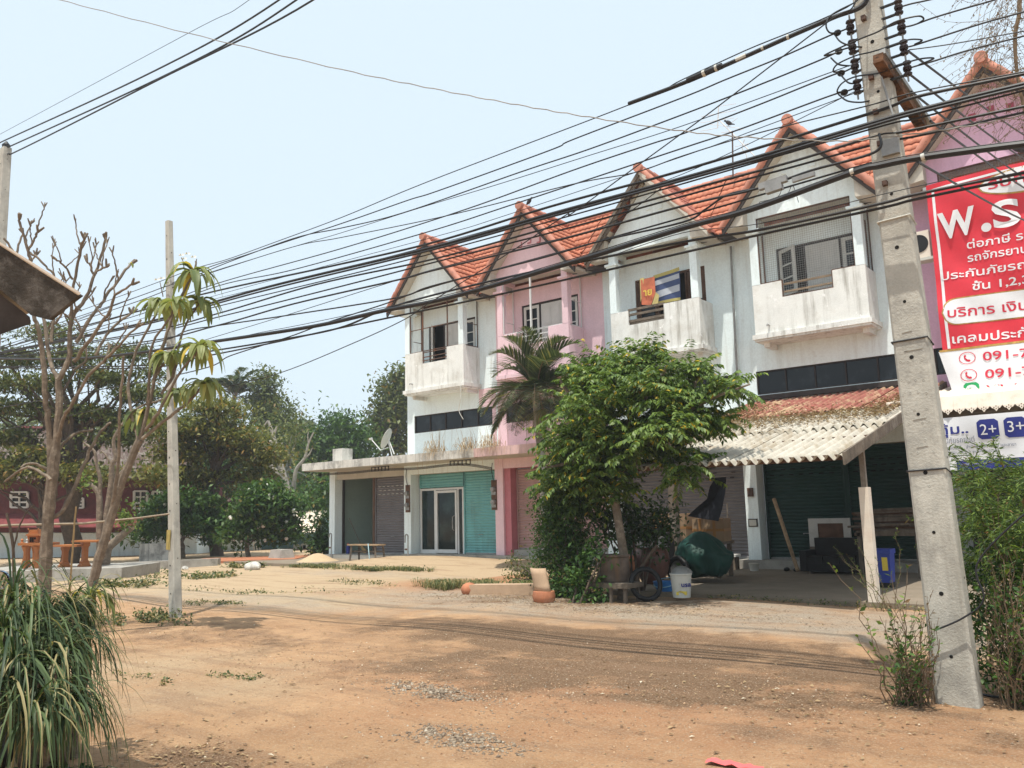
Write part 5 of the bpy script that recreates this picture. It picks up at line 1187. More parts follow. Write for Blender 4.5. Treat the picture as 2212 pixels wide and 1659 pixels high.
weed('green leafy weed bushing round the left foot of the big pole',(-1.95,7.2,0),[YP(1960+R.uniform(-55,65),1400+R.uniform(-90,70),7.1+R.uniform(-.3,.3)) for i in range(22)],0,.05,L_MID,.004,.03,1)
weed('low green weed bush at the right frame edge beyond the big pole',(-1.0,7.9,0),[YP(2170+R.uniform(-60,80),R.uniform(1230,1480),7.9+R.uniform(-.5,.5)) for i in range(34)],0,.05,L_WEED,.004,.03,1)
shrub('leafy_shrub','dense dark green shrub behind the big pole at the right frame edge',(-.95,8.3,0),[(tuple(YP(2165,1400,8.2)),(.32,.3,.35),44),(tuple(YP(2150,1290,8.3)),(.30,.3,.35),44),(tuple(YP(2200,1220,8.4)),(.35,.3,.3),40),(tuple(YP(2200,1460,8.1)),(.3,.25,.2),26)],.055,L_MID,0,cr=.09,per=26,stem=.012,limbs=14)
# feathery green vine right of the pole
fv=thing('feathery_creeper','feathery light green creeper hanging in a mass right of the big pole','creeper',(-.9,8.6,0))
mb=MB();P=[];D=[]
for i in range(210):
    a=atY(R.uniform(2085,2300),R.uniform(1010,1230),8.6+R.uniform(-.7,.7));L_=R.uniform(.35,.8);v=Vector((R.uniform(-1,1),R.uniform(-.6,.6),R.uniform(-.3,.7))).normalized();pts=[a]
    for k in range(9):
        a=a+v*L_/9;v=(v+Vector((R.uniform(-.15,.15),R.uniform(-.15,.15),-.13))).normalized();pts.append(a)
        for q in range(7):P.append(tuple(a+Vector((R.uniform(-.02,.02),R.uniform(-.02,.02),R.uniform(-.02,.02)))));D.append((v.x+R.uniform(-.8,.8),v.y+R.uniform(-.8,.8),v.z*.5+R.uniform(-.5,.4)))
    mb.tube(pts,.0035,4)
for k in range(8): branch_to(mb,(-.9+R.uniform(-.3,.5),8.6,0),atY(R.uniform(2100,2280),R.uniform(1030,1150),8.6),.012,.006,.08,6,5)
mb.build('stems',L_WEED,fv,True);leafcloud('foliage',P,.060,L_WEED,fv,.17,.3,dirs=D,jit=.2)
weed('broad leaved climber topping the blue banner edge right of the big pole',(-1.3,8.1,0),[YP(2125,1010,8.1),YP(2110,1075,8.1),YP(2140,1090,8.1),YP(2160,1050,8.2),YP(2215,980,8.2),YP(2230,1070,8.0),YP(2175,1170,8.0)],0,.075,L_WEED,.007,.05,1,name='climber')
weed('feathery twig weed crossing the cream awning post',(-3.85,13.6,0),[YP(1800,1180,13.5),YP(1830,1200,13.5),YP(1880,1240,13.5),YP(1925,1255,13.5),YP(1940,1140,13.4),YP(1890,1200,13.6),YP(1812,1195,13.3),YP(1845,1165,13.5)],0,.05,L_WEED,.006,.012,1,aspect=.14,name='twig_weed')
# bare twigs of a tree at the top right
bt=thing('bare_tree','nearly leafless tree whose fine dry twigs hang into the top right corner','tree',(1.6,9.4,0))
mb=MB();P=[];D=[]
tp=Vector((1.2,9.2,7.2));mb.tube([(1.6,9.4,-.1),(1.55,9.35,3),(1.35,9.25,5.5),tp],[.14,.11,.08,.05],8)
mn=[tp,atY(2260,-60,9.0),atY(2200,40,8.9),atY(2195,140,8.9),atY(2215,250,8.9)]
mb.tube(smooth(mn,6),[.03-.0007*i for i in range(len(smooth(mn,6)))],6)
src=smooth(mn,12)
for i in range(230):
    p=src[R.randrange(8,len(src))].copy()+Vector((R.gauss(-.05,.13),R.uniform(-.4,.4),R.uniform(-.3,.5)));v=Vector((R.uniform(-.9,.4),R.uniform(-.4,.4),R.uniform(-.8,.3))).normalized();L_=R.uniform(.2,.75);pts=[p.copy()]
    for k in range(8):
        p=p+v*L_/8;v=(v+Vector((R.uniform(-.35,.35),R.uniform(-.3,.3),R.uniform(-.35,.2)))).normalized();pts.append(p.copy())
        if R.random()<.8:P.append(tuple(p));D.append((R.uniform(-1,1),R.uniform(-1,1),R.uniform(-1,.2)))
    mb.tube(pts,.0022,3)
mb.build('trunk',TWIG,bt,True);leafcloud('foliage',P,.03,L_TWIGRED,bt,.4,.2,dirs=D)
# ================================================================== PROPS BY THE SHOPS
def mk(name,label,cat,loc,parts,group=None):
    t=thing(name,label,cat,loc,group)
    for nm,mb,mt,sm in parts: mb.build(nm,mt,t,sm)
    return t
# pigeon on the pink gable, pigeon on the antenna, crow on the right
def bird(c,label,face=1,s=1.):
    c=Vector(c);t=thing('bird',label,'bird',c);mb=MB()
    prof=[(.004,-.115),(.03,-.09),(.048,-.04),(.052,.0),(.045,.04),(.028,.07),(.022,.085),(.027,.105),(.022,.125),(.006,.140)]
    ax=Vector((.75*face,0,.66)).normalized();mb.lathe([(r*s,(h)*s) for r,h in prof],c+Vector((0,0,.10*s)),12,ax)
    mb.tube([c+Vector((-.075*face*s,0,.04*s)),c+Vector((-.16*face*s,0,.0))],[.022*s,.010*s],6);o=mb.build('body',BIRDM,t,True)
    q=MB();h=c+Vector((0,0,.10*s))+ax*.125*s;q.tube([h,h+Vector((.035*face*s,0,-.004*s))],[.008*s,.002*s],6);q.build('beak',STEEL,t)
    for k in(-1,1):
        q=MB();q.tube([c+Vector((0,.015*k*s,.06*s)),c+Vector((.01,.015*k*s,0))],.004*s,5);q.build('leg',STEEL,t)
bird((-15.02,YR+.35,APEX+.115),'dark pigeon perched on the ridge of the pink gable',1,1.15)
bird(tuple(atY(1574,273,21.3)),'dark bird perched on the boom of the roof aerial',-1,1.15)
bird(tuple(atY(2200,335,18.9)),'crow on the wire before the mauve gable at the right edge',-1,1.6)
# roof aerial
yA=21.3
def A3(x,y): 
    p=z3d(x,y);return atY(p[0],p[1],yA)
z3d=lambda x,y:(1474.7+x/3,y/3)
ae=thing('roof_aerial','white television aerial on a thin mast above the roof between the two white gables','aerial',tuple(A3(325,1140)))
mb=MB();mb.tube([A3(325,1140)-Vector((0,0,.1)),A3(322,850)],.022,7);mb.build('mast',STEEL,ae,True)
mb=MB();mb.tube([A3(228,770),A3(470,1015)],.016,6);mb.build('boom',ALU,ae)
mb=MB();mb.tube([A3(232,690),A3(226,830)],.016,6);mb.build('reflector_post',ALU,ae)
for k,(a,b_) in enumerate((((228,690),(345,672)),((120,755),(345,715)),((115,795),(330,765)),((115,850),(225,830)),((180,805),(365,830)),((290,815),(355,765)),((250,860),(395,840)),((300,905),(455,880)),((340,950),(430,930)),((385,985),(480,960)))):
    q=MB();P0_,P1_=A3(*a),A3(*b_);q.tube([P0_,P1_],.0075,5);q.build('element',ALU,ae)
mb=MB();mb.tube(smooth([A3(400,905),A3(385,960),A3(410,1000),A3(415,1030)],6),.010,5);mb.build('feeder_cable',WHITEPL,ae)
# satellite dish
pd=atY(*zs_(0,0),20.2) if False else None
zsd=lambda x,y:((1150+x*.45208)/1.82278,(1700+y*.45208)/1.82278)
yD=20.9;dc=atY(*zsd(828,62),yD)
dsh=thing('satellite_dish','grey satellite dish on the canopy roof beside the end house wall','satellite dish',tuple(Vector((dc.x+.25,yD,3.6))))
ax=Vector((-.80,-.45,.42)).normalized();mb=MB();R0=.40
mb.lathe([(R0*k/8,.085*(k/8)**2) for k in range(9)]+[(R0*k/8,.085*(k/8)**2-.012) for k in range(8,-1,-1)],dc-ax*.04,28,ax);mb.build('reflector',M('dish grey',(.52,.50,.44),.6,.1,5),dsh,True)
mb=MB();e=atY(*zsd(690,65),yD-.15);q=atY(*zsd(770,160),yD-.1);mb.tube([e,q,dc-ax*.05+Vector((0,0,-.3))],.018,6);mb.build('feed_arm',ALU,dsh)
mb=MB();mb.bar(e-Vector((.08,0,-.02)),e+Vector((.05,0,0)),.07);mb.build('receiver_head',WHITEPL,dsh)
mb=MB();mb.tube([dc-ax*.06,atY(*zsd(890,195),yD+.05),],.022,6);mb.tube([(dc.x+.22,yD+.1,3.6),dc-ax*.06-Vector((0,0,.1))],.022,6);mb.build('stand',ALU,dsh)
# electric meter boards and cable racks
for x,lab in((-21.38,'electric meter board on the white column by the glass door'),(-17.40,'electric meter board on the white and pink column between the first two shops')):
    t=thing('meter_board',lab,'electric meter',(x,YW-.06,1.75),'electric meters on the columns')
    mb=MB();mb.box(x-.11,x+.11,YW-.045,YW-.022,1.70,2.65);mb.build('backing_board',BROWNWOOD,t)
    for z in(2.35,1.95):
        mb=MB();mb.lathe([(.0,.10),(.075,.10),(.085,.0)],(x,YW-.046,z),14,(0,-1,0));mb.box(x-.09,x+.09,YW-.075,YW-.0462,z-.17,z-.07);mb.build('meter',GREYSTEEL,t,True)
    mb=MB();mb.tube(smooth([(x-.03,YW-.06,3.2),(x-.05,YW-.07,2.9),(x+.02,YW-.06,2.6)],5),.012,6);mb.build('lead_in',WIREBLACK,t,True)
for x,lab in((-21.9,'black cable rack under the canopy above the grey shutter'),(-18.1,'black cable rack under the canopy near the pink column')):
    t=thing('cable_rack',lab,'cable rack',(x,YR+.35,3.2),'cable racks under the canopy')
    mb=MB()
    for z in(3.14,3.28): mb.box(x-.45,x+.45,YR+.33,YR+.36,z,z+.022)
    for k in range(6): mb.box(x-.45+.174*k,x-.43+.174*k,YR+.33,YR+.361,3.162,3.28)
    mb.build('rack',BLACK,t)
P=[(-25.3,YR+.36,3.22),(-23.5,YR+.36,3.19),(-21.9,YR+.36,3.21),(-20,YR+.36,3.17),(-18.1,YR+.36,3.2),(-17.45,YW-.05,3.05)]
for k in range(3):
    mb=MB();mb.tube(smooth([(a,b_-.02*k,c_-.03*k) for a,b_,c_ in P],5),.011,5);tag(mb.build('canopy_cable',WIREBLACK,None,True),'black cables sagging along under the concrete canopy','cable','cables under the canopy')
P=smooth([(-18.0,YB-.09,5.72),(-17.98,YB-.12,5.3),(-18.06,YB-.12,4.9),(-17.9,YB-.1,4.6)],6);mb=MB();mb.tube(P,.012,5);tag(mb.build('loose_wire',WHITEPL,None,True),'loose white wire dangling from the end balcony','cable')
# bench
def bench():
    bx,by=-22.35,19.35;z0=ground_z(bx,by);z0=.06
    t=thing('bench','rough wooden bench in front of the grey shutter','bench',(bx,by,z0))
    mb=MB()
    for k in(-1,0,1): mb.box(bx-.80,bx+.80,by-.18+.125*(k+1)-.05,by-.18+.125*(k+1)+.06,z0+.545,z0+.585)
    mb.build('seat',PALEWOOD,t)
    for sx in(-.62,.62):
        for sy in(-.17,.17):
            mb=MB();mb.bar((bx+sx,by+sy,z0+.543),(bx+sx*1.08,by+sy*1.25,z0-.04),.06);mb.build('leg',OLDWOOD,t)
        mb=MB();mb.bar((bx+sx*1.02,by-.17,z0+.34),(bx+sx*1.02,by+.17,z0+.34),.045);mb.build('cross_rail',OLDWOOD,t)
    mb=MB();mb.bar((bx-.62,by,z0+.34),(bx+.62,by,z0+.34),.05);mb.build('stretcher',OLDWOOD,t)
bench()
for x,y,lab,h in((-25.1,20.0,'garden tap on a pipe at the left column of the annex',.95),(-20.95,19.95,'bent garden tap pipe beside the bench end',.90)):
    t=thing('standpipe',lab,'tap',(x,y,.05),'taps by the columns');mb=MB()
    mb.tube(smooth([(x,y,.0),(x,y,h*.8),(x,y,h),(x-.07,y,h+.05),(x-.13,y,h),(x-.14,y,h*.75 if x>-22 else h*.9)],4),.022,8);mb.build('pipe',GREYSTEEL,t,True)
    mb=MB();mb.tube([(x-.14,y,h*.5),(x-.02,y,h*.5)],.03,8);mb.build('valve',STEEL,t,True)
def bottle(x,y,z,r,h,mt,label,cap):
    t=thing('bottle',label,'bottle',(x,y,z));mb=MB();mb.lathe([(.0,0),(r,0),(r,h*.62),(r*.85,h*.72),(r*.35,h*.82),(r*.35,h*.9),(0,h*.9)],(x,y,z),14);mb.build('body',mt,t,True)
    mb=MB();mb.lathe([(r*.42,h*.88),(r*.42,h),(0,h)],(x,y,z),12);mb.build('cap',cap,t,True)
bottle(-25.05,20.75,.22,.07,.38,NAVY,'blue bottle with a red cap in the annex doorway',PRINTRED)
t=thing('broom','broom leaning inside the annex doorway','broom',(-24.8,21.2,.22));mb=MB();mb.tube([(-25.25,20.95,1.55),(-24.85,21.25,.45)],.014,6);mb.build('handle',OLDWOOD,t)
mb=MB();mb.tube([(-24.87,21.23,.5),(-24.72,21.35,.22)],[.03,.10],9);mb.build('bristles',STRAW,t)
mb=MB();mb.lathe([(.75,0),(.55,.07),(.32,.19),(.14,.26),(0,.28)],(-24.1,18.6,.08),20);tag(mb.build('sand_heap',SANDM,None,True),'small heap of yellow sand on the concrete before the annex','sand heap')
mb=MB();mb.tube(smooth([(-22.1,19.2,.64),(-21.95,19.05,.66),(-21.8,18.95,.4),(-21.75,18.9,.1),(-22.0,18.7,.09),(-22.4,18.65,.09)],5),.016,6);tag(mb.build('garden_hose',M('pale blue hose',(.35,.50,.55),.5,.1,9),None,True),'pale blue hose draped over the bench','hose')
mb=MB();mb.lathe([(0,0),(.06,0),(.075,.10),(.07,.10),(.06,.01),(0,.01)],(-25.2,19.75,.085),14);tag(mb.build('paint_tub',PRINTRED,None,True),'small orange red tub at the foot of the annex column','tub')
# concrete block with flared foot, kerb pieces, stones
mb=MB();c_=atZ(608,1211);mb.add([(c_.x-.48,c_.y-.3,0),(c_.x+.48,c_.y-.3,0),(c_.x+.48,c_.y+.3,0),(c_.x-.48,c_.y+.3,0),(c_.x-.36,c_.y-.24,.42),(c_.x+.36,c_.y-.24,.42),(c_.x+.36,c_.y+.24,.42),(c_.x-.36,c_.y+.24,.42)],[(0,3,2,1),(4,5,6,7),(0,1,5,4),(1,2,6,5),(2,3,7,6),(3,0,4,7)])
mb.build('concrete_block',CEMGREY);tag(bpy.data.objects['concrete_block'],'weathered concrete block with a flared base before the flowering bushes','block')
def rockmesh(c,r,seed,mat,name,label,cat,group=None):
    g=random.Random(seed);mb=MB();mb.ball(c,r,14,9);mb.v=[(c[0]+(x-c[0])*(1+.22*math.sin(x*9+seed)+.12*math.sin(y*13+z*7)),c[1]+(y-c[1])*(1+.2*math.sin(y*8+z*5+seed)),c[2]+(z-c[2])*(1+.2*math.sin(z*11+x*6+seed))) for x,y,z in mb.v]
    return tag(mb.build(name,mat,None,True),label,cat,group)
for x,y,rx,rz,lab in((545,1242,.0,0,None),): pass
c_=atZ(530,1228);rockmesh((c_.x,c_.y,.1),(.75,.3,.22),3,STAIN,'white_stone','large pale stone lying in the weeds right of the altar tables','stone') if False else None
c_=atZ(552,1240,.0)
for px,py,s_,lab in((532,1232,1.0,'white stone slab lying in the weeds left of the slim pole'),(790//1,1231,.45,'small white stone in the weeds right of the slim pole'),):
    c_=atZ(px if px<700 else 400,py);
    if px<700: c_=atZ(545-0,1231)
    s_*=.75
    rockmesh((c_.x,c_.y,.12*s_),(.55*s_,.3*s_,.22*s_),px%7,STAIN,'stone',lab,'stone')
# toppled terracotta edging and pots
c_=Vector((-10.65,12.75,0));t=thing('terracotta_edging','long broken terracotta edging block at the rim of the weeds','edging',c_);mb=MB();mb.bar((-11.35,12.55,.10),(-9.9,13.1,.12),.30,.22);mb.build('block',TERRAPALE,t)
mb=MB();mb.ball((-11.4,12.52,.11),(.17,.17,.14),12,8);mb.build('broken_end',TERRA,t,True)
def jar(c,prof,mt,label,nm='clay_jar',cat='jar',lid=None,tilt=(0,0,1)):
    t=thing(nm,label,cat,c);mb=MB();mb.lathe(prof,c,24,tilt);mb.build('body',mt,t,True)
    if lid: q=MB();q.lathe(lid[0],c,24,tilt);q.build('lid',lid[1],t,True)
    return t
jar((-9.25,11.75,0),[(0,0),(.14,0),(.19,.06),(.205,.14),(.19,.22),(.16,.23),(.17,.12),(.13,.03),(0,.03)],TERRA,'reddish clay pot base below the pale tilted tile','clay_pot','pot')
t=thing('clay_tile','pale terracotta half pipe leaning on the reddish clay pot','tile',(-9.32,11.72,.2));mb=MB();V=[];k=10
for j in range(5):
    for i in range(k+1):
        a=math.pi*(.05+.9*i/k);V.append((-9.34+.17*math.cos(a)-.10*j/4+.05,11.70-.15*math.sin(a),.22+.40*j/4))
mb.add(V,[(j*(k+1)+i,j*(k+1)+i+1,(j+1)*(k+1)+i+1,(j+1)*(k+1)+i) for j in range(4) for i in range(k)]);o=mb.build('shell',TERRAPALE,t,True);o.modifiers.new('thickness','SOLIDIFY').thickness=.025
# stump stool with big drum, terracotta pot, water jar, tyre, basin, bucket
def SH_(t,dx,dy):
    t.location=t.location+Vector((dx,dy,0))
_n0=set(o.name for o in bpy.data.objects)
t=thing('low_stool','low grey wooden stool carrying the rusty drum under the tree','stool',(-8.15,12.55,0));mb=MB();mb.box(-8.55,-7.78,12.3,12.85,.26,.34);mb.build('seat',OLDWOOD,t)
for sx,sy in((-8.48,12.36),(-7.86,12.36),(-8.48,12.78),(-7.86,12.78),(-8.15,12.36)):
    mb=MB();mb.bar((sx,sy,.259),(sx,sy,-.03),.05);mb.build('leg',OLDWOOD,t)
jar((-8.2,12.58,.342),[(0,0),(.27,0),(.29,.03),(.28,.42),(.30,.44),(.29,.47),(.27,.46),(.27,.05),(0,.05)],M('rusty drum steel',(.13,.10,.08),.7,.35,6,streak=(.25,.13,.05),streak_amt=.8),'rusty round drum standing on the low stool','drum','drum')
jar((-7.72,13.3,.28),[(0,0),(.17,0),(.26,.14),(.27,.26),(.20,.38),(.17,.40),(.15,.38),(0,.3)],TERRA,'orange clay pot right behind the bilimbi trunk','clay_pot','pot')
mb=MB();mb.box(-7.95,-7.5,13.1,13.5,0,.278);tag(mb.build('crate',OLDWOOD),'grey wooden crate under the orange clay pot','crate')
jar((-7.25,13.75,.07),[(0,0),(.20,0),(.33,.22),(.38,.45),(.36,.62),(.30,.74),(.28,.76),(0,.76)],JARBROWN,'big brown glazed water jar with a metal lid','water_jar','jar',([(.0,1.02),(.05,1.02),(.06,.97),(.27,.96),(.30,.93),(.31,.78),(.34,.755),(.33,.745),(0,.745)],GREYSTEEL))
def torus(c,R0,r,ax,mb,n=36,m_=10):
    ax=unit(ax);x=ax.orthogonal().normalized();y=ax.cross(x);c=Vector(c);vs=[]
    for i in range(n):
        a=2*math.pi*i/n;d=x*math.cos(a)+y*math.sin(a)
        for j in range(m_):
            b_=2*math.pi*j/m_;vs.append(c+d*(R0+r*math.cos(b_))+ax*r*math.sin(b_))
    mb.add(vs,[(i*m_+j,((i+1)%n)*m_+j,((i+1)%n)*m_+(j+1)%m_,i*m_+(j+1)%m_) for i in range(n) for j in range(m_)])
mb=MB();torus((-7.12,12.75,.305),.265,.045,(.75,-.6,.28),mb);tag(mb.build('tyre',BLACK,None,True),'old motorcycle tyre leaning in front of the brown water jar','tyre')
mb=MB();mb.tube(smooth([(-7.45,12.85,.0),(-7.42,12.8,.4),(-7.3,12.95,.7),(-7.15,13.1,.95)],5),.03,6);tag(mb.build('driftwood_stick',BARKDARK,None,True),'crooked dark stick leaning on the water jar behind the tyre','stick')
t=thing('basin','bright blue plastic basin on the ground beside the bucket','basin',(-6.85,13.6,0));mb=MB();mb.lathe([(0,.07),(.14,.07),(.21,.24),(.235,.25),(.235,.235),(.16,.072),(0,.068)],(-6.85,13.62,.0),22);mb.build('bowl',BASINBLUE,t,True)
mb=MB();torus((-6.85,13.62,.225),.225,.008,(.0,-.35,1),mb,24,5);mb.build('handle',M('pale blue wire',(.25,.5,.6),.5,.1,5),t,True)
bk=Vector((-7.42+1.02,13.9,.07))
bk=atZ(1473,1290,.07)
t=thing('bucket','dirty white plastic paint bucket with its lid ajar under the awning','bucket',bk);mb=MB();mb.lathe([(0,0),(.15,0),(.185,.38),(.195,.385),(.195,.41),(.18,.41),(.15,.03),(0,.03)],bk,24);o=mb.build('body',WHITEPL,t,True)
mb=MB();mb.lathe([(0,.09),(.10,.085),(.17,.03),(.19,0),(.18,-.01),(0,.05)],bk+Vector((.0,.03,.42)),24,(.1,-.25,1));mb.build('lid',GREYSTEEL,t,True)
mb=MB()
_d=Vector((-bk.x,-bk.y,0)).normalized();_s=Vector((-_d.y,_d.x,0))
v,f=textmesh('usa',0,0,.085,0,bold=.02,width=.17)
mb.add([bk+_s*(a-.0+.0)*1.0+_d*(math.sqrt(max(1e-4,.178**2-a*a))+.004)+Vector((0,0,.19+c2)) for a,_,c2 in v],f);mb.build('lettering',NAVY,o,fix=False)
mb=MB();P=[(-.09,.05),(.09,.05),(.09,.11),(-.02,.12),(-.09,.10)];mb.add([bk+_s*a+_d*(math.sqrt(.17**2-a*a)+.004)+Vector((0,0,z)) for a,z in P],[(0,1,2,3,4)]);mb.build('yellow_band',YELLOW,o,fix=False)
def moveto(nm,lab,px,py,cx,cy,z=0):
    for o in COL.objects:
        if o.parent is None and o.get('label','').startswith(lab):
            p=atZ(px,py,z);o.location=o.location+Vector((p.x-cx,p.y-cy,0))
moveto('','low grey wooden stool',1321,1303,-8.15,12.36);moveto('','rusty round drum',1321,1299,-8.2,12.45)
moveto('','orange clay pot right',1350,1270,-7.72,13.3);moveto('','grey wooden crate under',1350,1270,-7.72,13.3)
moveto('','big brown glazed',1397,1270,-7.25,13.5);moveto('','old motorcycle tyre',1397,1300,-7.12,12.75);moveto('','crooked dark stick',1378,1296,-7.45,12.85)
moveto('','bright blue plastic basin',1432,1286,-6.85,13.5);moveto('','reddish clay pot base',1168,1306,-9.25,11.65);moveto('','pale terracotta half',1166,1306,-9.32,11.6)
# covered motorcycle
mc=atZ(1524,1256,.07)
t=thing('covered_motorcycle','motorcycle hidden under a dark green tarpaulin with one wheel showing','motorcycle',mc)
mb=MB();mb.ball((mc.x,mc.y,.62),(.58,.62,.55),56,26);V=[]
for x,y,z in mb.v:
    u=(x-mc.x)/.62;top=.62+.50*(.75+.25*math.cos(u*3+.6)-.28*max(0,u-.35)*2)
    zz=z if z<.62 else .62+(z-.62)/.55*(top-.62)
    zz=max(zz,.20+.05*math.sin(u*7));an=math.atan2(y-mc.y,x-mc.x);k=1.0+(.02+.06*(1-min(1,max(0,z-.2))))*math.sin(an*9+z*4)+.035*math.sin(an*4-z*9)+.02*math.sin(z*21+an*5)
    V.append((mc.x+(x-mc.x)*k,mc.y+(y-mc.y)*k,zz))
mb.v=V;mb.build('tarpaulin',TARP,t,True)
mb=MB();torus((mc.x-.33,mc.y-.56,.33),.25,.055,(.25,1,0),mb);wo=mb.build('wheel',BLACK,t,True)
mb=MB();mb.lathe([(.0,.02),(.19,.02),(.2,0),(.19,-.02),(0,-.02)],(mc.x-.33,mc.y-.56,.33),18,(.25,1,0));mb.build('rim',GREYSTEEL,wo)
# cartons, bag and net behind
def carton(x,y,z,w_,d,h,rz,label,tape=True,open_=False):
    t=thing('cardboard_box',label,'cardboard box',(x,y,z));c,s_=math.cos(rz),math.sin(rz)
    def bx(mb,a0,a1,b0,b1,z0,z1):
        P=[(x+u*c-v*s_,y+u*s_+v*c,z+q) for q in(z0,z1) for u,v in((a0,b0),(a1,b0),(a1,b1),(a0,b1))];mb.add(P,[(0,3,2,1),(4,5,6,7),(0,1,5,4),(1,2,6,5),(2,3,7,6),(3,0,4,7)])
    mb=MB();bx(mb,-w_/2,w_/2,-d/2,d/2,0,h);mb.build('carton',CARD,t)
    for k in(-.25,.2):
        q=MB();bx(q,k*w_-.035,k*w_+.035,-d/2-.004,d/2+.004,-.003,h+.004);q.build('tape',CARDTAPE,t)
    q=MB();bx(q,-w_/2-.003,w_/2+.003,-d/2-.0035,d/2+.0035,h*.5-.03,h*.5+.03);q.build('tape',CARDTAPE,t)
tx0,tx1=atY(1424,1180,17.4).x,atY(1562,1180,17.4).x
mb=MB();mb.box(tx0,tx1,17.2,18.0,.80,.86);o=mb.build('table_top',OLDWOOD);t=thing('trestle_table','rough table piled with cartons behind the covered motorcycle','table',(-8.4,17.6,.07));o.parent=t;o.location=o.location-t.location
for sx in(tx0+.08,tx1-.08):
    for sy in(17.3,17.9):
        mb=MB();mb.box(sx-.04,sx+.04,sy-.04,sy+.04,.07,.799);mb.build('leg',OLDWOOD,t)
_c=atY(1535,1175,17.4);carton(_c.x,17.5,.862,.72,.5,.50,.12,'taped cardboard box on top of the pile behind the motorcycle')
_c=atY(1458,1175,17.4);carton(_c.x,17.5,.862,.92,.6,.62,-.1,'large open pale cardboard box left of the taped box')
_c=atY(1432,1240,16.6);rockmesh((_c.x,16.6,.6),(.34,.34,.52),2,BLACK,'rubbish_bag','black rubbish bag bulging beside the timber post','bag')
_P=[(1545,1032),(1569,1030),(1567,1062),(1560,1100),(1552,1126),(1520,1121),(1485,1115),(1503,1098),(1527,1078),(1533,1052)]
t=thing('shade_net','torn black shade net hanging from the awning above the taped box','net',tuple(atY(1550,1030,17.0)))
mb=MB();_c=atY(1538,1085,17.15);V=[atY(x,y,17.0+.06*math.sin(k*1.7)) for k,(x,y) in enumerate(_P)];mb.add([_c]+V,[(0,k+1,(k+1)%len(V)+1) for k in range(len(V))]);mb.build('net_cloth',SHADENET,t,True)
def tuftH(c,label):
    S=[];c=Vector(c)
    for i in range(60):
        a=R.uniform(0,6.28);r=R.uniform(.02,.16);S.append(([c,c+Vector((math.cos(a)*r,math.sin(a)*r,-.15)),c+Vector((math.cos(a)*r*1.3,math.sin(a)*r*1.3,-R.uniform(.3,.5)))],.008,R.uniform(.3,.9)))
    tag(blades('straw_bundle',S,L_DRY),label,'straw')
tuftH((-7.9,15.6,2.75),'dry straw bundle hanging under the awning edge')
# items against the green shutter
mb=MB();mb.tube([atY(1672,1078,19.9),atY(1723,1232,19.0)],[.05,.045],8);tag(mb.build('leaning_pole',PALEWOOD,None,True),'pale wooden pole leaning against the dark green shutter','pole')
x0,x1,z0,z1=atY(1752,1190,20.4).x,atY(1842,1190,20.4).x,.62,atY(1752,1120,20.4).z
t=thing('framed_panel','white framed dark panel standing against the dark green shutter','panel',((x0+x1)/2,20.4,.3))
mb=MB();y=20.35
mb.box(x0,x0+.22,y,y+.06,z0,z1);mb.box(x1-.16,x1,y,y+.06,z0,z1);mb.box(x0+.22,x1-.16,y,y+.06,z1-.12,z1);mb.build('frame',DOORWHITE,t)
mb=MB();mb.box(x0+.22,x1-.16,y+.02,y+.05,z0,z1-.12);mb.build('panel',BROWNWOOD,t)
mb=MB();mb.box(x0,x1,y-.02,y+.08,.285,z0-.003);mb.build('stand',OLDWOOD,t)
t=thing('old_sofa','low black vinyl sofa in the shade before the framed panel','sofa',(-5.5,19.6,.07));x0,x1=atY(1752,1210,19.4).x,atY(1858,1210,19.4).x;y=19.4;sw_=(x1-x0)/3
for k in range(3):
    mb=MB();mb.box(x0+sw_*k+.01,x0+sw_*k+sw_-.01,y-.28,y+.3,.30,.46);mb.build('seat_cushion',BLACK,t)
mb=MB();mb.box(x0,x1,y-.26,y+.42,.12,.297);mb.build('base',BLACK,t)
mb=MB();mb.box(x0,x1,y+.303,y+.5,.30,.85);mb.build('backrest',BLACK,t)
for xa in(x0-.16,x1+.005):
    mb=MB();mb.box(xa,xa+.155,y-.28,y+.5,.12,.58);mb.build('armrest',BLACK,t)
for xa in(x0,x1-.06):
    for ya in(y-.24,y+.34): mb=MB();mb.box(xa,xa+.06,ya,ya+.06,.07,.119);mb.build('foot',OLDWOOD,t)
mb=MB();_c=atY(1738,1200,20.0);mb.lathe([(0,0),(.11,0),(.12,.02),(.12,.36),(.09,.40),(.05,.42),(.05,.46),(0,.46)],(_c.x,20.0,.07),16);tag(mb.build('water_can',WHITEPL,None,True),'white plastic can beside the framed panel','can')
mb=MB();mb.lathe([(0,0),(.10,0),(.12,.16),(.13,.17),(.11,.18),(0,.16)],(-8.5,19.6,.07),16);tag(mb.build('flower_pot',WHITEPL,None,True),'small white pot at the foot of the white column under the awning','pot')
t=thing('house_sign','small framed number plate on the white column under the awning','sign',(-8.77,YW-.03,1.15));mb=MB();mb.box(-8.90,-8.66,YW-.045,YW-.022,1.10,1.30);mb.build('frame',BARGE,t);mb=MB();mb.box(-8.875,-8.685,YW-.05,YW-.0455,1.125,1.275);mb.build('plate',WHITEPL,t)
mb=MB();mb.box(-8.86,-8.72,YW-.08,YW-.022,1.86,2.08);tag(mb.build('letter_box',STEEL),'small rusty box fixed high on the white column','box')
mb=MB();mb.box(-9.75,-9.0,19.7,20.0,.38,.44);o=mb.build('plank',DOORWHITE);t=thing('white_bench','low white bench against the grey shutter under the awning','bench',(-9.4,19.85,.07));o.parent=t;o.location=o.location-t.location
for xa in(-9.7,-9.1): mb=MB();mb.box(xa,xa+.06,19.72,19.98,.07,.379);mb.build('leg',OLDWOOD,t)
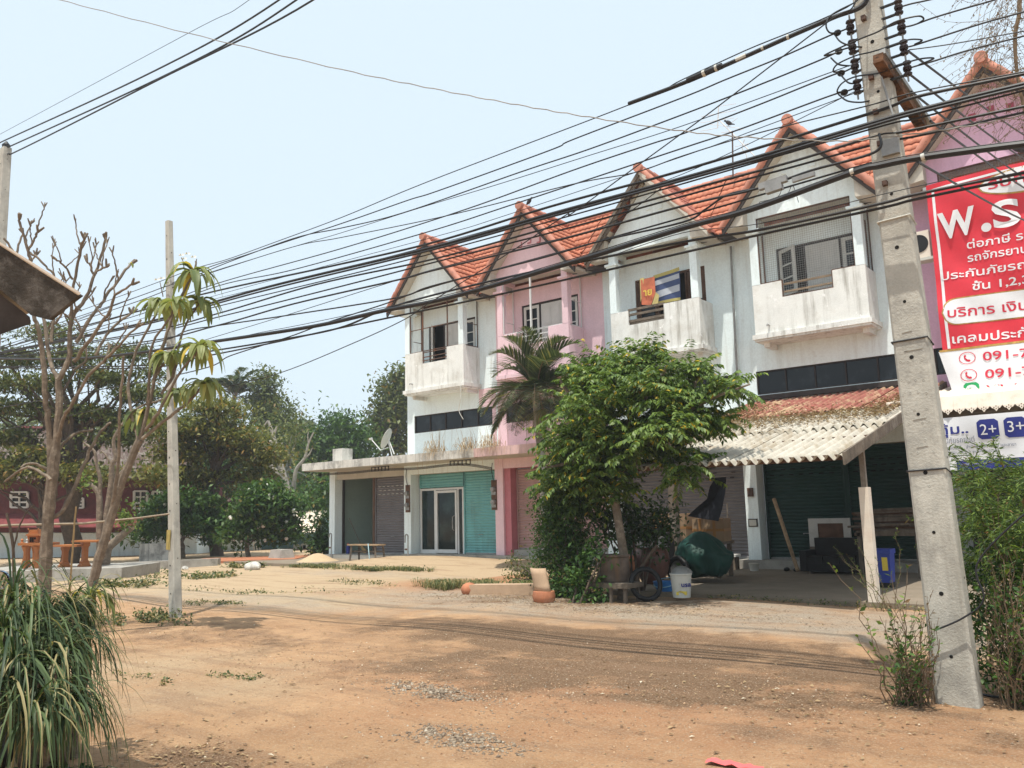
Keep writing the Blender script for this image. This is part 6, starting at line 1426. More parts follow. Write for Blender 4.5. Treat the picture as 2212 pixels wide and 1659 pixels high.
mb=MB();mb.tube([(-8.95,19.2,.07),(-8.93,19.25,1.7)],.02,6);tag(mb.build('upright_stick',OLDWOOD,None),'thin dark stick standing beside the white bench','stick')
for k,(x,y) in enumerate(((-7.75,19.75),(-7.5,19.7))):
    mb=MB();mb.ball((x,y,.11),(.06,.13,.05),10,6);tag(mb.build('shoe',BLACK,None,True),'dark shoe on the shaded cement before the green shutter','shoe','pair of shoes')
# blue cool box on a stand, wood pile
cb=Vector(atZ(1915,1255,.07));cb=Vector((-4.15,15.6,.07))
t=thing('cool_box','blue plastic cool box with a yellow sticker behind the awning post','cool box',cb);_c=atZ(1913,1268,.07);x,y=_c.x,_c.y
mb=MB();mb.add([(x-.14,y-.14,.16),(x+.14,y-.14,.16),(x+.14,y+.14,.16),(x-.14,y+.14,.16),(x-.165,y-.165,.68),(x+.165,y-.165,.68),(x+.165,y+.165,.68),(x-.165,y+.165,.68)],[(0,3,2,1),(4,5,6,7),(0,1,5,4),(1,2,6,5),(2,3,7,6),(3,0,4,7)]);o=mb.build('tub',PLASTICBLUE,t)
mb=MB();mb.box(x-.18,x+.18,y-.18,y+.18,.682,.77);mb.build('lid',PLASTICBLUE,t)
mb=MB();mb.add([(x+.02,y-.162,.38),(x+.12,y-.162,.38),(x+.12,y-.172,.62),(x+.02,y-.172,.62)],[(0,1,2,3)]);mb.build('sticker',YELLOW,o,fix=False)
mb=MB();mb.box(x-.14,x+.14,y-.14,y+.14,.07,.158);mb.build('stand',BLACK,t)
WX=atY(1925,1170,18.9).x
wp=thing('wood_pile','stack of dark firewood planks on a frame against the shutter behind the cool box','wood pile',(WX,19.2,.07))
for k in range(26):
    mb=MB();z=1.02+.055*(k//3)+R.uniform(-.01,.01);xx=WX+R.uniform(-.2,.2);yy=18.7+.2*(k%3);mb.bar((xx-.6,yy+R.uniform(-.1,.1),z),(xx+.6,yy+R.uniform(-.1,.1),z+R.uniform(-.05,.05)),.13,.045);mb.build('plank',[OLDWOOD,BROWNWOOD,BARKDARK][k%3],wp)
for sx in(WX-.6,WX+.55):
    for sy in(18.6,19.3): mb=MB();mb.box(sx,sx+.07,sy,sy+.07,.07,1.0);mb.build('leg',OLDWOOD,wp)
mb=MB();mb.box(WX-.65,WX+.65,18.6,19.37,.93,.999);mb.build('frame',OLDWOOD,wp)
# ================================================================== LEFT SIDE: SHELTER EAVE, SCOOTER
D0=5.0
SH=thing('shelter_roof','weathered timber eave of a roofed shelter jutting in at the left edge','shelter',tuple(PX(-250,1700,D0)*1.0))
W1=lambda x,y,d=0:PX(.248*x,466.3+.248*y,D0+d)
SHD=Vector((VF[0],VF[1],0)).normalized()*1.3-Vector((VR[0],VR[1],0)).normalized()*1.7
mb=MB();mb.poly3([W1(-1500,-700),W1(0,245),W1(690,690),W1(560,790),W1(420,905),W1(270,865),W1(0,640),W1(-1500,-260)],VF_:=Vector(VF)*.05);mb.build('fascia_board',M('dark weathered fascia',(.050,.042,.034),.95,.4,7,streak=(.02,.017,.014),streak_amt=.8,dirt=(.13,.115,.10),dirt_thr=(.5,.62),dirt_scale=5,bump=.7,bscale=22),SH)
mb=MB();mb.poly3([W1(-1500,-725,-.01),W1(0,226,-.01),W1(704,670,-.01),W1(692,688,-.01),W1(0,247,-.01),W1(-1500,-695,-.01)],SHD*1.0);mb.build('roof_sheet',CREAMPL,SH)
mb=MB();mb.poly3([W1(-1500,-230,.06),W1(0,680,.06),W1(260,880,.06),W1(270,940,.06),W1(0,1030,.06),W1(-1500,1100,.06)],SHD*.9);mb.build('soffit_beam',BARGE,SH)
mb=MB();mb.tube([W1(-1100,-200,.5),Vector((W1(-1100,-200,.5).x,W1(-1100,-200,.5).y,0))],.08,8);mb.build('post',OLDWOOD,SH)
# parked scooter, mirror just in frame
sc=PX(-215,1330,5.5);sc.z=0
t=thing('parked_scooter','white motor scooter at the left edge with its round mirrors showing','scooter',sc)
fx=Vector(VR).normalized();fx.z=0;fx.normalize();fy=Vector((-fx.y,fx.x,0))
def SP(a,b_,z):return sc+fx*a+fy*b_+Vector((0,0,z))
for a in(-.62,.62):
    mb=MB();torus(SP(a,0,.25),.19,.055,fy,mb);o=mb.build('wheel',BLACK,t,True);mb=MB();mb.lathe([(0,.03),(.13,.03),(.14,0),(.13,-.03),(0,-.03)],SP(a,0,.25),16,fy);mb.build('rim',GREYSTEEL,o)
mb=MB();mb.tube([SP(-.75,0,.55),SP(-.5,0,.62),SP(-.1,0,.45),SP(.2,0,.30),SP(.42,0,.5),SP(.42,0,.95)],[.12,.17,.16,.10,.13,.10],12);mb.build('body',WHITEPL,t,True)
mb=MB();mb.tube([SP(-.7,0,.76),SP(-.2,0,.74),SP(.0,0,.70)],[.12,.14,.08],10);mb.build('seat',BLACK,t,True)
mb=MB();mb.tube([SP(.40,-.36,1.0),SP(.44,0,.98),SP(.40,.36,1.0)],.018,8);hb=mb.build('handlebar',BLACK,t,True)
for (px,py,dp) in((2,1252,5.45),(4,1285,5.9)):
    c=PX(px,py,dp);mb=MB();mb.tube([SP(.42,-.3 if dp<5.6 else .3,1.0),c],.008,6);o=mb.build('mirror_stem',BLACK,t)
    mb=MB();mb.lathe([(.0,.0),(.055,0),(.058,.01)],c-Vector(VF)*.012,24,-Vector(VF));mb.lathe([(.058,0),(.066,.0),(.05,.03),(0,.045)],c-Vector(VF)*.006,24,Vector(VF));mb.build('mirror',[MIRROR],t,True)
# ================================================================== BACKGROUND LEFT
def FZ(px,py,dep,z=None):
    p=PX(px,py,dep)
    if z is not None:p.z=z
    return p
def wallq(mb,pts,dep,th=.3): mb.poly3([PX(x,y,dep) for x,y in pts],Vector((VF[0],VF[1],0))*th)
DH=40
HS=thing('wooden_house','two storey dark red house with mottled sheet roof and white windows behind the trees','house',tuple(FZ(180,1215,DH,0)))
def gq(a,b_,c,d): return [a,b_,c,d]
mb=MB();wallq(mb,[(-120,1020),(420,1020),(420,1150),(-120,1150)],DH,4);mb.build('upper_wall',REDWALL,HS)
mb=MB();wallq(mb,[(-120,1151),(425,1151),(425,1232),(-120,1232)],DH+.5,4);mb.build('lower_wall',WHITE,HS)
mb=MB();mb.poly3([PX(-130,1112,DH-.3),PX(330,1112,DH-.3),PX(330,1140,DH-1.4),PX(-130,1140,DH-1.4)],(0,0,.05));mb.build('lean_to_roof',M('dull red sheet',(.17,.04,.04),.85,.25,3),HS)
def corr(name,pts,parent,mat,n=60,amp=.06):
    a,b_,c,d=[Vector(p) for p in pts];V=[];nn=unit((b_-a).cross(d-a))
    for j in range(7):
        for i in range(n*4+1):
            u=i/(n*4);v=j/6;p=(a.lerp(b_,u)).lerp(d.lerp(c,u),v)+nn*amp*math.sin(u*n*2*math.pi)
            V.append(tuple(p))
    I=np.arange(len(V)).reshape(7,n*4+1);return npmesh(name,np.array(V),np.stack([I[:-1,:-1],I[:-1,1:],I[1:,1:],I[1:,:-1]],-1).reshape(-1,4),mat,parent,None,True)
corr('roof_slope',[PX(-60,940,DH+3.5),PX(380,945,DH+3.5),PX(440,1034,DH-1),PX(-120,1036,DH-1)],HS,RUSTROOF,44)
corr('upper_roof_slope',[PX(34,924,DH+3.4),PX(190,928,DH+3.4),PX(200,985,DH+1.6),PX(28,985,DH+1.6)],HS,RUSTROOF,16)
mb=MB();mb.tube([PX(34,924,DH+3.4),PX(190,928,DH+3.4)],.12,6);mb.build('ridge_cap',REDWALL,HS)
for (x0,y0,x1,y1) in((24,1063,60,1096),(146,1076,180,1097),(290,1061,318,1099),(330,1062,350,1098)):
    mb=MB();w_=x1-x0
    for q in range(3): xq=x0+w_*q/2;mb.bar(PX(xq,y0,DH-.12),PX(xq,y1,DH-.12),.11 if q!=1 else .06,.1)
    for q in range(4): yq=y0+(y1-y0)*q/3;mb.bar(PX(x0,yq,DH-.13),PX(x1,yq,DH-.13),.10 if q in(0,3) else .05,.08)
    o=mb.build('window',WHITEFRAME,HS);g_=MB();wallq(g_,[(x0,y0),(x1,y0),(x1,y1),(x0,y1)],DH-.06,.03);g_.build('pane',GLASS,o)
# low teal building
BL=thing('low_building','low pale teal building with a white sheet roof left of the annex','building',tuple(FZ(600,1205,42,0)))
mb=MB();wallq(mb,[(405,1118),(725,1118),(725,1214),(405,1214)],43,5);mb.build('wall',TEALWALL,BL)
mb=MB();wallq(mb,[(405,1150),(560,1150),(560,1214),(405,1214)],42.6,.3);mb.build('grey_wall',WHITE,BL)
corr('white_roof',[PX(598,1102,44),PX(706,1104,44),PX(690,1147,41),PX(590,1157,41)],BL,CREAMPL,24)
corr('brown_roof',[PX(425,1075,45),PX(560,1078,45),PX(600,1128,41.8),PX(420,1128,41.8)],BL,RUSTROOF,24)
for (x0,y0,x1,y1) in((418,1166,452,1200),(455,1168,470,1200),(652,1176,674,1206),(549,1172,562,1207),(636,1177,645,1196)):
    mb=MB();
    for q in range(3): xq=x0+(x1-x0)*q/2;mb.bar(PX(xq,y0,42.3),PX(xq,y1,42.3),.10,.1)
    for yq in(y0,y1): mb.bar(PX(x0,yq,42.31),PX(x1,yq,42.31),.10,.08)
    o=mb.build('window',WHITEFRAME,BL);g_=MB();wallq(g_,[(x0,y0),(x1,y0),(x1,y1),(x0,y1)],42.4,.05);g_.build('pane',GLASS,o)
# platform walls
t=atZ(-60,1266);
mb=MB();a=atZ(-120,1263);b_=atZ(262,1250);d=Vector((VF[0],VF[1],0)).normalized()
mb.poly3([(a.x,a.y,-.05),(b_.x,b_.y,-.05),(b_.x+d.x*2.6,b_.y+d.y*2.6,-.05),(a.x+d.x*4,a.y+d.y*4,-.05)],(0,0,.36));tag(mb.build('low_platform',CEMGREY),'low cement platform carrying the orange shrine and altar tables','platform')
mb=MB();a=atZ(262,1232);b_=atZ(470,1222);mb.poly3([(a.x,a.y,-.05),(b_.x,b_.y,-.05),(b_.x+d.x*.3,b_.y+d.y*.3,-.05),(a.x+d.x*.3,a.y+d.y*.3,-.05)],(0,0,.30));tag(mb.build('kerb_wall',CEMGREY),'low dark cement kerb behind the slim pole','kerb')
mb=MB();a=atZ(378,1222);b_=atZ(640,1213);mb.poly3([(a.x,a.y,-.05),(b_.x,b_.y,-.05),(b_.x+d.x*3,b_.y+d.y*3,-.05),(a.x+d.x*3,a.y+d.y*3,-.05)],(0,0,.16));tag(mb.build('brick_edge',TERRA),'low red brick edge in front of the teal building','edge')
mb=MB();a=atZ(300,1213);b_=atZ(368,1211);mb.poly3([(a.x,a.y,-.05),(b_.x,b_.y,-.05),(b_.x+d.x*.5,b_.y+d.y*.5,-.05),(a.x+d.x*.5,a.y+d.y*.5,-.05)],(0,0,.75));tag(mb.build('garden_wall',STAIN),'short stained white wall with red earth before it, left of the slim pole','wall')
# spirit house and altar tables
DS=24.5
def S7(zx,zy,d=0):return PX(.2315*zx,905+.2315*zy,DS+d)
def boxp(mb,zx0,zx1,zy0,zy1,dep=.5,d=0):
    mb.poly3([S7(zx0,zy0,d),S7(zx1,zy0,d),S7(zx1,zy1,d),S7(zx0,zy1,d)],Vector((VF[0],VF[1],0))*dep)
sp=thing('spirit_house','orange shrine with a tiered roof on four curved legs on the platform','shrine',tuple(S7(285,1400)))
mb=MB();boxp(mb,165,405,1158,1182,.9,-.2);o=mb.build('floor_slab',ORANGE,sp)
mb=MB();boxp(mb,255,350,1090,1157,.5);mb.build('sanctum',ORANGE,sp)
for zx in(283,303,324):
    mb=MB();boxp(mb,zx-7,zx+7,1105,1148,.02,-.02);mb.build('niche',HOLE,sp)
mb=MB();mb.poly3([S7(236,1090,-.1),S7(370,1090,-.1),S7(358,1072,-.1),S7(250,1072,-.1)],Vector((VF[0],VF[1],0))*.7);mb.build('lower_roof',ORANGE,sp)
mb=MB();mb.poly3([S7(262,1071,0),S7(362,1071,0),S7(352,1035,0),S7(272,1035,0)],Vector((VF[0],VF[1],0))*.5);mb.tube([S7(268,1036),S7(262,1020)],.02,5);mb.tube([S7(355,1036),S7(360,1022)],.02,5);mb.build('upper_roof',ORANGE,sp)
for zx,dd in((235,0),(345,0),(260,.6),(325,.6)):
    mb=MB();s_=-1 if zx<300 else 1
    mb.tube([S7(zx,1183,dd),S7(zx-3*s_,1240,dd),S7(zx-2*s_,1290,dd),S7(zx+12*s_,1400,dd)],[.10,.055,.06,.11],8);mb.build('leg',ORANGE,sp)
mb=MB();boxp(mb,215,368,1352,1372,.06,.02);mb.build('stretcher',ORANGE,sp)
for k,zx in enumerate((205,255,330,385)):
    mb=MB();mb.lathe([(.0,0),(.05,.0),(.03,.05),(.045,.09),(.02,.12),(0,.13)],S7(zx,1157,.0),8);mb.build('offering_cup',WHITEPL if k%2 else ORANGE,sp,True)
for zx,w_,lab,ytop,ybot in((600,230,'orange altar table on a waisted pedestal, nearer the shrine',1178,1385),(785,240,'orange altar table on a waisted pedestal, right of its twin',1135,1385)):
    t=thing('altar_table',lab,'altar table',tuple(S7(zx,ybot,.3)),'altar tables')
    mb=MB();boxp(mb,zx-w_/2,zx+w_/2,ytop,ytop+16,.8,0);mb.build('table_top',ORANGE,t)
    mb=MB();k=.2315*DS/F;h=(ybot-ytop-16)*k;c=S7(zx,ybot,.4);mb.lathe([(0,0),(60*k,0),(62*k,.10*h),(46*k,.16*h),(46*k,.22*h),(32*k,.30*h),(32*k,.78*h),(44*k,.92*h),(44*k,h),(0,h)],c,4);mb.build('pedestal',ORANGE,t)
pl_=thing('pruned_tree','heavily pruned grey trunk with a sawn off limb beside the altar tables','tree',tuple(S7(975,1340,1)))
mb=MB()
def s7t(P,rs,d=1.): mb.tube(smooth([S7(x,y,d) for x,y in P],4),[rs[0]+(rs[1]-rs[0])*i/(4*(len(P)-1)) for i in range(4*(len(P)-1)+1)],9)
s7t([(975,1350),(985,1280),(1010,1200),(1090,1130),(1170,1060),(1238,1010)],(.17,.085));s7t([(950,1330),(935,1150),(930,900),(925,720),(880,640),(830,600)],(.13,.06));s7t([(990,1150),(1000,900),(1040,600),(1045,430),(1080,360),(1060,200),(1120,80)],(.12,.04));s7t([(930,720),(935,560),(900,420),(880,300),(780,220)],(.07,.03));s7t([(1030,700),(1120,520),(1200,430),(1230,330)],(.07,.045));s7t([(1045,430),(980,330),(930,290)],(.04,.02))
mb.build('trunk',BARK,pl_,True);mb=MB();mb.lathe([(0,0),(.088,0),(.09,-.01)],S7(1238,1010,1.)+Vector(VF)*-.02,12,(S7(1238,1010)-S7(1170,1060)));mb.build('cut_face',BARKPALE,pl_)
_P=[];
for x,y in((1190,860),(1150,990),(1220,960),(820,600),(1110,930)):
    _,p=clusters(S7(x,y,1),(.25,.25,.25),5,16,.12);_P.append(p)
leafcloud('leaves',np.vstack(_P),.13,L_WEED,pl_)
# flowering bushes in front of the low building
def bigbush(label,pxs,dep,n,leaf,size,trunkpx,flowers=0):
    b=FZ(*trunkpx,dep,0);k=dep/F;cr=[]
    for x,y,rx,ry,m_ in pxs: cr.append((tuple(PX(x,y,dep)),(rx*k,rx*k*.8,ry*k),m_))
    t=tree(label,b,cr,None,leaf,size,.11,BARK,'flowering_bush',None,75,.32,limbs=10,aspect=.5,flat=.6,up=.9,cat='bush',top=tuple(PX(trunkpx[0],trunkpx[1]-60,dep)))
    if flowers:
        mb=MB()
        for i in range(flowers):
            x,y,rx,ry,_=R.choice(pxs);a=R.uniform(0,6.28);c=PX(x+math.cos(a)*rx*.8,y+math.sin(a)*ry*.8,dep)-Vector((VF[0],VF[1],0))*rx*k*.6
            mb.ball(c,R.uniform(.05,.10),6,4)
        mb.build('flowers',PETAL,t)
bigbush('round dark green flowering bush left of the teal building',[(355,1118,52,38,36),(420,1105,70,42,44),(318,1145,26,22,10),(460,1135,38,36,18),(385,1078,36,20,12)],36,0,L_MID,.24,(395,1205),8)
bigbush('dense green bush tree dotted with white flowers beside the concrete block',[(560,1100,68,48,46),(600,1145,45,32,22),(525,1140,42,36,20),(575,1064,40,20,14),(620,1110,24,34,12)],34,0,L_MID,.24,(535,1205),22)
bigbush('small dark bush against the left side of the annex column',[(702,1150,16,45,12),(700,1185,10,15,4)],33,0,L_DARK,.24,(702,1205),0)
# trees behind
def bgtree(label,crowns,dep,leaf,size,trunkpx,tr=.3,group=None,per=60,crr=.75,aspect=.5,bark=BARK,flat=.6,limbs=14,toppx=None,name='broadleaf_tree'):
    k=dep/F;b=FZ(*trunkpx,dep,0);cr=[]
    for x,y,rx,ry,n in crowns: cr.append((tuple(PX(x,y,dep)),(rx*k,rx*k*.7,ry*k),n))
    return tree(label,b,cr,None,leaf,size,tr,bark,name,group,per,crr,limbs=limbs,aspect=aspect,flat=flat,up=.8,top=tuple(PX(*toppx,dep)) if toppx else None)
bgtree('wide feathery rain tree with layered open foliage behind the bare frangipanis',[(60,830,95,15,34),(20,775,80,17,24),(150,770,75,13,22),(110,722,60,13,14),(215,815,75,15,24),(265,765,55,14,16),(300,850,65,15,24),(30,885,90,16,28),(180,890,85,14,26),(-40,710,70,25,14),(300,905,70,15,24),(250,950,60,12,16),(20,945,75,15,20),(330,800,28,20,8)],33,L_OLIVE,.20,(150,1205),.36,None,62,.42,.4,BARKDARK,.3,30,(150,880))
bgtree('leafy tree hanging low over the red house at the far left',[(35,1010,62,14,28),(140,1020,60,11,20),(-30,1030,35,20,14),(215,1025,45,12,14),(330,1030,40,20,14),(80,980,50,12,12)],32,L_YOLIVE,.22,(95,1190),.2,None,60,.38,.5,BARKDARK,.45,14,(95,1070))
bgtree('golden tinged spreading tree behind the slim pole',[(430,925,85,22,46),(505,950,75,24,44),(395,980,65,22,34),(470,885,65,17,28),(560,985,60,17,28),(430,1025,60,16,22),(535,1030,60,15,20),(380,930,40,20,14)],37,L_YOLIVE,.22,(470,1195),.3,None,66,.45,.45,BARKDARK,.35,24,(460,990))
bgtree('deep green shaded tree under the golden tree',[(470,1000,110,70,80),(560,1040,70,50,40),(390,1060,60,40,26)],52,L_MID,.32,(500,1195),.35,None,66,.8,.5,BARKDARK,.7,14)
bgtree('tall pale tree with hanging leaves rising behind the palms',[(575,860,38,45,26),(590,900,55,45,34),(570,825,18,22,8),(620,930,35,40,18)],60,L_OLIVE,.34,(585,1190),.3,None,60,.55,.45,BARK,.8,14)
bgtree('half dead tree with pale bare limbs left of the annex roof',[(600,960,40,45,14),(650,1040,30,50,10),(620,930,40,28,12),(560,1010,30,40,10)],50,L_OLIVE,.28,(640,1200),.3,None,50,.75,.4,CEMGREY,.8,20,(612,1010))
bgtree('bright green bushy tree behind the annex canopy',[(735,940,55,45,44),(700,980,55,50,44),(770,970,50,50,40),(750,1020,60,50,40),(700,1060,50,50,34),(660,1050,35,60,24)],58,L_MID,.34,(730,1190),.35,None,66,.6,.5,BARKDARK,.8,16)
bgtree('tall slender tree rising against the sky beside the end house',[(850,850,40,35,26),(835,900,45,35,26),(862,815,26,20,12),(845,950,45,40,26),(870,890,30,50,20),(815,930,25,25,10)],62,L_OLIVE,.36,(860,1190),.32,None,60,.5,.5,BARKDARK,.8,18)
bgtree('low green thicket tree between the bushes and the annex',[(650,1120,40,50,26),(690,1100,40,60,26),(640,1170,30,25,10)],45,L_MID,.32,(665,1200),.2,None,60,.6,.5,BARKDARK,.8,10)
bgtree('broad dark tree far behind the red house at the left',[(60,960,150,70,90),(220,960,110,60,60),(320,960,70,60,40)],70,L_OLIVE,.45,(120,1190),.4,None,60,1.1,.5,BARKDARK,.6,14)
bgtree('far dark tree filling the gap behind the golden tree',[(470,1010,120,90,70),(600,1020,90,90,60),(720,1040,90,70,50)],76,L_DARK,.5,(560,1190),.4,None,60,1.2,.5,BARKDARK,.7,12)
_t=[o for o in COL.objects if str(o.get('label','')).startswith('half dead tree')][0]
mb=MB()
for P,r0,r1 in(([(1040,1040),(980,830),(930,620),(890,500)],.22,.06),([(930,620),(945,580),(960,540)],.09,.04),([(945,700),(905,660),(840,735)],.11,.04),([(960,720),(985,700),(1000,670)],.08,.03),([(1020,1000),(950,890),(880,820)],.16,.10),([(1090,1140),(1100,900),(1170,790),(1200,680),(1240,590)],.13,.03),([(1170,790),(1205,760),(1230,710)],.06,.02),([(1200,680),(1195,620),(1200,585)],.04,.02),([(890,500),(850,560),(845,620)],.05,.02)):
    q=smooth([PX(329+.281*x,768+.281*y,45.5) for x,y in P],5);mb.tube(q,[r0+(r1-r0)*i/(len(q)-1) for i in range(len(q))],7)
mb.build('bare_limb',M('pale dead wood',(.36,.33,.28),.9,.2,4),_t,True)
coconut('tall coconut palm showing above the trees, left of its neighbour',FZ(505,1195,60,0),tuple(PX(507,858,60)),18,3.3,L_PALM,'coconut_palm','coconut palms behind the trees',.17,1.,.95,BARK,.62,30,wl=.075)
coconut('coconut palm with drooping fronds behind the half dead tree',FZ(625,1195,62,0),tuple(PX(628,945,62)),16,3.2,L_PALM,'coconut_palm','coconut palms behind the trees',.17,1.,.95,BARK,.35,30,wl=.075)
# far wood closing the horizon
C=[];g=np.random.default_rng(3)
for i in range(240):
    a=math.radians(g.uniform(-52,30));r_=g.uniform(120,150);h=g.uniform(1.5,7.5);c=np.array([math.sin(a-YAW)*r_,math.cos(a-YAW)*r_,h])
    C.append(c+g.normal(size=(60,3))*np.array([3,3,1.6]))
C=np.vstack(C);C=C[C[:,2]>.2];tag(leafcloud('far_wood',C,1.3,L_MID,None,.6,.6),'distant band of trees closing the horizon behind the houses','wood',None,'stuff')
# small roof aerial by the bushes
t=thing('pole_aerial','thin aerial pole with short crossbars behind the flowering bush','aerial',tuple(FZ(520,1110,38,2)));mb=MB();mb.tube([PX(517,1100,38),PX(520,1005,38)],.04,6);mb.build('mast',GREYSTEEL,t)
for y,w_ in((1018,10),(1024,13),(1031,11)):
    mb=MB();mb.tube([PX(520-w_,y,38),PX(520+w_,y-2,38)],.05,5);mb.build('crossbar',GREYSTEEL,t)
# ================================================================== GROUND DETAIL
def gpt(x,y): return (x,y,ground_z(x,y))
def patch(name,label,cx,cy,rx,ry,n,h,mat,blades_n=7,wd=.007):
    P=[];K=[(R.gauss(0,.5)*rx,R.gauss(0,.5)*ry,R.uniform(.08,.4)) for _ in range(9)]
    for i in range(int(n*.75)):
        k=R.choice(K);P.append(gpt(cx+k[0]+R.gauss(0,k[2]*rx*.7),cy+k[1]+R.gauss(0,k[2]*max(ry,.3))))
    tuft(name,P,h,mat,label,'weeds',None,blades_n,wd,'stuff',.55)
def leafpatch(label,cx,cy,rx,ry,n,size,mat,h=.1):
    C=[];K=[(R.gauss(0,.5)*rx,R.gauss(0,.5)*ry,R.uniform(.06,.4)) for _ in range(10)]
    for i in range(int(n*.8)):
        k=R.choice(K);x,y=cx+k[0]+R.gauss(0,k[2]*rx*.6),cy+k[1]+R.gauss(0,k[2]*max(ry,.2)*.8);C.append((x,y,ground_z(x,y)+R.random()**2*h))
    tag(leafcloud('ground_weeds',C,size,mat,None,.7,1.2),label,'weeds',None,'stuff')
c=atZ(335,1338);leafpatch('low green weeds round the foot of the slim pole',-13.6,7.15,1.15,.45,900,.06,L_GRASS,.16);leafpatch('low green creeping weeds left of the slim pole',-14.4,6.6,.8,.35,420,.055,L_GRASS,.10)
c=atZ(495,1462);leafpatch('small patch of weeds on bare dirt in mid foreground',c.x,c.y,.42,.13,240,.035,L_GRASS,.04)
c=atZ(300,1462);leafpatch('thin line of weeds near the drooping strap plant',c.x,c.y,.5,.08,150,.035,L_GRASS,.04)
patch('grass_patch','unkempt green grass at the left of the terracotta edging',-12.0,13.6,1.3,.55,330,.28,L_GRASS,9,.008)
leafpatch('mixed weeds by the terracotta edging',-11.4,13.7,1.7,.6,700,.07,L_GRASS,.16)
for cx,cy,rx,ry,n,lab in((-21.5,16.8,1.6,.5,420,'weeds at the corner of the annex pavement'),(-18.9,16.6,1.3,.35,330,'weeds along the cement apron before the teal shutter'),(-17.3,16.7,.6,.2,100,'few weeds right of the apron weeds')):
    patch('grass_patch',lab,cx,cy,rx,ry,n,.16,L_GRASS,7,.008);leafpatch(lab.replace('weeds','leafy weeds'),cx,cy,rx,ry,int(n*.9),.07,L_GRASS,.1)
for px,py,rx,ry,lab in((440,1245,2.6,.8,'green weeds at the foot of the kerb behind the slim pole'),(250,1262,2.0,.5,'green weeds below the cement platform'),(545,1225,1.3,.4,'green weeds before the concrete block')):
    c=atZ(px,py);leafpatch(lab,c.x,c.y,rx,ry,900,.10,L_GRASS,.16)
for px,py,rx,ry,lab in((560,1275,2.2,.6,'sparse dry grass on the pale dirt'),(760,1262,1.8,.4,'sparse dry grass before the annex'),(450,1300,1.3,.3,'sparse dry grass right of the slim pole')):
    c=atZ(px,py);leafpatch(lab,c.x,c.y,rx,ry,500,.05,L_GRASS,.03)
C=[gpt(R.uniform(-6.9,-3.2),13.86+R.gauss(0,.06)) for i in range(420)];tag(leafcloud('ground_weeds',[(x,y,z+R.random()*.07) for x,y,z in C],.05,L_GRASS,None,.5,.8),'weeds in the crack along the cement floor edge','weeds',None,'stuff')
# stones: two gravel patches
L_CLOD=leafmat('dirt clods',(.20,.115,.065),(.50,.33,.20),(.60,.50,.38),.95,0.,.95)
def stones(label,cx,cy,rx,ry,n,size,e=.5,mat=None):
    V=[];Fc=[];T=[];b=0
    base=np.array([(1,0,0),(-1,0,0),(0,1,0),(0,-1,0),(0,0,1),(0,0,-.6)],float);fs=np.array([(0,2,4),(2,1,4),(1,3,4),(3,0,4),(2,0,5),(1,2,5),(3,1,5),(0,3,5)])
    for i in range(n):
        a=R.uniform(0,6.28);r=R.random()**e if R.random()<.8 else abs(R.gauss(0,.85));r*=1+.22*math.sin(a*3+cx)+.15*math.sin(a*5);x=cx+math.cos(a)*rx*r*R.uniform(.75,1.15);y=cy+math.sin(a)*ry*r*R.uniform(.75,1.15);s=size*R.uniform(.35,1.25)*(1.35 if R.random()<.12 else 1)*(1-.35*min(1,r));th=R.uniform(0,6.28)
        q=base*np.array([s*R.uniform(.8,1.4),s*R.uniform(.6,1),s*R.uniform(.4,.7)])+NP.normal(size=(6,3))*s*.2
        c_,s_=math.cos(th),math.sin(th);q=np.stack([q[:,0]*c_-q[:,1]*s_,q[:,0]*s_+q[:,1]*c_,q[:,2]],-1)+np.array([x,y,ground_z(x,y)+s*.02]);V.append(q);Fc.append(fs+b);b+=6;T+= [R.random()]*8
    o=npmesh('gravel',np.vstack(V),np.vstack(Fc),mat or L_STONE,None,{'tint':('FACE',T)});tag(o,label,'gravel',None,'stuff')
stones('patch of grey broken stones in the dirt, farther one',-5.5,5.55,.68,.25,800,.021);stones('patch of grey broken stones in the dirt, nearer one',-4.3,4.62,.58,.27,800,.020)
stones('crumbled dirt clods all over the yard',-5,5.8,7,3.2,7000,.011,.6,L_CLOD);stones('grey gravel scattered along the lane before the shops',-7,11.8,8,1.5,3000,.014,.7);stones('scattered pebbles over the orange dirt',-4.5,6.5,6,3.2,1500,.012,.6);stones('pebbles and crumbs under the tree edge',-9.5,12.0,2.6,.8,900,.016,.6)
# litter leaves over the dirt
C=[]
for i in range(700): C.append(gpt(R.gauss(-9,2.2),R.gauss(12.0,.55)))
for i in range(330): C.append(gpt(R.gauss(-8.5,2.5),R.gauss(6.3,1.3)))
for i in range(240): C.append(gpt(R.gauss(-2.6,1.0),R.gauss(6.7,.7)))
for i in range(260): C.append(gpt(R.gauss(-5.4,.5),R.gauss(3.1,.35)))
C=np.array(C);C[:,2]+=.012;_d=NP.normal(size=(len(C),3));_d[:,2]=.05;tag(leafcloud('leaf_litter',C,.045,L_DRY,None,.5,3,dirs=_d,jit=.1),'dry leaves scattered over the dirt','litter',None,'stuff')
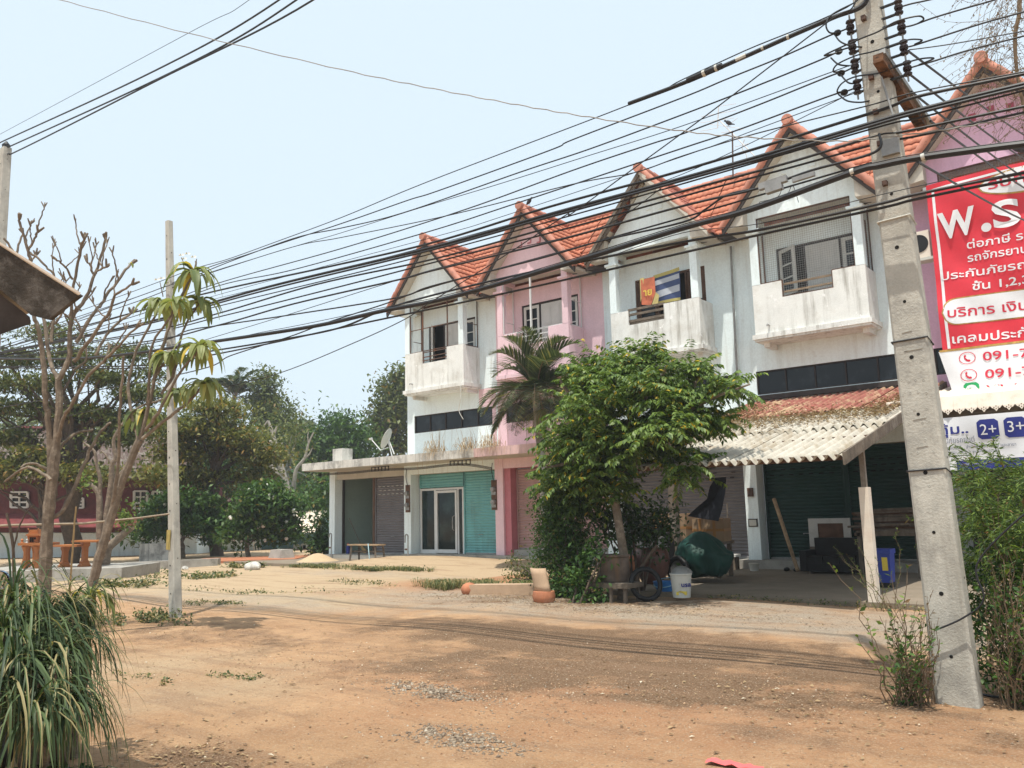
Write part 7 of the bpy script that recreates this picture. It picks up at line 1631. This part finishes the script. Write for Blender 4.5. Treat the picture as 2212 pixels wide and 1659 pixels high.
# sticks, cloth, loose cable on the ground
a,b_=atZ(636,1508),atZ(742,1500)
mb=MB();mb.tube([a+Vector((0,0,.012)),a.lerp(b_,.5)+Vector((0,0,.022)),b_+Vector((0,0,.012))],.010,5);mb.tube([a.lerp(b_,.55)+Vector((0,0,.02)),a.lerp(b_,.75)+Vector((.0,-.08,.01))],.006,5);tag(mb.build('fallen_stick',PALEWOOD),'dry stick lying on the dirt left of the stone patches','stick')
c=atZ(1593,1657);mb=MB();n=8;V=[]
for j in range(5):
    for i in range(n+1):
        x=c.x-.17+.36*i/n;y=c.y-.10+.09*j/4*(1-.3*i/n)+.0;V.append((x,y,ground_z(x,y)+.012+.018*math.sin(i*1.2+j)**2))
mb.add(V,[(j*(n+1)+i,j*(n+1)+i+1,(j+1)*(n+1)+i+1,(j+1)*(n+1)+i) for j in range(4) for i in range(n)]);tag(mb.build('cloth_scrap',PAPERPINK,None,True),'scrap of pinkish red cloth on the dirt at the bottom edge','cloth')
P=[atZ(x,y)+Vector((0,0,.015)) for x,y in((2110,1568),(2050,1560),(1990,1545),(1950,1525),(1935,1505),(1960,1494),(2020,1496),(2100,1500),(2160,1510),(2230,1505))]
mb=MB();mb.tube(smooth(P,6),.010,6);tag(mb.build('loose_cable',WIREBLACK,None,True),'loop of loose black cable lying at the foot of the big pole','cable')
P=[atY(2240,990,7.2),atY(2150,1160,7.2),atY(2105,1225,7.3),PR.location+Vector((-.0,-.12,1.0)),atY(2025,1320,7.3),atY(2015,1340,7.3)]
P=[atY(x,y,7.33) for x,y in((2260,1080),(2190,1130),(2110,1220),(2125,1295),(2080,1335),(2018,1362))]
mb=MB();mb.tube(smooth(P,6),.008,6);tag(mb.build('loose_cable',WIREBLACK,None,True),'black wire slanting across the lower face of the big pole','cable')

# ================================================================== HAZE
mb=MB();mb.box(-330,330,-330,330,-1.2,24);hzo=mb.build('haze',bpy.data.materials.new('haze'));hm=hzo.data.materials[0];hm.use_nodes=True;t=hm.node_tree
t.nodes.remove(t.nodes['Principled BSDF']);pv=t.nodes.new('ShaderNodeVolumePrincipled');pv.inputs['Color'].default_value=(.93,.96,1,1);pv.inputs['Density'].default_value=HAZE;pv.inputs['Anisotropy'].default_value=.2;pv.inputs['Density Attribute'].default_value=''
t.links.new(pv.outputs[0],t.nodes['Material Output'].inputs['Volume']);hzo['kind']='stuff';hzo['label']='thin pale dry season haze over the whole place';SC.cycles.volume_bounces=0
